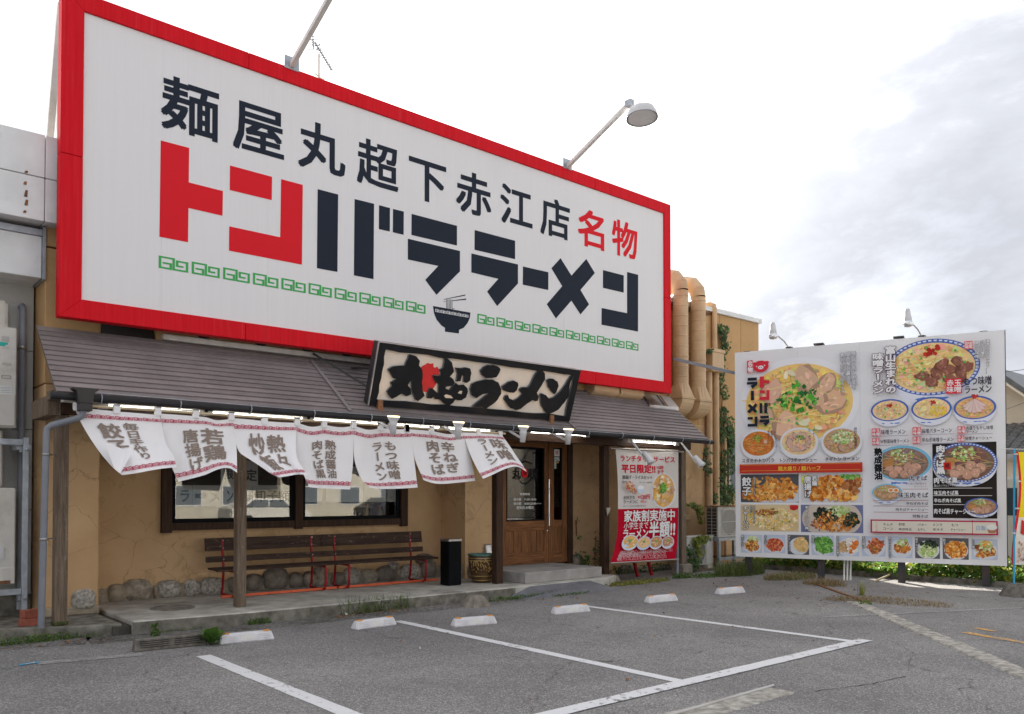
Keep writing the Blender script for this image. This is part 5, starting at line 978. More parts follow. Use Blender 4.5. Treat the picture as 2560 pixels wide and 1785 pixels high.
def bell(tl, br): a0, b1 = BPL.uv(*Z1(*tl)); a1, b0 = BPL.uv(*Z1(*br)); return (a0 + a1) / 2, (b0 + b1) / 2, (a1 - a0) / 2, (b1 - b0) / 2
x, y, rx, ry = bell((1222, 688), (1400, 946)); A.ell(x, y - ry * .02, rx * 1.0, ry, (.70, .70, .72)); A.ell(x, y, rx * .88, ry * .9, (.72, .42, .12))
def bowl_s(A, x, y, rx, ry, soup, m=60):
    for _ in range(m): t = random.uniform(0, 6.28); q = math.sqrt(random.random()) * .8; A.polyuv([(x + rx * q * math.cos(t) + dx * rx * .13, y + ry * q * math.sin(t) + dy * ry * .09) for dx, dy in ((-1, -1), (1, -.8), (1.1, .7), (-.6, 1))], cr_(random.choice((soup, (.78, .50, .18), (.62, .38, .26), (.80, .70, .50))), .2))
bowl_s(A, x, y, rx, ry, (.78, .45, .12), 70)
for _ in range(46): t = random.uniform(0, 6.28); q = random.random() * .32; A.polyuv([(x + rx * q * math.cos(t) + dx * rx * .06, y + ry * .12 + ry * q * math.sin(t) + dy * ry * .045) for dx, dy in ((-1, -1), (1, -1), (1, 1), (-1, 1))], cr_(random.choice(((.05, .28, .03), (.12, .42, .05), (.3, .5, .1))), .2))
for tl, br, s_ in (((1022, 1138), (1120, 1243), (.75, .45, .15)), ((1126, 1148), (1216, 1240), (.80, .55, .30)), ((1217, 1145), (1300, 1236), (.55, .28, .14)), ((1302, 1145), (1382, 1232), (.50, .26, .18))):
    x, y, rx, ry = bell(tl, br); A.ell(x, y, rx, ry, (.62, .68, .76) if s_[0] < .78 else (.5, .58, .78)); A.ell(x, y + ry * .08, rx * .86, ry * .8, s_); bowl_s(A, x, y + ry * .08, rx * .82, ry * .76, s_, 30)
    for _ in range(8): A.polyuv([(x + rx * (random.uniform(-.2, .2) + dx * .07), y + ry * (.25 + random.uniform(-.2, .2) + dy * .07)) for dx, dy in ((-1, -1), (1, -1), (1, 1), (-1, 1))], cr_((.2, .45, .1), .2))
for _ in range(90):
    tt_ = random.uniform(0, 6.28); qq = math.sqrt(random.random()); cx0, cy0, rr = random.choice(((1070, 775, 24), (1088, 800, 28), (1060, 798, 18), (1105, 822, 22))); px_, py_ = Z1(cx0 + rr * qq * math.cos(tt_), cy0 + rr * qq * math.sin(tt_)); r0 = random.uniform(.8, 2.2); c0 = cr_(random.choice(((.62, .20, .05), (.42, .12, .03), (.75, .33, .10))), .2)
    A.poly([(px_ + r0 * math.cos(q * 1.05), py_ + r0 * math.sin(q * 1.05)) for q in range(6)][::-1], c0)
x, y, rx, ry = bell((1122, 780), (1172, 835)); A.ell(x, y, rx, ry, (.55, .66, .80)); A.ell(x, y + ry * .4, rx * .95, ry * .5, (.78, .78, .78))
A.build('bowl_pictures', BN)
mb = MB(); mb.tube([atY(*Z1(930, 515), 10.28), atY(*Z1(1452, 542), 10.28)], .018, 8); mb.build('top_rod', 'steel', BN); mb = MB(); mb.tube([atY(*Z1(932, 1338), 10.10), atY(*Z1(1418, 1310), 10.12)], .016, 8); mb.build('bottom_rod', 'steel', BN)
mb = MB(); p = atY(*Z1(1418, 1300), 10.3); mb.tube([(p.x, 10.33, .05), (p.x, 10.33, 2.45)], .03, 8); o = mb.build('grey_conduit', 'pipe_grey'); tag(o, 'thin dark conduit rising just left of the rightmost porch post', 'pipe')
t = thing('folding_board_stand', 'red legged A frame board mostly hidden behind the hanging banner', 'board', (12.3, 10.75, 0))
for x in (1128, 1228):
    p = atY(*Z1(x, 1430), 10.75); q = atY(*Z1(x - 12, 1340), 10.85); mb = MB(); mb.bar((p.x, 10.75, 0), (p.x - .07, 10.85, .5), .05); mb.build('leg', 'red_paint', t)
a0 = atY(*Z1(1115, 1345), 10.8); a1 = atY(*Z1(1232, 1330), 10.8); mb = MB(); mb.box((a0.x, 10.79, .42), (a1.x, 10.81, 1.1)); mb.build('board', 'paper', t)
mb = MB(); p = atY(*Z1(914, 968), 10.38); mb.prism([(p.x - .06, 10.36, p.z + .07), (p.x - .03, 10.36, p.z - .08), (p.x + .06, 10.36, p.z + .07)], (0, .03, 0)); tag(mb.build('ashtray_bracket', 'steel'), 'small steel wedge bracket fixed to the dark post left of the banner', 'bracket')

# ================================================================== FURNITURE ON THE PORCH
def bench(x0, x1, legs, label):
    t = thing('bench', label, 'bench', (x0, 11.5, .155)); xm = (x1 - x0)
    def slat(y0, y1, z0, z1, tilt=0): mb = MB(); mb.hexa([(x0, y0, z0), (x1, y0, z0), (x1, y1, z0 + .0), (x0, y1, z0), (x0, y0 + tilt, z1), (x1, y0 + tilt, z1), (x1, y1 + tilt, z1), (x0, y1 + tilt, z1)]); mb.build('slat', 'bench_wood', t, bevel=.006)
    slat(11.80, 11.835, .80, .985, .03); slat(11.77, 11.80, .64, .725, .01); slat(11.60, 11.72, .545, .575); slat(11.46, 11.585, .545, .575); slat(11.32, 11.445, .54, .57)
    for x in legs:
        mb = MB(); mb.tube([(x, 11.84, .96), (x, 11.80, .72), (x, 11.77, .53), (x, 11.80, .25), (x, 11.84, .20), (x, 11.80, .175)], .019, 8); mb.build('leg', 'red_paint', t)
        mb = MB(); mb.tube([(x, 11.77, .528), (x, 11.36, .525), (x, 11.33, .50), (x, 11.335, .28), (x, 11.36, .19), (x, 11.42, .175), (x, 11.8, .175)], .019, 8); mb.build('leg', 'red_paint', t)
        for z, y in ((.95, 11.79), (.84, 11.785), (.68, 11.76)): mb = MB(); mb.lathe((x, y, z), [(.012, 0), (.008, .008), (.001, .009)], 8, axis=(0, -1, 0)); mb.build('bolt', 'chrome', t)
    mb = MB(); mb.bar((x0 + .08, 11.42, .185), (x1 + .06, 11.42, .185), .03, .035); mb.build('floor_bar', 'orange_red_paint', t)
bench(4.37, 6.22, (4.62, 6.02), 'long brown slatted bench with red legs behind the weathered middle post'); bench(6.17, 8.10, (6.42, 7.85), 'long brown slatted bench with red legs beside the black bin')
t = thing('ash_bin', 'tall square black bin with a chrome lid standing by the return wall', 'bin', (7.98, 10.8, .155))
mb = MB(); mb.box((7.83, 10.66, .16), (8.08, 10.9, .86)); mb.build('bin_body', 'black_plastic', t, bevel=.008); mb = MB(); mb.box((7.825, 10.655, .862), (8.085, 10.905, .90)); mb.build('lid', 'steel', t, bevel=.004)
t = thing('glazed_pot', 'big round brown glazed pot with ochre patterns beside the dark door post', 'pot', (8.52, 10.9, .155)); c = (8.61, 10.80, .155)
mb = MB(); mb.lathe(c, [(.001, .0), (.15, 0), (.165, .03), (.195, .13), (.22, .27), (.228, .38), (.225, .43), (.21, .45), (.21, .42), (.001, .40)], 28); mb.build('pot_body', 'pot_glaze', t)
mb = MB(); mb.lathe(c, [(.222, .44), (.236, .45), (.24, .465), (.23, .475), (.212, .47), (.20, .42), (.19, .40)], 28); mb.build('rim', 'pot_green', t)
mb = MB()
for z, r in ((.41, .2275), (.37, .2285), (.115, .190), (.045, .170)):
    mb.lathe((c[0], c[1], c[2] + z), [(r, -.006), (r + .006, 0), (r, .006)], 28)
for k in range(16):
    ph = 3.2 + k * .2; 
    for j in range(3): zz = .2 + .06 * j + rg(.03); r = .195 + (zz - .13) * .17 + .003; p0 = Vector((c[0] + r * math.cos(ph), c[1] + r * math.sin(ph), c[2] + zz)); p1 = Vector((c[0] + r * math.cos(ph + rg(.25)), c[1] + r * math.sin(ph + rg(.2)), c[2] + zz + .05)); mb.bar(p0, p1, .012, .012)
mb.build('pattern', 'pot_ochre', t)

# ================================================================== WHEEL STOPS
def stopper(pxl, pxr, pyl, pyr, label, first=[None]):
    p0 = atZ(pxl, pyl, 0); p1 = atZ(pxr, pyr, 0); rz = math.atan2(p1.y - p0.y, p1.x - p0.x); c = (p0 + p1) / 2
    if first[0] is None:
        t = thing('wheel_stop', label, 'wheel stop', (0, 0, 0), 0, 'white plastic wheel stops'); L_ = .30
        mb = MB(); w0, w1 = .075, .035; mb.hexa([(-L_, -w0, 0), (L_, -w0, 0), (L_, w0, 0), (-L_, w0, 0), (-L_ + .03, -w1, .10), (L_ - .03, -w1, .10), (L_ - .03, w1, .10), (-L_ + .03, w1, .10)]); mb.build('stop_body', 'stopper_plastic', t, bevel=.012, local=True, segs=2)
        for sx in (-1, 1):
            mb = MB(); mb.box((sx * .22 - .035, -.036, .098), (sx * .22 + .035, .012, .106)); mb.build('reflector', 'reflector', t, local=True, bevel=.002)
            mb = MB()
            for k in range(3): zc_ = .03 + k * .02; yy = -w0 + (w0 - w1) * zc_ / .10; mb.box((sx * .18 - .07, yy - .004, zc_), (sx * .18 + .07, yy + .004, zc_ + .006))
            mb.build('groove', 'stopper_plastic', t, local=True)
        mb = MB(); mb.hexa([(-.07, -.067, .022), (.07, -.067, .022), (.07, -.06, .022), (-.07, -.06, .022), (-.07, -.049, .078), (.07, -.049, .078), (.07, -.04, .078), (-.07, -.04, .078)]); mb.build('centre_plate', 'white_paint', t, local=True)
        first[0] = t; t.location = c; t.rotation_euler = (0, 0, rz)
    else: dup(first[0], c, rz, label)
    
stopper(556, 672, 1608, 1597, 'white wheel stop touching the leafy weed and grey block'); stopper(874, 993, 1575, 1559, 'white wheel stop at the head of the long white line')
stopper(1128, 1240, 1567, 1557, 'white wheel stop nearest the fluted concrete base'); stopper(1377, 1474, 1536, 1527, 'white wheel stop over the end of the third line'); stopper(1610, 1694, 1508, 1500, 'white wheel stop in front of the red and white banner'); stopper(1785, 1864, 1487, 1480, 'farthest white wheel stop, in front of the air conditioners')
t = thing('old_wheel_block', 'long grooved grey concrete wheel block at the left', 'wheel block', (2.95, 8.95, 0), math.atan2(-.07, .72)); 
mb = MB(); mb.hexa([(-.36, -.07, 0), (.36, -.07, 0), (.36, .07, 0), (-.36, .07, 0), (-.35, -.05, .125), (.35, -.05, .125), (.35, .05, .125), (-.35, .05, .125)]); mb.build('block_body', 'old_block', t, bevel=.008, local=True)
for sx in (-.17, .17):
    for k in range(4): mb = MB(); z = .035 + k * .02; mb.box((sx - .14, -.073 + z * .16, z), (sx + .14, -.063 + z * .16, z + .007)); mb.build('groove', 'crack_dark', t, local=True)
# fluted concrete bases
def fluted(c, r, h, name, label, matn):
    t = thing(name, label, 'concrete base', c); mb = MB(); n = 32; V = []
    for rr, z, fl in ((1.0, 0, 1), (.98, .06, 1), (.55, .85, 1), (.42, 1, 0)):
        for k in range(n): q = 1 + (.07 * (1 if k % 4 < 2 else -1) if fl else 0); a_ = 2 * math.pi * k / n; V.append((c[0] + r * rr * q * math.cos(a_), c[1] + r * rr * q * math.sin(a_), c[2] + h * z + rg(.002)))
    V.append((c[0], c[1], c[2] + h)); mb.add(V, [(i * n + k, i * n + (k + 1) % n, (i + 1) * n + (k + 1) % n, (i + 1) * n + k) for i in range(3) for k in range(n)] + [(3 * n + k, 3 * n + (k + 1) % n, 4 * n) for k in range(n)]); mb.build('base_block', matn, t); mb = MB(); mb.lathe((c[0], c[1], c[2] + h), [(.03, -.01), (.03, .004), (.02, .004), (.02, -.01)], 12); mb.build('pole_socket', 'stone_dark', t)
    return t
fluted((7.42, 9.45, 0), .215, .155, 'weathered_base', 'fluted brown concrete sign base standing alone by the kerb', 'block_concrete')
# ================================================================== MENU BILLBOARD
ba = Vector((14.19, 9.645, 0)); bb_ = Vector((15.767, 5.255, 0)); BU = (bb_ - ba).normalized(); BW = (bb_ - ba).length
MPn = Plane((ba.x, ba.y, .381), BU, (0, 0, 1)); BH = 4.471 - .381
MN = thing('menu_billboard', 'large white menu billboard crowded with ramen bowls and side dishes on steel posts', 'billboard', ((ba.x + bb_.x) / 2, (ba.y + bb_.y) / 2, 0), math.atan2(BU.y, BU.x))
cx_ = [0, BW * .26, BW * .5, BW * .75, BW]
for a_, b_ in zip(cx_, cx_[1:]): mb = MB(); MPn.slabuv(mb, a_ + .001, 0, b_ - .001, BH, -.03, 0); mb.build('face_panel', 'board_white', MN)
mb = MB(); MPn.slabuv(mb, 0, .02, BW - .002, BH - .02, -.09, -.031); MPn.slabuv(mb, BW, 0, BW + .012, BH, -.10, .002); mb.build('backing', 'dark_steel', MN)
for u_ in (.22, 1.6, 3.0, BW - .32):
    mb = MB(); MPn.slabuv(mb, u_ - .06, -.38, u_ + .06, BH + .03, -.22, -.10); mb.build('post', 'dark_steel', MN)
for u_ in (1.6, 3.0): mb = MB(); MPn.slabuv(mb, u_ - .1, BH + .03, u_ + .08, BH + .06, -.22, -.05); mb.build('post_cap', 'dark_steel', MN)
A = Art(MPn, .002)
def uvb(q): return MPn.uv(*q)
def box_uv(tl, br): a0, b1 = uvb(tl); a1, b0 = uvb(br); return a0, b0, a1, b1
def bowl_px(tl, br, *a_, **k_): x0, y0, x1, y1 = box_uv(tl, br); bowl(A, (x0 + x1) / 2, (y0 + y1) / 2, (x1 - x0) / 2, (y1 - y0) / 2, *a_, **k_)
def flush(name):
    global A
    A.build(name, MN); A = Art(MPn, A.h + .0003)
def fresh(h=.002):
    global A
    A = Art(MPn, h)
T = lambda body, tl, br, col=(.05, .045, .06), off=.02, ol=None, ow=.06: A.text(body, tl, br, col, off, ol, ow)
VT = lambda body, tl, br, col, off=.02, ol=None, ow=.06: A.vtext(body, tl, br, col, off, ol, ow)
DK = (.045, .04, .06); BLUE = (.07, .13, .42); WB = (.62, .64, .70); REDW = (.62, .03, .05)
# left half: big pork bowl
bowl_px(B6(100, 225), B6(1600, 1255), (.76, .77, .80), (.84, .58, .20), 'pork', depth=.1); h0 = A.h; flush('ramen_picture')
for (tl, br, s_, kd) in (((118, 1080), (560, 1412), (.60, .20, .04), 'spicy'), ((605, 1055), (1085, 1400), (.82, .60, .32), 'chashu'), ((1120, 1045), (1635, 1390), (.52, .34, .18), 'negi')): bowl_px(B6(*tl), B6(*br), (.70, .72, .77), s_, kd, depth=.12); A.build('ramen_picture', MN); h1 = A.h; fresh(h0 + .0003)
fresh(h1 + .0005)
# pig emblem and seal
a0, b0, a1, b1 = box_uv(B6(198, 212), B6(268, 366)); A.polyuv([(a0, b0), (a1, b0 + .01), (a1, b1), (a0, b1 - .01)], REDW); VT('名物', B6(205, 222), B6(272, 362), (.76, .76, .76), .04)
a0, b0, a1, b1 = box_uv(B6(272, 214), B6(466, 358)); cx, cy_ = (a0 + a1) / 2, (b0 + b1) / 2; A.ell(cx, cy_, (a1 - a0) / 2, (b1 - b0) / 2 * .92, REDW); A.ell(cx - .12, cy_ + .06, .035, .03, REDW, 12); A.ell(cx + .115, cy_ + .07, .045, .03, REDW, 12); A.ell(cx, cy_ - .02, .055, .036, (.76, .76, .76), 16); A.ell(cx - .018, cy_ - .02, .010, .014, REDW, 8); A.ell(cx + .018, cy_ - .02, .010, .014, REDW, 8); A.ell(cx - .08, cy_ + .005, .012, .012, (.76, .76, .76), 8); A.ell(cx + .075, cy_ + .015, .012, .012, (.76, .76, .76), 8)
def kpoly(P, col): A.poly([B6(*p) for p in P][::-1], col)
kpoly([(355, 413), (408, 410), (408, 455), (475, 457), (475, 495), (408, 497), (408, 550), (355, 553)], REDW); kpoly([(355, 585), (420, 582), (420, 618), (355, 620)], REDW); kpoly([(440, 578), (475, 578), (475, 702), (352, 706), (352, 666), (440, 664)], REDW)
kpoly([(355, 742), (388, 742), (388, 872), (355, 872)], NAVY); kpoly([(412, 740), (448, 740), (448, 870), (412, 870)], NAVY); kpoly([(452, 740), (466, 740), (466, 778), (452, 778)], NAVY); kpoly([(475, 742), (489, 742), (489, 778), (475, 778)], NAVY)
kpoly([(362, 902), (470, 898), (470, 932), (362, 934)], NAVY); kpoly([(355, 948), (475, 944), (475, 985), (428, 1030), (400, 995), (425, 982), (355, 984)], NAVY)
kpoly([(205, 428), (320, 422), (320, 462), (205, 466)], NAVY); kpoly([(197, 480), (328, 474), (328, 508), (268, 565), (240, 528), (270, 510), (197, 514)], NAVY); kpoly([(245, 590), (285, 590), (285, 708), (245, 708)], NAVY)
kpoly([(205, 775), (232, 752), (268, 785), (300, 742), (330, 768), (296, 808), (325, 840), (298, 866), (266, 836), (226, 872), (198, 846), (238, 808)], NAVY)
kpoly([(205, 918), (270, 915), (270, 948), (205, 950)], NAVY); kpoly([(292, 912), (328, 912), (328, 1034), (205, 1038), (205, 1002), (292, 1000)], NAVY)
for body, x0, x1, y0, y1 in (('豚バラ肉と野菜を', 1502, 1560, 95, 572), ('関西風甘醤油で', 1428, 1488, 105, 515), ('煮込んだ絶品スープ', 1355, 1415, 118, 640)): VT(body, B6(x0, y0), B6(x1, y1), (.74, .74, .76), .02, DK, .06)
for body, x0, x1, y0, y1 in (('にんにくと二つ', 535, 570, 1085, 1300), ('野菜たっぷりの', 493, 527, 1085, 1300), ('辛味スープ', 450, 483, 1085, 1235), ('チャーシュー', 1010, 1048, 1065, 1285), ('たっぷり', 958, 995, 1068, 1205), ('歴代人気商品', 1530, 1572, 1045, 1280)): VT(body, B6(x0, y0), B6(x1, y1), DK, .01)
T('スタミナトンバラ', B6(135, 1438), B6(535, 1480)); T('トンバラチャーシュー', B6(610, 1430), B6(1065, 1475)); T('ネギトン ラーメン', B6(1172, 1415), B6(1595, 1458))
A.rect(B6(106, 1508), B6(1637, 1600), (.50, .035, .02)); 
for y in (1517, 1590): A.hline(B6(130, y), B6(1610, y), .006, (.70, .42, .06))
T('麺大盛り / 麺ハーフ', B6(585, 1532), B6(1112, 1578), (.82, .62, .05), .012)
A.build('left_lettering', MN)
# four photo tiles
fresh(); HT = 0
def tile(tl, br, bg, blobs, m, sz, seed=None, asp=.6, plate=None):
    x0, y0, x1, y1 = box_uv(tl, br); A.polyuv([(x0, y0), (x1, y0), (x1, y1), (x0, y1)], bg); w_, h_ = x1 - x0, y1 - y0
    if plate: 
        px_, py_, prx, pry, pc = plate; cx, cy = x0 + w_ * px_, y0 + h_ * py_; pts = []
        for k in range(36):
            t = 2 * math.pi * k / 36; pts.append((min(x1 - .003, max(x0 + .003, cx + w_ * prx * math.cos(t))), min(y1 - .003, max(y0 + .003, cy + h_ * pry * math.sin(t)))))
        A.polyuv(pts, pc)
    for _ in range(m + m // 3):
        big = _ < m // 3
        bx, by, br_x, br_y = random.choice(blobs)[:4] if False else blobs[_ % len(blobs)][:4]; pal = blobs[_ % len(blobs)][4]
        t = random.uniform(0, 6.28); q = math.sqrt(random.random()); r = sz * h_ * random.uniform(.6, 1.2) * (2.4 if big else 1)
        cx = x0 + w_ * (bx + br_x * q * math.cos(t)); cy = y0 + h_ * (by + br_y * q * math.sin(t)); r = min(r, max(.002, min(cx - x0, x1 - cx, cy - y0, y1 - cy) - .002) / 1.15)
        if r > .002: A.blob(cx, cy, r, cr_(random.choice(pal), .22), 6, asp)
ORG = ((.66, .24, .04), (.78, .36, .07), (.46, .13, .02), (.84, .52, .18)); BRN = ((.40, .15, .05), (.55, .24, .08), (.28, .09, .03)); RICE = ((.80, .64, .34), (.84, .72, .46), (.80, .52, .08), (.72, .54, .28)); GRN = ((.12, .35, .06), (.25, .50, .12), (.08, .25, .04)); KIM = ((.55, .10, .04), (.45, .06, .03), (.68, .25, .12)); YEL = ((.72, .45, .16), (.78, .55, .25)); LG = ((.55, .65, .30), (.70, .74, .48), (.35, .5, .15)); BK = ((.02, .03, .02), (.05, .07, .04))
for pl_ in [
 ((405, 5), (793, 190), (.09, .09, .10), [(.62, .45, .36, .42, ORG), (.28, .26, .24, .22, ORG), (.5, .5, .42, .42, ((.74, .40, .10), (.60, .24, .05)))], 260, .085, .6, (.66, .26, .44, .35, (.60, .62, .66))),
 ((806, 3), (1223, 190), (.62, .63, .66), [(.5, .72, .22, .22, ORG), (.85, .62, .16, .3, BRN), (.30, .28, .2, .24, ORG), (.65, .22, .24, .2, ORG), (.1, .8, .08, .15, ((.72, .72, .1),)), (.8, .93, .15, .08, GRN)], 300, .095, .7, None),
 ((404, 203), (793, 385), (.66, .52, .30), [(.6, .42, .42, .38, RICE), (.65, .35, .38, .32, RICE), (.6, .45, .4, .4, RICE), (.45, .7, .2, .1, BRN), (.93, .93, .06, .08, ((.6, .03, .03),)), (.5, .5, .4, .4, RICE + GRN[:1])], 420, .045, .7, None),
 ((806, 205), (1223, 395), (.16, .18, .32), [(.55, .4, .3, .38, ORG), (.5, .35, .34, .34, BRN), (.62, .8, .16, .16, LG), (.42, .62, .2, .28, BK), (.8, .5, .12, .3, BK)], 300, .06, .6, (.5, .5, .48, .72, (.58, .50, .42)))]: tile(C8(*pl_[0]), C8(*pl_[1]), pl_[2], pl_[3], pl_[4], pl_[5], None, pl_[6], pl_[7]); A.build('side_dish_picture', MN); HT = max(HT, A.h); fresh()
SM = [((407, 403), (548, 528), [(.5, .4, .32, .3, ORG + BRN), (.55, .78, .2, .12, LG)], 'S'), ((560, 404), (703, 530), [(.5, .45, .32, .34, KIM)], 'S'), ((718, 405), (862, 540), [(.6, .55, .3, .3, YEL), (.7, .45, .25, .3, YEL)], 'D'), ((877, 407), (1028, 545), [(.55, .5, .4, .4, GRN)], 'S'), ((1042, 410), (1197, 550), [(.3, .4, .22, .28, ((.5, .3, .12), (.6, .4, .2))), (.65, .55, .3, .35, ((.78, .74, .66),)), (.7, .4, .12, .12, ((.75, .2, .03),)), (.85, .62, .1, .12, ((.75, .2, .03),))], 'S'),
 ((1215, 413), (1372, 552), [(.55, .55, .33, .26, KIM + BRN), (.55, .4, .2, .2, BRN)], 'S'), ((1390, 416), (1552, 562), [(.6, .5, .32, .25, BRN + ORG), (.6, .68, .16, .12, LG)], 'S'), ((1568, 422), (1735, 567), [(.55, .4, .36, .28, LG), (.6, .65, .28, .2, BK), (.5, .35, .3, .2, LG)], 'D'), ((1752, 426), (1927, 573), [(.55, .45, .38, .34, ORG)], 'D'), ((1945, 432), (2120, 575), [(.5, .4, .36, .28, BRN + ORG), (.55, .62, .26, .2, LG), (.55, .72, .1, .06, ((.75, .35, .05),))], 'S')]
for tl, br, bl2, k_ in SM: tile(C8(*tl), C8(*br), (.50, .56, .68) if k_ == 'S' else (.12, .12, .13), bl2, 130, .085, None, .6, (.52, .42, .46, .44, (.66, .68, .73))); A.build('side_dish_picture', MN); HT = max(HT, A.h); fresh()
fresh(HT + .0005)
OW = (.74, .74, .74)
for body, tl, br in (('餃子', (415, 20), (480, 145)), ('唐揚げ', (828, 12), (880, 158)), ('若鶏', (880, 12), (918, 80)), ('チャーハン', (418, 212), (462, 372)), ('チャーシュー丼', (832, 212), (864, 372))): VT(body, C8(*tl), C8(*br), OW, .035, BLACK, .07)
for body, tl, br in (('毎日手作りしています。', (490, 22), (508, 150)), ('自慢の叉焼と卵で仕上げ', (488, 210), (504, 330)), ('昔ながら', (468, 210), (484, 262))): VT(body, C8(*tl), C8(*br), OW, .01, BLACK, .1)
for body, (tl, br, _a, _b) in zip(('豚キムチ', 'キムチ', 'ポテトフライ', '枝豆', 'おつまみ三品盛り', '手羽揚げ', '富山ブラックチャンジャ', '塩キャベツ', '餃子', 'もつ煮'), SM): VT(body, C8(tl[0] + 2, tl[1] + 3), C8(tl[0] + 22, min(br[1], tl[1] + 16 * len(body) + 18)), OW, .02, BLACK, .11)
# right half
A.build('side_dish_lettering', MN); fresh()
bowl_px(B7(258, 130), B7(1415, 738), BLUE, (.84, .60, .30), 'beef', depth=.25, meander=True); h0 = A.h; flush('ramen_picture')
bowl_px(B7(85, 828), B7(545, 1075), BLUE, (.84, .60, .34), 'miso', depth=.42); A.build('ramen_picture', MN); fresh(h0 + .0003); bowl_px(B7(573, 802), B7(1066, 1060), BLUE, (.84, .62, .34), 'corn', depth=.42); A.build('ramen_picture', MN); fresh(h0 + .0003); bowl_px(B7(1086, 788), B7(1605, 1050), BLUE, (.72, .44, .20), 'fan', depth=.42); A.build('ramen_picture', MN); h2 = A.h; fresh()
RB = crop(2130, 1140, 5.521)
a0, b0, a1, b1 = box_uv(C8(1685, -218 - 0), C8(2115, 297)); a0, b0, a1, b1 = box_uv(B7(828, 1350), C8(2117, 298)); A.polyuv([(a0, b0), (a1, b0), (a1, b1), (a0, b1)], (.025, .02, .018)); BLK = (a0, b0, a1, b1); A.build('black_panel', MN); fresh(.003)
bowl_px(B7(115, 1385), C8(1680, 45), (.20, .52, .72), (.30, .19, .15), 'soba', depth=.25); h3 = A.h; A.build('ramen_picture', MN); fresh(h3 + .0003)
bowl_px(RB(278, 385), RB(700, 625), (.20, .50, .68), (.52, .33, .16), 'egg', depth=.25); h3 = max(h3, A.h); A.build('ramen_picture', MN); fresh(h3 + .0003)
bowl_px((C7(1683, 1385)), C8(2120, 55), BLUE, (.22, .13, .10), 'soba', depth=.12, meander=True); h3 = A.h; A.build('ramen_picture', MN); fresh(h3 + .0003)
bowl_px(C8(1898, 158), C8(2122, 275), BLUE, (.40, .24, .15), 'soba', depth=.2); A.build('ramen_picture', MN); h3 = max(A.h, h2)
fresh(h3 + .0005)
def stamp(tl, br, big=False):
    a0, b0, a1, b1 = box_uv(tl, br); A.polyuv([(a0 + .01, b0), (a1 - .01, b0), (a1, b0 + .01), (a1, b1 - .01), (a1 - .01, b1), (a0 + .01, b1), (a0, b1 - .01), (a0, b0 + .01)], (.64, .03, .05)); mx_, my = (tl[0] + br[0]) / 2, (tl[1] + br[1]) / 2; w_ = (br[0] - tl[0]) * .06
    T('赤', (tl[0] + w_, tl[1] + w_), (mx_ - w_ / 2, my - w_ / 2), OW, .03); T('玉', (mx_ + w_ / 2, tl[1] + w_), (br[0] - w_, my - w_ / 2), OW, .03); T('味', (tl[0] + w_, my + w_ / 2), (mx_ - w_ / 2, br[1] - w_), OW, .03); T('噌', (mx_ + w_ / 2, my + w_ / 2), (br[0] - w_, br[1] - w_), OW, .03)
stamp(B7(995, 578), B7(1190, 748)); T('もつ味噌', B7(1215, 555), B7(1545, 640), DK, .03); T('ラーメン', B7(1225, 668), B7(1545, 735), DK, .03)
VT('富山生まれの', B7(258, 185), B7(398, 745), OW, .05, (.10, .05, .08), .07); VT('味噌ラーメン', B7(105, 268), B7(250, 752), OW, .05, (.10, .05, .08), .07)
for body, x0, x1, y0, y1 in (('濃厚なのにスッキリ!!', 1472, 1528, 98, 512), ('当店自慢の', 1408, 1462, 112, 328), ('蔵出し味噌ベース', 1345, 1398, 118, 448)): VT(body, B7(x0, y0), B7(x1, y1), OW, .02, DK, .06)
a0, b0, a1, b1 = box_uv(B7(1218, 122), B7(1318, 212)); A.polyuv([(a0, b0), (a1, b0), (a1, b1), (a0, b1)], (.66, .10, .10)); T('国内産', B7(1226, 130), B7(1310, 164), OW, .02); T('味噌', B7(1226, 170), B7(1310, 205), OW, .02)
for s_, txts in (((100, 1175, 203, 1268), [('味噌ラーメン', 215, 1190, 508, 1240)]), ((106, 1292, 194, 1370), [('W野菜味噌ラーメン', 205, 1308, 552, 1345)]), ((592, 1160, 697, 1253), [('味噌バターコーン', 706, 1178, 1066, 1222)]), ((595, 1275, 688, 1357), [('辛ねぎ味噌ラーメン', 706, 1288, 1088, 1328)]), ((1135, 1148, 1230, 1232), [('肉盛りもやし味噌', 1240, 1148, 1562, 1184), ('ラーメン', 1242, 1196, 1378, 1228)]), ((1135, 1258, 1218, 1332), [('味噌チャーシュー', 1228, 1272, 1552, 1306)])):
    stamp(B7(s_[0], s_[1]), B7(s_[2], s_[3])); [T(t_[0], B7(t_[1], t_[2]), B7(t_[3], t_[4]), DK, .02) for t_ in txts]
for x0, y, x1 in ((100, 1270, 550), (105, 1382, 550), (590, 1254, 1096), (595, 1366, 1098), (1130, 1247, 1562)): A.hline(B7(x0, y), B7(x1, y), .009, (.35, .33, .42))
A.build('miso_lettering', MN); fresh(h3 + .0005)
VT('熟成醤油', B7(128, 1410), RB(428, 330), BLACK, .06, (.70, .71, .73), .05)
T('肉そば', RB(795, 275), RB(1040, 338), DK, .03, (.72, .72, .74)); T('香り高い特製醤油で', RB(745, 370), RB(1035, 395), (.22, .14, .16), 0); T('仕上げました。', RB(860, 408), RB(1050, 432), (.22, .14, .16), 0); T('味玉肉そば', RB(638, 505), RB(1055, 575), DK, .03, (.72, .72, .74)); T('辛ねぎ肉そば', RB(752, 635), RB(1055, 675), DK, .02); T('肉そばチャーシュー', RB(610, 718), RB(1055, 758), DK, .02); T('特製そば', RB(842, 808), RB(1055, 852), DK, .02)
for x0, y in ((700, 458), (302, 612), (302, 688), (302, 773)): A.hline(RB(x0, y), RB(1058, y), .009, (.30, .12, .16))
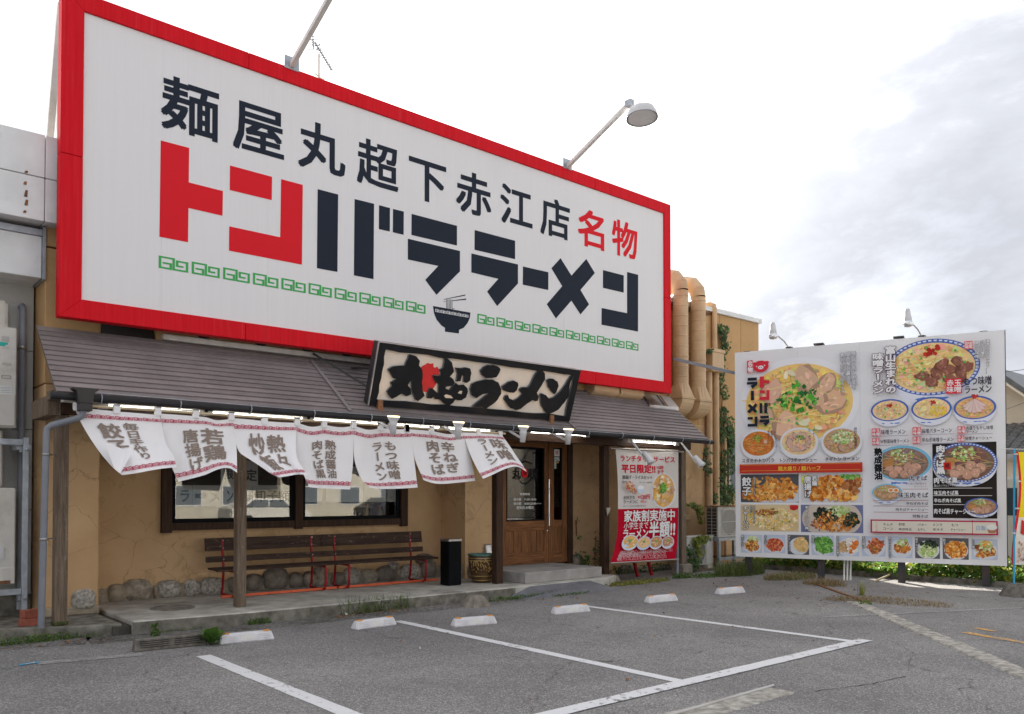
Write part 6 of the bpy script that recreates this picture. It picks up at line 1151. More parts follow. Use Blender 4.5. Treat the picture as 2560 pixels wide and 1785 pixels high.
VT('肉そば黒', C7(1708, 1398), C7(1772, 1590), OW, .05, BLACK, .05); a0, b0, a1, b1 = box_uv(C7(1760, 1512), C7(1808, 1558)); A.polyuv([(a0, b0), (a1, b0), (a1, b1), (a0, b1)], (.60, .03, .02)); T('黒', C7(1768, 1520), C7(1800, 1550), BLACK, .02)
T('肉そば黒', C8(1697, 24), C8(1852, 62), OW, .035, BLACK, .05); T('富山のソウルフード丸超流ブラック。', C8(1697, 70), C8(1942, 84), OW, .0); T('味玉肉そば黒', C8(1697, 112), C8(1858, 140), OW, .03); T('辛ねぎ肉そば黒', C8(1697, 163), C8(1875, 190), OW, .03); T('肉そば黒チャーシュー', C8(1697, 230), C8(1968, 268), OW, .03)
for y, x1 in ((95, 2082), (144, 2082), (203, 1900)): A.hline(C8(1692, y), C8(x1, y), .010, (.62, .6, .58))
def frame_(tl, br, w_, col, fill):
    a0, b0, a1, b1 = box_uv(tl, br); A.polyuv([(a0, b0), (a1, b0), (a1, b1), (a0, b1)], col); A.polyuv([(a0 + w_, b0 + w_), (a1 - w_, b0 + w_), (a1 - w_, b1 - w_), (a0 + w_, b1 - w_)], fill)
frame_(C8(1275, 302), C8(2121, 408), .025, (.42, .02, .07), (.70, .65, .55)); A.rect(C8(1949, 306), C8(1954, 406), (.42, .02, .07))
VT('トッピング', C8(1305, 316), C8(1325, 384), REDW, .01)
for body, x0, x1, y in (('キムチ', 1360, 1424, 326), ('野菜', 1462, 1504, 326), ('バター', 1588, 1650, 328), ('メンマ', 1688, 1752, 328), ('もつ', 1812, 1856, 330), ('コーン', 1360, 1424, 354), ('熟成味玉', 1462, 1548, 358), ('もやし', 1588, 1640, 360), ('辛ネギ', 1688, 1758, 360), ('チャーシュー', 1808, 1906, 362)): T(body, C8(x0, y), C8(x1, y + 19), DK, .01)
T('白飯', C8(1978, 342), C8(2040, 376), (.30, .38, .50), .03, OW, .06); x0, y0, x1, y1 = box_uv(C8(2045, 335), C8(2117, 402)); A.polyuv([(x0, y1 - .05), (x0 + .03, y0 + .02), (x1 - .03, y0 + .02), (x1, y1 - .05)], (.42, .20, .10)); A.ell((x0 + x1) / 2, y1 - .05, (x1 - x0) / 2, .05, (.76, .76, .74))
A.build('right_lettering', MN)
# lamps over the billboard
def bbl(u_, label):
    base = MPn.pt(u_, BH, -.05); t = thing('billboard_lamp', label, 'lamp', base, 0, 'lamps over the menu billboard'); tip = MPn.pt(u_ - .28, BH + .42, .55); kn = MPn.pt(u_ - .06, BH + .12, .12)
    mb = MB(); mb.tube([base, kn, MPn.pt(u_ - .14, BH + .20, .32), MPn.pt(u_ - .22, BH + .30, .50)], .014, 8); mb.build('arm', 'lamp_white', t)
    c = MPn.pt(u_ - .20, BH + .30, .46); ax = Vector((-.02, .05, 1)).normalized(); mb = MB(); mb.lathe(c, [(.068, -.08), (.064, -.01), (.058, .0), (.045, .12), (.036, .14), (.001, .145)], 20, axis=ax); mb.build('housing', 'lamp_white', t)
    mb = MB(); mb.lathe(c, [(.067, -.08), (.076, -.095), (.085, -.135), (.07, -.17), (.035, -.185), (.001, -.19)], 20, axis=ax); mb.build('lens', 'clear_lens', t)
    mb = MB(); mb.box(base - Vector((.05, .05, 0)), base + Vector((.05, .05, .03))); mb.build('base_plate', 'dark_steel', t)
bbl(1.05, 'white lamp standing over the left half of the menu billboard'); bbl(3.38, 'white lamp standing over the right half of the menu billboard')
mb = MB(); mb.bar(atY(1684, 897, 10.85), MPn.pt(.3, 3.6, -.16), .06, .06); tag(mb.build('tie_bar', 'pipe_grey'), 'thin grey steel tie bar running from the great sign to the menu billboard', 'steel bar')
# leaning pipes and stick under the billboard
for i, x in enumerate((2110, 2118, 2126)):
    p = atZ(x, 1451, 0); q = MPn.pt(0, 0); mb = MB(); top = atY(x + 1, 1400, p.y + .1); mb.tube([p, top], .018, 8); tag(mb.build('white_stake', 'white_paint'), ('left', 'middle', 'right')[i] + ' one of three white stakes in the ground under the billboard', 'stake', 'white stakes under the billboard')
mb = MB(); p = atZ(2184, 1454, .01); q = atY(2278, 1405, p.y + .25); mb.tube([p, p.lerp(q, .35) + Vector((0, 0, -.03)), p.lerp(q, .7) + Vector((0, 0, -.02)), q], .02, 8); tag(mb.build('wooden_stick', 'bamboo'), 'curved bare stick leaning up against the underside of the billboard', 'stick')

# ================================================================== DUCTS, PIPES, UNITS ON THE RIGHT WALL
def duct(px, ytop, ybot, label):
    c = atY(px, 900, 11.18); x = c.x; zt = atY(px, ytop, 11.18).z; zb = atY(px, ybot, 11.18).z; t = thing('exhaust_duct', label, 'duct', (x, 11.18, zb - .6), 0, 'fat round ducts on the right wall'); r = .165
    mb = MB(); mb.tube([(x, 11.18, zb), (x, 11.18, zt)], r, 20); mb.build('pipe', 'duct_paint', t)
    z = zb + .15
    while z < zt: 
        mb = MB(); mb.lathe((x, 11.18, z), [(r, -.014), (r + .012, 0), (r, .014)], 20); mb.build('seam', 'duct_paint', t); z += .22
    mb = MB(); mb.tube([(x, 11.18, zt), (x - .0, 11.21, zt + .16), (x - .0, 11.34, zt + .32), (x, 11.52, zt + .38)], [r * 1.02, r * 1.05, r * 1.05, r * 1.02], 20, caps=False, smooth=False); mb.tube([(x, 11.5, zt + .38), (x, 12.6, zt + .38)], r, 20); mb.build('elbow', 'duct_paint', t)
    # round to square, then a quarter hood turned in to the wall
    mb = MB(); n = 16; V = []
    for k in range(n):
        a_ = 2 * math.pi * k / n + math.pi / 4; V.append((x + r * math.cos(a_), 11.18 + r * math.sin(a_), zb))
    sq = [(1, 1), (.5, 1), (0, 1), (-.5, 1), (-1, 1), (-1, .5), (-1, 0), (-1, -.5), (-1, -1), (-.5, -1), (0, -1), (.5, -1), (1, -1), (1, -.5), (1, 0), (1, .5)]; w_ = .21
    V += [(x + w_ * a_, 11.18 + w_ * b_ * .95, zb - .30) for a_, b_ in sq]; mb.add(V, [(k, (k + 1) % n, n + (k + 1) % n, n + k) for k in range(n)]); mb.build('transition', 'duct_paint', t)
    mb = MB(); mb.box((x - w_ - .02, 10.965, zb - .335), (x + w_ + .02, 11.395, zb - .305)); mb.build('flange', 'duct_paint', t)
    mb = MB(); pr = [(11.39, zb - .34)] + [(11.39 - .41 * math.cos(a_), zb - .34 - .36 * math.sin(a_)) for a_ in [math.pi / 2 * k / 7 for k in range(8)]]; mb.prism([(x - w_, y, z) for y, z in pr], (w_ * 2, 0, 0)); mb.build('hood', 'duct_paint', t)
duct(1702, 728, 960, 'fat tan round duct directly beside the right end of the great sign'); duct(1746, 745, 968, 'second fat tan round duct, right of the one beside the sign')
for px0, px1, y0_, lb in ((1484, 1549, 1003, 'tan duct hood under the right end of the great sign, left one'), (1546, 1607, 1009, 'tan duct hood under the great sign, next to the metal vent hood')):
    a_ = atY(px0, 985, 10.85); b_ = atY(px1, 985, 10.85); t = thing('duct_hood', lb, 'duct', (a_.x, 10.95, 3.5), 0, 'tan duct hoods under the sign'); pr = [(11.07, 3.95), (10.82, 3.95)] + [(11.07 - .25 * math.cos(q), 3.62 - .12 * math.sin(q) ) for q in [math.pi / 2 * k / 6 for k in range(7)]]
    mb = MB(); mb.prism([(a_.x, y, z) for y, z in pr], (b_.x - a_.x, 0, 0)); mb.build('hood_body', 'duct_paint', t); mb = MB(); mb.box((a_.x - .01, 10.81, 3.60), (b_.x + .01, 11.07, 3.615)); mb.build('flange', 'duct_paint', t)
t = thing('metal_vent_hood', 'stained bright metal vent hood at the top right corner of the pent roof', 'vent hood', (13.2, 10.9, 3.3))
q = [Z1(1165, 128), Z1(1358, 148), Z1(1418, 222), Z1(1418, 282), Z1(1212, 258), Z1(1212, 205)]
P_ = [atY(*q[0], 11.06), atY(*q[1], 11.06), atY(*q[2], 10.76), atY(*q[5], 10.76)]; mb = MB(); bt_ = [Vector((p.x, p.y, p.z)) for p in P_]
lo = [atY(*q[4], 10.76), atY(*q[3], 10.76)]; mb.add([bt_[0], bt_[1], bt_[2], bt_[3], lo[0], lo[1], Vector((bt_[0].x, 11.06, 3.3)), Vector((bt_[1].x, 11.06, 3.3))], [(3, 2, 1, 0), (4, 5, 2, 3), (6, 4, 3, 0), (5, 7, 1, 2)]); mb.build('hood_body', 'steel', t)
mb = MB(); p0, p1 = bt_[0].lerp(bt_[1], .52), bt_[3].lerp(bt_[2], .52); mb.bar(p0 + Vector((0, -.01, .01)), p1 + Vector((0, -.01, .01)), .02); mb.build('seam', 'steel', t)
mb = MB(); mb.bar(bt_[0].lerp(bt_[1], .6) + Vector((0, -.006, .004)), bt_[3].lerp(bt_[2], .6) + Vector((0, -.006, .004)), .03, .01); mb.build('rust_streak', 'rust', t)
def pipe(px, py0, py1, r, matn, lb, name='drainpipe', y=11.33, top=None):
    a_ = atY(px, py0, y); b_ = atY(px, py1, y); pts = [(a_.x, y, a_.z), (a_.x, y, max(0, b_.z))]
    if top: pts = top(a_) + pts
    mb = MB(); mb.tube(pts, r, 12); o = mb.build(name, matn); tag(o, lb, 'pipe'); return o
o = pipe(1786, 775, 905, .062, 'duct_paint', 'tan soil pipe with a rusty elbow over the parapet', top=lambda p: [Vector((p.x - .05, 11.7, p.z + .13)), Vector((p.x - .03, 11.42, p.z + .14)), Vector((p.x, 11.35, p.z + .10))])
mb = MB(); p = atY(1769, 765, 11.6); mb.lathe((p.x, 11.60, p.z), [(.068, -.1), (.07, .1)], 12, axis=(0, 1, 0)); mb.build('rusty_joint', 'rust', o)
mb = MB(); p = atY(1767, 900, 11.3); p2 = atY(1796, 900, 11.3); mb.box((p.x, 11.14, p.z - .26), (p2.x, 11.398, p.z + .22)); mb.box((p.x - .03, 11.12, p.z + .17), (p2.x + .03, 11.398, p.z + .25)); tag(mb.build('rain_box', 'duct_paint', bevel=.008), 'tan square rainwater box where the wall pipes meet', 'rain box')
pipe(1772, 918, 1435, .075, 'duct_paint', 'tan pipe dropping from the left of the rainwater box'); pipe(1790, 918, 1435, .068, 'duct_paint', 'tan pipe dropping from the right of the rainwater box', y=11.30)
pipe(1812, 1015, 1400, .04, 'duct_paint', 'thin tan pipe among the ivy on the right wall'); pipe(1786, 1262, 1318, .07, 'duct_paint', 'short tan stub pipe bent above the small air conditioner', y=11.2)
t = thing('air_conditioner', 'small white outdoor air conditioner with a vine over its grille, low on the ground', 'air conditioner', (14.4, 10.85, .1)); X0, X1 = 14.0, 14.9
mb = MB(); mb.box((X0, 10.70, .12), (X1, 11.0, .72)); mb.build('casing', 'unit_white', t, bevel=.012); mb = MB(); mb.box((X0 - .01, 10.68, .715), (X1 + .01, 11.01, .74)); mb.build('top_cover', 'unit_white', t, bevel=.006)
mb = MB(); mb.lathe((X0 + .38, 10.697, .42), [(.001, 0), (.235, 0), (.25, .004)], 28, axis=(0, -1, 0)); mb.build('fan_opening', 'car_dark', t)
mb = MB()
for k in range(14): mb.box((X0 + .10 + k * .042, 10.682, .16), (X0 + .106 + k * .042, 10.69, .69))
for k in range(22): mb.box((X0 + .09, 10.677, .17 + k * .024), (X0 + .67, 10.682, .174 + k * .024))
mb.build('grille', 'unit_white', t); mb = MB()
for x in (X0 + .08, X1 - .25): mb.box((x, 10.65, 0), (x + .17, 11.05, .12))
mb.build('foot', 'cream_wall', t)
mb = MB(); mb.box((14.2, 10.6, .0), (15.3, 11.0, .05)).box((14.3, 10.62, .05), (14.4, 10.98, .1)).box((14.95, 10.62, .05), (15.05, 10.98, .1)); tag(mb.build('pallet', 'old_post_wood'), 'dark low pallet on the ground beside the small air conditioner', 'pallet')
t = thing('air_conditioner', 'large rusty topped outdoor unit on a grey steel stand, half behind the billboard', 'air conditioner', (15.4, 10.8, .7)); X0, X1 = 14.95, 15.95
mb = MB(); mb.box((X0 + .035, 10.63, .69), (X1, 10.93, 1.36)); mb.build('casing', 'unit_white', t, bevel=.01); mb = MB(); mb.box((X0, 10.60, 1.355), (X1 + .02, 10.95, 1.375)); mb.build('top_cover', 'rust', t)
mb = MB(); mb.box((X0 + .028, 10.66, .72), (X0 + .034, 10.91, 1.34)); mb.build('coil', 'car_dark', t); mb = MB()
for k in range(9): mb.tube([(X0 + .012, 10.62, .75 + k * .07), (X0 + .012, 10.93, .75 + k * .07)], .004, 5)
for y in (10.62, 10.77, 10.93): mb.tube([(X0 + .008, y, .7), (X0 + .008, y, 1.35)], .006, 5)
mb.build('side_guard', 'cream_wall', t); mb = MB(); mb.lathe((X0 + .45, 10.627, 1.02), [(.001, 0), (.28, 0)], 28, axis=(0, -1, 0)); mb.build('fan_opening', 'car_dark', t); mb = MB()
for k in range(20): mb.box((X0 + .16 + k * .032, 10.612, .75), (X0 + .168 + k * .032, 10.62, 1.30))
for z in (.76, 1.02, 1.28): mb.box((X0 + .15, 10.607, z), (X0 + .80, 10.612, z + .012))
mb.build('grille', 'unit_white', t)
t = thing('unit_stand', 'grey steel stand carrying the large outdoor unit', 'stand', (15.3, 10.8, 0))
for x, y in ((14.97, 10.62), (14.97, 10.95), (16.0, 10.62), (16.0, 10.95)): mb = MB(); mb.box((x, y - .03, 0), (x + .07, y + .03, .62)); mb.build('leg', 'galvanised', t)
mb = MB(); mb.box((14.93, 10.57, .62), (16.2, 10.64, .685)).box((14.93, 10.92, .62), (16.2, 10.99, .685)).box((14.93, 10.64, .62), (15.0, 10.92, .685)).box((14.97, 10.6, .2), (16.2, 10.64, .26)); mb.build('rail', 'galvanised', t)
mb = MB(); mb.box((14.98, 10.645, .262), (16.0, 10.94, .275)); mb.build('shelf', 'car_dark', t)
mb = MB(); mb.hexa([(15.0, 10.1, 0), (15.35, 10.1, 0), (15.35, 10.35, 0), (15.0, 10.35, 0), (15.0, 10.1, .19), (15.35, 10.1, .19), (15.35, 10.35, .19), (15.0, 10.35, .19)]); tag(mb.build('concrete_block', 'block_concrete', bevel=.008), 'square concrete block in the grass under the left end of the billboard', 'concrete block')
# window in the ivy
t = thing('side_window', 'dark window in the ochre wall half hidden by ivy and billboard', 'window', (16.2, 11.38, 1.2)); a_ = atY(1822, 1095, 11.38); b_ = atY(1850, 1225, 11.38)
mb = MB(); mb.box((a_.x, 11.37, b_.z), (a_.x + .9, 11.399, a_.z)); mb.build('pane', 'house_blue_glass', t); mb = MB(); mb.box((a_.x - .05, 11.33, b_.z - .06), (a_.x + .95, 11.395, b_.z)).box((a_.x - .05, 11.34, b_.z), (a_.x, 11.395, a_.z + .05)); mb.build('frame', 'galvanised', t)

# ================================================================== PLANTS
def leafquad(mb, p, size, nrm=None, lobed=False, mi=0):
    d = Vector((random.gauss(0, 1), random.gauss(0, 1), random.gauss(0, .7))).normalized(); n = nrm or Vector((random.gauss(0, 1), random.gauss(0, 1), random.gauss(.6, .6))).normalized()
    n = (n + Vector((rg(.45), rg(.45), rg(.45)))).normalized(); a_ = n.cross(d); a_ = a_.normalized() if a_.length > .01 else n.orthogonal(); b_ = n.cross(a_); s_ = size * random.uniform(.6, 1.25)
    mb.add([p - b_ * s_ * .5, p + a_ * s_ * .36 + n * s_ * .06, p + b_ * s_ * .6, p - a_ * s_ * .36 + n * s_ * .06], [(0, 1, 2), (0, 2, 3)], mi)
def blade(mb, p, h, lean, w_=.006, mi=0):
    d = Vector((rg(1), rg(1), 0)); d = d.normalized() if d.length > .01 else Vector((1, 0, 0)); s_ = Vector((-d.y, d.x, 0)) * w_ * random.uniform(.6, 1.2); l = lean * random.uniform(.3, 1.2) * h
    q = p + d * l * .35 + Vector((0, 0, h * .6)); r = p + d * l + Vector((0, 0, h)); mb.add([p - s_, p + s_, q + s_ * .8, q - s_ * .8, r], [(0, 1, 2, 3), (3, 2, 4)], mi)
def weed(name, x, y, z, r, h, nb, nl, label, mats=('grass', 'leaf'), ry=None, ls=.035, lean=.7):
    mb = MB(); ry = ry or r
    for _ in range(nb): t = random.uniform(0, 6.28); q = math.sqrt(random.random()); blade(mb, Vector((x + r * q * math.cos(t), y + ry * q * math.sin(t), z)), h * random.uniform(.3, 1), lean, .004, 0)
    for _ in range(nl): t = random.uniform(0, 6.28); q = math.sqrt(random.random()); leafquad(mb, Vector((x + r * q * math.cos(t), y + ry * q * math.sin(t), z + random.random() ** 1.6 * h * .6)), ls, None, False, 1)
    o = mb.build(name, list(mats)); tag(o, label, 'weeds'); return o
def wpx(px, py): p = atZ(px, py, 0); return p.x, p.y
x, y = wpx(90, 1605); weed('weed_patch', x - .1, y, 0, .55, .12, 260, 420, 'low weeds and fallen leaves in front of the left slab edge', ry=.10, ls=.03)
x, y = wpx(225, 1592); weed('weed_patch', x, y, 0, .35, .06, 80, 90, 'thin low weeds at the foot of the dark stained kerb', ry=.05, ls=.022)
x, y = wpx(389, 1590); weed('weed', x, y, 0, .05, .22, 10, 70, 'upright weed growing at the kerb above the grey wheel block', ry=.05, ls=.04)
x, y = wpx(648, 1560); weed('weed_patch', x, y, 0, .16, .12, 60, 120, 'small leafy weeds at the kerb left of the bench end', ry=.06, ls=.03)
x, y = wpx(450, 1578); weed('weed_patch', x, y, 0, .3, .05, 40, 60, 'sparse tiny weeds along the kerb behind the grey wheel block', ry=.05, ls=.02)
x, y = wpx(945, 1528); weed('weed_patch', x, y, 0, .6, .30, 260, 300, 'tall grassy weeds at the kerb in front of the bench', ry=.10, ls=.028)
x, y = wpx(1075, 1513); weed('weed_patch', x, y, 0, .3, .06, 50, 120, 'low creeping weeds left of the fluted concrete base', ry=.06, ls=.024)
x, y = wpx(1300, 1497); weed('weed_patch', x, y, 0, .75, .10, 120, 420, 'green weeds between fluted base and kerb ramp', ry=.07, ls=.028)
x, y = wpx(1430, 1487); weed('weed_patch', x, y, 0, .45, .06, 40, 160, 'small weeds along the front edge of the kerb ramp', ry=.04, ls=.024)
x, y = wpx(1590, 1458); weed('weed_patch', x, y, 0, .95, .08, 260, 700, 'yellowing ground weeds below the red and white banner', ('dry_weed', 'leaf_yellow'), ry=.22, ls=.04)
x, y = wpx(1600, 1430); weed('weed_patch', x, y, 0, .95, .28, 100, 520, 'leafy vines on the stones behind the banner foot', ('grass', 'ivy'), ry=.2, ls=.05)
x, y = wpx(1705, 1445); weed('weed_patch', x, y, 0, .25, .16, 50, 200, 'bright green weeds at the foot of the rightmost post', ry=.12, ls=.045)
x, y = wpx(1770, 1442); weed('weed_patch', x, y, 0, .5, .12, 80, 260, 'green weeds under the small air conditioner', ry=.2, ls=.04)
x, y = wpx(1850, 1436); weed('grass_tuft', x, y, 0, .75, .34, 1500, 120, 'tall green grass tuft under the left end of the billboard', ry=.32, ls=.03)
x, y = wpx(1975, 1445); weed('grass_tuft', x, y, 0, .75, .14, 900, 500, 'mixed dry and green grass right of the tall tuft', ('dry_weed', 'leaf'), ry=.35, ls=.035, lean=1.3)
x, y = wpx(2060, 1462); weed('grass_tuft', x, y, 0, .28, .16, 500, 60, 'straw coloured grass clump beside the rusty edge', ('dry_weed', 'leaf_yellow'), ry=.4, ls=.03, lean=1.4)
x, y = wpx(2120, 1500); weed('dry_grass_strip', x, y, 0, .32, .05, 420, 60, 'dry grass at the near end of the rusty edge', ('dry_weed', 'dry_weed'), ry=.35, ls=.03, lean=2.2)
x, y = wpx(2250, 1505); weed('dry_grass_strip', x, y, 0, .42, .055, 800, 60, 'long strip of dead brown grass on the asphalt before the billboard', ('dry_weed', 'dry_weed'), ry=.75, ls=.03, lean=2.4)
x, y = wpx(2160, 1512); weed('weed', x, y, 0, .12, .1, 20, 60, 'small green weed at the tip of the pale concrete joint', ry=.1, ls=.03)
x, y = wpx(2153, 1488); weed('weed', x, y, 0, .06, .3, 40, 6, 'single upright pale green weed before the billboard', ('leaf_yellow', 'leaf'), ry=.06, ls=.03)
mb = MB(); a_ = Vector((*wpx(2030, 1458), 0)); b_ = Vector((*wpx(2170, 1508), 0)); mb.bar(a_ + Vector((0, 0, .012)), b_ + Vector((0, 0, .012)), .05, .02); struct(mb.build('rusty_edge', 'rust'))
# broad leafed weed by the grey wheel block
x, y = wpx(528, 1612); t = thing('broadleaf_weed', 'bright green broad leafed weed between the grey block and a white wheel stop', 'weed', (x, y, 0))
for k in range(26):
    a_ = random.uniform(0, 6.28); el = random.uniform(.3, 1.35); l = random.uniform(.14, .27); d = Vector((math.cos(a_) * math.cos(el), math.sin(a_) * math.cos(el), math.sin(el))); s_ = Vector((-math.sin(a_), math.cos(a_), 0)) * l * .26; p0 = Vector((x, y, .01)); bnd = Vector((0, 0, -l * .25))
    mb = MB(); mb.add([p0, p0 + d * l * .45 + s_, p0 + d * l * .85 + s_ * .6 + bnd * .5, p0 + d * l + bnd, p0 + d * l * .85 - s_ * .6 + bnd * .5, p0 + d * l * .45 - s_, p0 + d * l * .5 - Vector((0, 0, .006))], [(0, 1, 6), (1, 2, 6), (2, 3, 6), (3, 4, 6), (4, 5, 6), (5, 0, 6)], 0, None, True); mb.build('leaf', 'leaf', t)
# fallen leaves
mb = MB()
for cx, cy_, m_, sx, sy in ((1.9, 9.9, 22, .7, .12), (5.9, 9.75, 60, .6, .14), (7.4, 9.6, 14, .7, .15), (10, 9.3, 10, 1.5, .3), (13.6, 8.7, 30, 1.5, .5), (13, 6.6, 26, 1.4, .8), (7, 6.5, 10, 3, 2), (12.2, 8.2, 10, 2, 1)):
    for _ in range(m_): leafquad(mb, Vector((cx + rg(sx), cy_ + rg(sy), .012)), .05, Vector((0, 0, 1)))
mb.build('leaf_litter', 'litter_leaf'); bpy.data.objects['leaf_litter']['kind'] = 'stuff'
for (px, py, s_, lb) in ((12, 1608, .05, 'scrap of white paper in the weeds at the far left'), (865, 1538, .06, 'scrap of white paper at the kerb before the bench'), (1050, 1623, .03, 'tiny white scrap on the open asphalt')):
    p = atZ(px, py, .01); mb = MB(); mb.add([p, p + Vector((s_, .01, .02)), p + Vector((s_ * 1.1, s_, .005)), p + Vector((.01, s_ * .9, .03))], [(0, 1, 2), (0, 2, 3)]); tag(mb.build('paper_scrap', 'paper'), lb, 'litter')
x, y = wpx(72, 1661); mb = MB(); mb.add([(x - .08, y - .03, .006), (x + .09, y + .0, .006), (x + .1, y + .07, .006), (x - .07, y + .04, .006)], [(0, 1, 2, 3)]); o = struct(mb.build('blue_marking', 'flag_blue'), label='worn blue number marking on the asphalt at the left'); 
mb = MB(); mb.bar((x - .03, y - .01, .0085), (x + .04, y + .03, .0085), .012, .001).bar((x + .045, y - .005, .0085), (x + .05, y + .05, .0085), .012, .001); mb.build('marking_stroke', 'paper', o)
def ivy(name, regions, label, mats=('ivy', 'leaf'), size=.085, dens=1.25, yo=11.36):
    mb = MB()
    for (px, py, rx, ry, n) in regions:
        c = atY(px, py, yo); sx = rx * .0137; sz = ry * .0085
        for _ in range(int(n * dens)): t = random.uniform(0, 6.28); q = math.sqrt(random.random()); leafquad(mb, Vector((c.x + sx * q * math.cos(t), yo - abs(random.gauss(0, .07)) - .01, c.z + sz * q * math.sin(t))), size, Vector((-.2, -1, .3)), False, 0 if random.random() < .72 else 1)
    pts = [atY(r[0], r[1], yo - .01) for r in regions]; mb.tube([(p.x, p.y, p.z) for p in pts], .012, 5, 2)
    o = mb.build(name, list(mats) + ['rust']); tag(o, label, 'ivy'); return o
ivy('climbing_ivy', [(1790, 822, 6, 14, 20), (1802, 835, 10, 25, 70), (1806, 870, 8, 20, 60), (1800, 900, 6, 20, 30), (1800, 940, 7, 26, 45), (1802, 975, 6, 14, 18), (1806, 990, 8, 12, 20), (1803, 1040, 9, 25, 50), (1815, 1070, 14, 30, 110), (1824, 1100, 12, 35, 110), (1800, 1085, 8, 25, 40), (1805, 1160, 11, 40, 90), (1825, 1160, 10, 30, 50), (1795, 1215, 13, 30, 110), (1815, 1235, 18, 25, 130), (1800, 1255, 16, 18, 90), (1780, 1245, 7, 12, 30)], 'tall ivy climbing the pipes on the right wall beside the billboard')
ivy('hanging_ivy', [(1720, 1262, 8, 6, 14), (1733, 1265, 9, 8, 30), (1742, 1280, 6, 14, 30), (1746, 1300, 4, 12, 14)], 'pale ivy strand hanging from the wall ledge above the small air conditioner', ('leaf_yellow', 'leaf'), .09, yo=11.26)
ivy('hanging_ivy', [(1760, 1130, 6, 10, 20), (1757, 1160, 8, 16, 40), (1765, 1180, 6, 10, 14), (1766, 880 + 0, 7, 5, 22)], 'small dark ivy sprig beside the rightmost spotlight', ('ivy', 'ivy'), .08, yo=11.22)
ivy('vine', [(1745, 1350, 15, 8, 60), (1750, 1346, 12, 6, 40), (1738, 1365, 5, 12, 40), (1741, 1385, 4, 10, 26)], 'bright green vine spilled over the small air conditioner grille', ('leaf_yellow', 'leaf'), .09, yo=10.66)
ivy('vine', [(1720, 1375, 5, 12, 20), (1724, 1395, 8, 14, 40), (1732, 1410, 9, 12, 40), (1722, 1425, 6, 12, 20)], 'trailing vine at the left foot of the small air conditioner', ('ivy', 'leaf'), .08, yo=10.64)
ivy('vine', [(1442, 1340, 3, 16, 8), (1440, 1300, 2, 10, 5)], 'few green leaves climbing beside the door frame', ('leaf', 'leaf'), .05, yo=11.36); ivy('vine', [(1446, 1385, 8, 8, 12), (1458, 1398, 8, 10, 24), (1463, 1415, 6, 8, 16)], 'green vine over the wall stones right of the door', ('leaf', 'ivy'), .06, yo=11.3)
ivy('vine', [(1490, 1340, 5, 20, 16), (1488, 1375, 8, 20, 40), (1490, 1405, 9, 20, 70), (1492, 1430, 10, 12, 60)], 'dark brownish creeper on the wall left of the dark banner post', ('dry_weed', 'ivy'), .055, yo=11.34)
# hedge and undergrowth behind the billboard
mb = MB()
for _ in range(11000):
    t = random.random(); y = 3.0 + t * 7.6; x = 15.85 + random.random() * 1.5; z = random.random() ** .8 * (.36 + .18 * math.sin(y * 2.3)); leafquad(mb, Vector((x, y, z)), .11, None, False, 0 if random.random() < .55 else 1)
o = mb.build('undergrowth', ['leaf', 'leaf_yellow']); o['kind'] = 'stuff'; o['label'] = 'sunlit leafy undergrowth behind the foot of the billboard'
mb = MB(); mb.box((15.86, 2.0, 0), (15.98, 10.6, .10)); struct(mb.build('planting_kerb', 'kerb_concrete'))

# ================================================================== FLAG at the right edge
bc = atZ(2540, 1490, 0); fb = fluted((bc.x, bc.y, 0), .23, .20, 'flag_base', 'dark weathered fluted concrete base holding the blue flag pole', 'old_block')
t = thing('advertising_flag', 'yellow and red ramen advertising flag on a blue pole at the right edge', 'flag', (bc.x, bc.y, .2)); px0 = atX(2487, 1440, bc.x); tp = 0
pb = Vector((atY(2535, 1460, bc.y).x, bc.y, .18)); ptp = Vector((atY(2536, 1120, bc.y).x, bc.y, atY(2537, 1122, bc.y).z))
mb = MB(); mb.tube([pb, ptp], .016, 8); mb.build('pole', 'flag_blue', t); mb = MB(); mb.tube([ptp + Vector((-.16, .14, -.0)), ptp + Vector((.42, -.40, -.02))], .006, 6); mb.build('cross_rod', 'white_paint', t)
def FW(u, v): return FQ(u, v)
FWD = Vector((math.cos(YAW), math.sin(YAW), 0)); FD = (Vector((bc.x, bc.y, 0))).dot(FWD)
def FQ(u, v): px = 2540 + u * 85 + (8 * math.sin(v * 5) if u < .5 else 0) - (v ** 2) * 4; py = 1130 + v * 282; d = ray(px, py); return O + d * ((FD - .03 - .05 * math.sin(u * 6 + v * 4)) / d.dot(FWD))
FC = [((0, 0), (.07, 1), (.62, .02, .03)), ((.07, 0), (1, .58), (.82, .62, .02)), ((.07, .58), (1, 1), (.74, .70, .62))]
mb = MB()
for (u0, v0), (u1, v1), c_ in FC:
    n = 14; mb.add([FW(u0 + (u1 - u0) * i / 6, v0 + (v1 - v0) * j / n) for j in range(n + 1) for i in range(7)], [(j * 7 + i, (j + 1) * 7 + i, (j + 1) * 7 + i + 1, j * 7 + i + 1) for j in range(n) for i in range(6)], 0, c_, True)
mb.build('flag_cloth', 'print', t); mb = MB()
for k in range(60): u = random.uniform(.18, .9); v = random.uniform(.78, .98); p = FW(u, v); s_ = .02; mb.add([p + Vector((-s_, -.012, -s_)), p + Vector((s_, -.012, -s_)), p + Vector((s_, -.012, s_)), p + Vector((-s_, -.012, s_))], [(0, 1, 2, 3)], 0, cr_(random.choice(((.7, .3, .12), (.75, .55, .3), (.5, .08, .05)))))
for u, v0, v1 in ((.16, .60, .74), (.30, .60, .76)): 
    P_ = [FW(u, v0), FW(u + .11, v0 + .02), FW(u + .13, v1), FW(u + .02, v1 - .02)]; mb.add([p + Vector((0, -.01, 0)) for p in P_], [(0, 1, 2, 3)], 0, (.62, .03, .03))
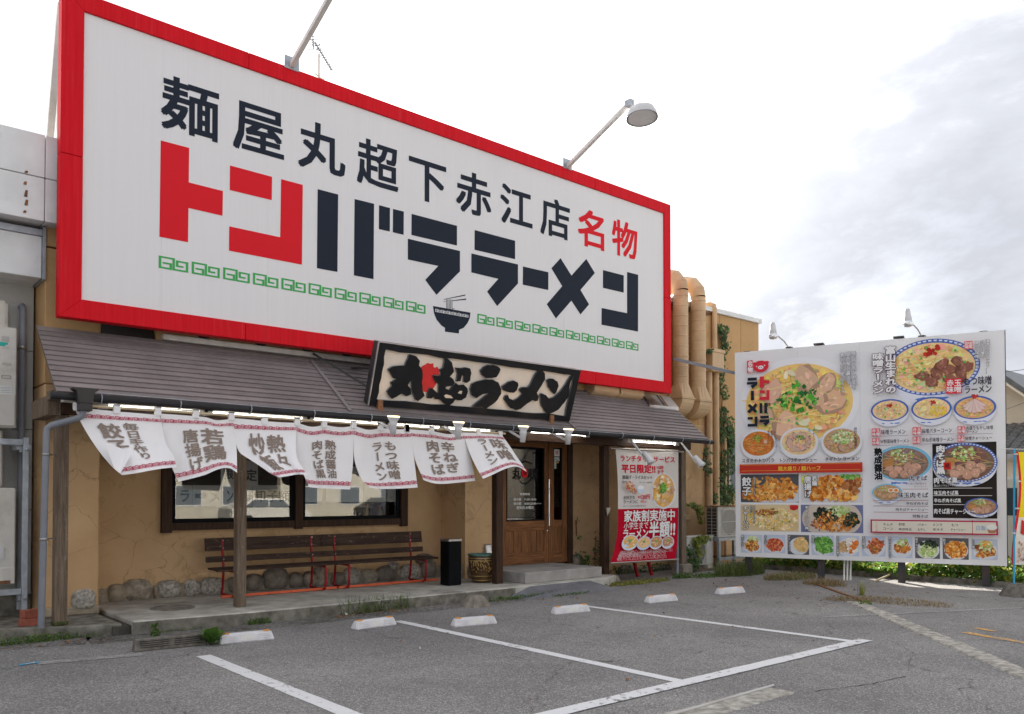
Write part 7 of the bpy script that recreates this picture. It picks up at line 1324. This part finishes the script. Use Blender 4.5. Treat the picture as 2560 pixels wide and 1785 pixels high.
mb.build('flag_print', 'print', t)
for v in (0.02, .26, .5, .72): p = FW(0, v); mb = MB(); mb.box((p.x - .05, p.y - .02, p.z - .012), (p.x + .02, p.y + .02, p.z + .012)); mb.build('flag_loop', 'paper', t)

# ================================================================== VEHICLES
def vehicle(name, label, cat, paint, L_, W_v, Hh, prof, glass, loc, rz, wr=.33, wx=None):
    t = thing(name, label, cat, loc, rz); mb = MB(); mb.prism([(x, -W_v / 2, z) for x, z in prof], (0, W_v, 0)); mb.build('car_body', paint, t, bevel=.05, local=True, segs=2)
    for P_ in glass:
        for sy in (-1, 1): mb = MB(); yy = sy * (W_v / 2 + .004); mb.prism([(x, yy, z) for x, z in P_], (0, -sy * .02, 0)); mb.build('side_window', 'house_blue_glass', t, local=True)
    for x in wx or (-L_ * .3, L_ * .3):
        for sy in (-1, 1):
            mb = MB(); mb.lathe((x, sy * (W_v / 2 - .08), wr), [(.001, .09), (wr, .09), (wr, -.11), (.001, -.11)], 20, axis=(0, sy, 0)); w_ = mb.build('wheel', 'tyre', t, local=True)
            mb = MB(); mb.lathe((x, sy * (W_v / 2 - .07), wr), [(.001, .095), (wr * .6, .09), (wr * .62, .07)], 16, axis=(0, sy, 0)); r_ = mb.build('rim', 'steel', w_, local=True)
    for sy in (-1, 1): mb = MB(); mb.box((L_ / 2 - .04, sy * (W_v / 2 - .35) - .14, .62), (L_ / 2 + .01, sy * (W_v / 2 - .35) + .14, .76)); mb.build('headlight', 'clear_lens', t, local=True)
    return t
vanp = [(-2.2, .30), (2.15, .30), (2.3, .55), (2.2, .95), (1.75, 1.15), (1.3, 1.9), (1.1, 1.98), (-2.1, 1.98), (-2.25, 1.7)]
vehicle('parked_van', 'cream white van parked beyond the billboard at the right edge', 'van', 'car_white', 4.5, 1.7, 2, vanp, [[(-1.9, 1.2), (-.5, 1.2), (-.5, 1.75), (-1.9, 1.75)], [(-.4, 1.2), (1.5, 1.2), (1.15, 1.75), (-.4, 1.75)]], (19.2, 5.4, 0), R(-92))
carp = [(-2.0, .28), (2.0, .28), (2.1, .5), (2.05, .78), (1.2, .95), (.55, 1.45), (-1.0, 1.48), (-1.8, 1.05), (-2.1, .95), (-2.1, .5)]; cg = [[(-1.5, 1.02), (-.25, 1.02), (-.25, 1.38), (-1.0, 1.38)], [(-.18, 1.02), (.95, 1.0), (.5, 1.38), (-.18, 1.38)]]
vehicle('parked_car', 'white car across the street seen only as a reflection in the left window', 'car', 'car_white', 4.2, 1.7, 1.5, carp, cg, (17.5, -15, 0), 0)
vehicle('parked_car', 'dark car across the street seen only as a reflection in the right window', 'car', 'car_dark', 4.2, 1.7, 1.5, carp, cg, (25, -15, 0), 0)
vehicle('parked_car', 'red car across the street seen only as a reflection in the door glass', 'car', 'car_red', 4.2, 1.7, 1.5, carp, cg, (38, -15, 0), 0)
# ================================================================== HOUSES
def house(name, label, x0, y0, x1, y1, h, roofh, wallm, wins, ridge='x', roofm='tile_roof'):
    t = thing(name, label, 'house', ((x0 + x1) / 2, (y0 + y1) / 2, 0)); mb = MB(); mb.box((x0, y0, 0), (x1, y1, h)); 
    if ridge == 'x': mb.prism([(x0 + .01, y0, h), (x0 + .01, y1, h), (x0 + .01, (y0 + y1) / 2, h + roofh)], (x1 - x0 - .02, 0, 0))
    else: mb.prism([(x0, y0 + .01, h), (x1, y0 + .01, h), ((x0 + x1) / 2, y0 + .01, h + roofh)], (0, y1 - y0 - .02, 0))
    mb.build('wall', wallm, t); e_ = .45; th = .14; mb = MB()
    if ridge == 'x':
        m_ = (y0 + y1) / 2; s_ = roofh / ((y1 - y0) / 2)
        for ya in (y0, y1): d = -1 if ya == y0 else 1; mb.hexa([(x0 - e_, m_, h + roofh), (x1 + e_, m_, h + roofh), (x1 + e_, ya + d * e_, h - s_ * e_), (x0 - e_, ya + d * e_, h - s_ * e_), (x0 - e_, m_, h + roofh + th), (x1 + e_, m_, h + roofh + th), (x1 + e_, ya + d * e_, h - s_ * e_ + th), (x0 - e_, ya + d * e_, h - s_ * e_ + th)])
    else:
        m_ = (x0 + x1) / 2; s_ = roofh / ((x1 - x0) / 2)
        for xa in (x0, x1): d = -1 if xa == x0 else 1; mb.hexa([(m_, y0 - e_, h + roofh), (m_, y1 + e_, h + roofh), (xa + d * e_, y1 + e_, h - s_ * e_), (xa + d * e_, y0 - e_, h - s_ * e_), (m_, y0 - e_, h + roofh + th), (m_, y1 + e_, h + roofh + th), (xa + d * e_, y1 + e_, h - s_ * e_ + th), (xa + d * e_, y0 - e_, h - s_ * e_ + th)])
    mb.build('roof', roofm, t)
    for (wx_, wy, wz, dx, dy, hz) in wins:
        mb = MB(); mb.box((wx_, wy, wz), (wx_ + max(dx, .06), wy + max(dy, .06), wz + hz)); f_ = mb.build('window', 'paper', t); mb = MB()
        mb.box((wx_ + (.08 if dx > .1 else -.02), wy + (.08 if dy > .1 else -.02), wz + .08), (wx_ + max(dx, .06) - (.08 if dx > .1 else -.02), wy + max(dy, .06) - (.08 if dy > .1 else -.02), wz + hz - .08)); mb.build('pane', 'house_blue_glass', f_)
    return t
fw = lambda xs, zs, y: [(x, y, z, 1.5, 0, 1.2) for x in xs for z in zs]
house('house', 'cream two storey house across the street, reflected in the left window', 9, -30, 20, -22, 5.6, 1.8, 'cream_wall', fw((10, 12.6, 15.4, 18), (1.0, 3.6), -22.03))
house('house', 'cream long house across the street, reflected in the right window', 22, -31, 36, -23, 5.6, 1.8, 'cream_wall', fw((23, 26, 29, 32), (1.0, 3.6), -23.03))
house('house', 'wide cream house across the street, reflected in the door glass', 40, -25, 54, -17, 5.4, 1.8, 'cream_wall', fw((41.5, 45, 48.5), (1.0, 3.6), -17.03))
# gabled house beyond the billboard at right, with a tiled lower roof
HX = 27.0
g0, g1 = atX(2518, 925, HX), atX(2570, 1030, HX)
ym = g0.y + .25; zr = 5.25; slope = (5.02 - 3.95) / 1.25
t = thing('gabled_house', 'cream gabled house with a grey tiled lower roof beyond the right edge of the billboard', 'house', (29, 7, 0))
y0h, y1h = ym - 3.6, ym + 3.6; hw = zr - slope * 3.6
mb = MB(); mb.box((HX, y0h, 0), (HX + 8, y1h, hw)); mb.prism([(HX + .001, y0h, hw), (HX + .001, y1h, hw), (HX + .001, ym, zr)], (8, 0, 0)); mb.build('wall', 'cream_wall', t)
for s_ in (-1, 1):
    mb = MB(); ye = ym + s_ * 4.1; ze = zr - slope * 4.1; mb.hexa([(HX - .5, ym, zr), (HX + 8.5, ym, zr), (HX + 8.5, ye, ze), (HX - .5, ye, ze), (HX - .5, ym, zr + .16), (HX + 8.5, ym, zr + .16), (HX + 8.5, ye, ze + .16), (HX - .5, ye, ze + .16)]); mb.build('roof', 'tile_roof', t)
    mb = MB(); mb.bar((HX - .52, ym, zr - .06), (HX - .52, ye, ze - .06), .05, .22, up=(1, 0, 0)); mb.build('bargeboard', 'cream_wall', t)
mb = MB(); mb.lathe((HX - .45, ym, zr + .25), [(.16, -.2), (.13, .1), (.001, .22)], 8, axis=(0, 0, 1)); mb.build('ridge_end', 'tile_roof', t)
zlt, zlb = atX(2520, 1062, HX).z, atX(2520, 1135, HX - 2.0).z
for j in range(9):
    for i in range(24):
        y = ym - 3.4 + i * .26; f0, f1 = j / 9, (j + 1) / 9; xa, xb = HX - .02 - 2.0 * (1 - f0), HX - .02 - 2.0 * (1 - f1); za, zb = zlb + (zlt - zlb) * f0, zlb + (zlt - zlb) * f1
        mb = MB() if i == 0 and j == 0 else mbt; mbt = mb; mb.add([(xa - .03, y, za + .05), (xa - .03, y + .13, za + .075), (xa - .03, y + .25, za + .035), (xb, y + .25, zb + .01), (xb, y + .13, zb + .05), (xb, y, zb + .025)], [(0, 1, 4, 5), (1, 2, 3, 4)]); mb.add([(xa - .03, y, za + .01), (xa - .03, y + .25, za + .0), (xa - .03, y + .25, za + .035), (xa - .03, y + .13, za + .075), (xa - .03, y, za + .05)], [(0, 1, 2, 3, 4)])
mbt.build('roof_tiles', 'tile_roof', t)['kind'] = 'stuff'
mb = MB(); mb.box((HX - 2.05, ym - 3.5, zlb - .14), (HX - 1.9, ym + 3, zlb + .02)); mb.build('lower_gutter', 'pipe_grey', t); mb = MB(); mb.box((HX - 1.6, ym - 3.4, 0), (HX - .01, ym + 2.8, zlb - .1)); mb.build('lower_wall', 'cream_wall', t)
p = atX(2430, 905, HX); q = atX(2575, 1010, HX)
for qa, qb, lb_ in (((2450, 936), (2640, 912), 'upper thin overhead wire right of the billboard'), ((2450, 1046), (2640, 975), 'lower thin overhead wire right of the billboard')):
    a_ = atX(*qa, 24); b_ = atX(*qb, 24); mb = MB(); mb.tube([a_.lerp(b_, k / 6) - Vector((0, 0, .02 * 4 * (k / 6) * (1 - k / 6))) for k in range(7)], .008, 5); tag(mb.build('power_line', 'dark_steel'), lb_, 'wire')
print('objects', len(S.objects), 'tris', sum(len(p.vertices) - 2 for m_ in bpy.data.meshes for p in m_.polygons))
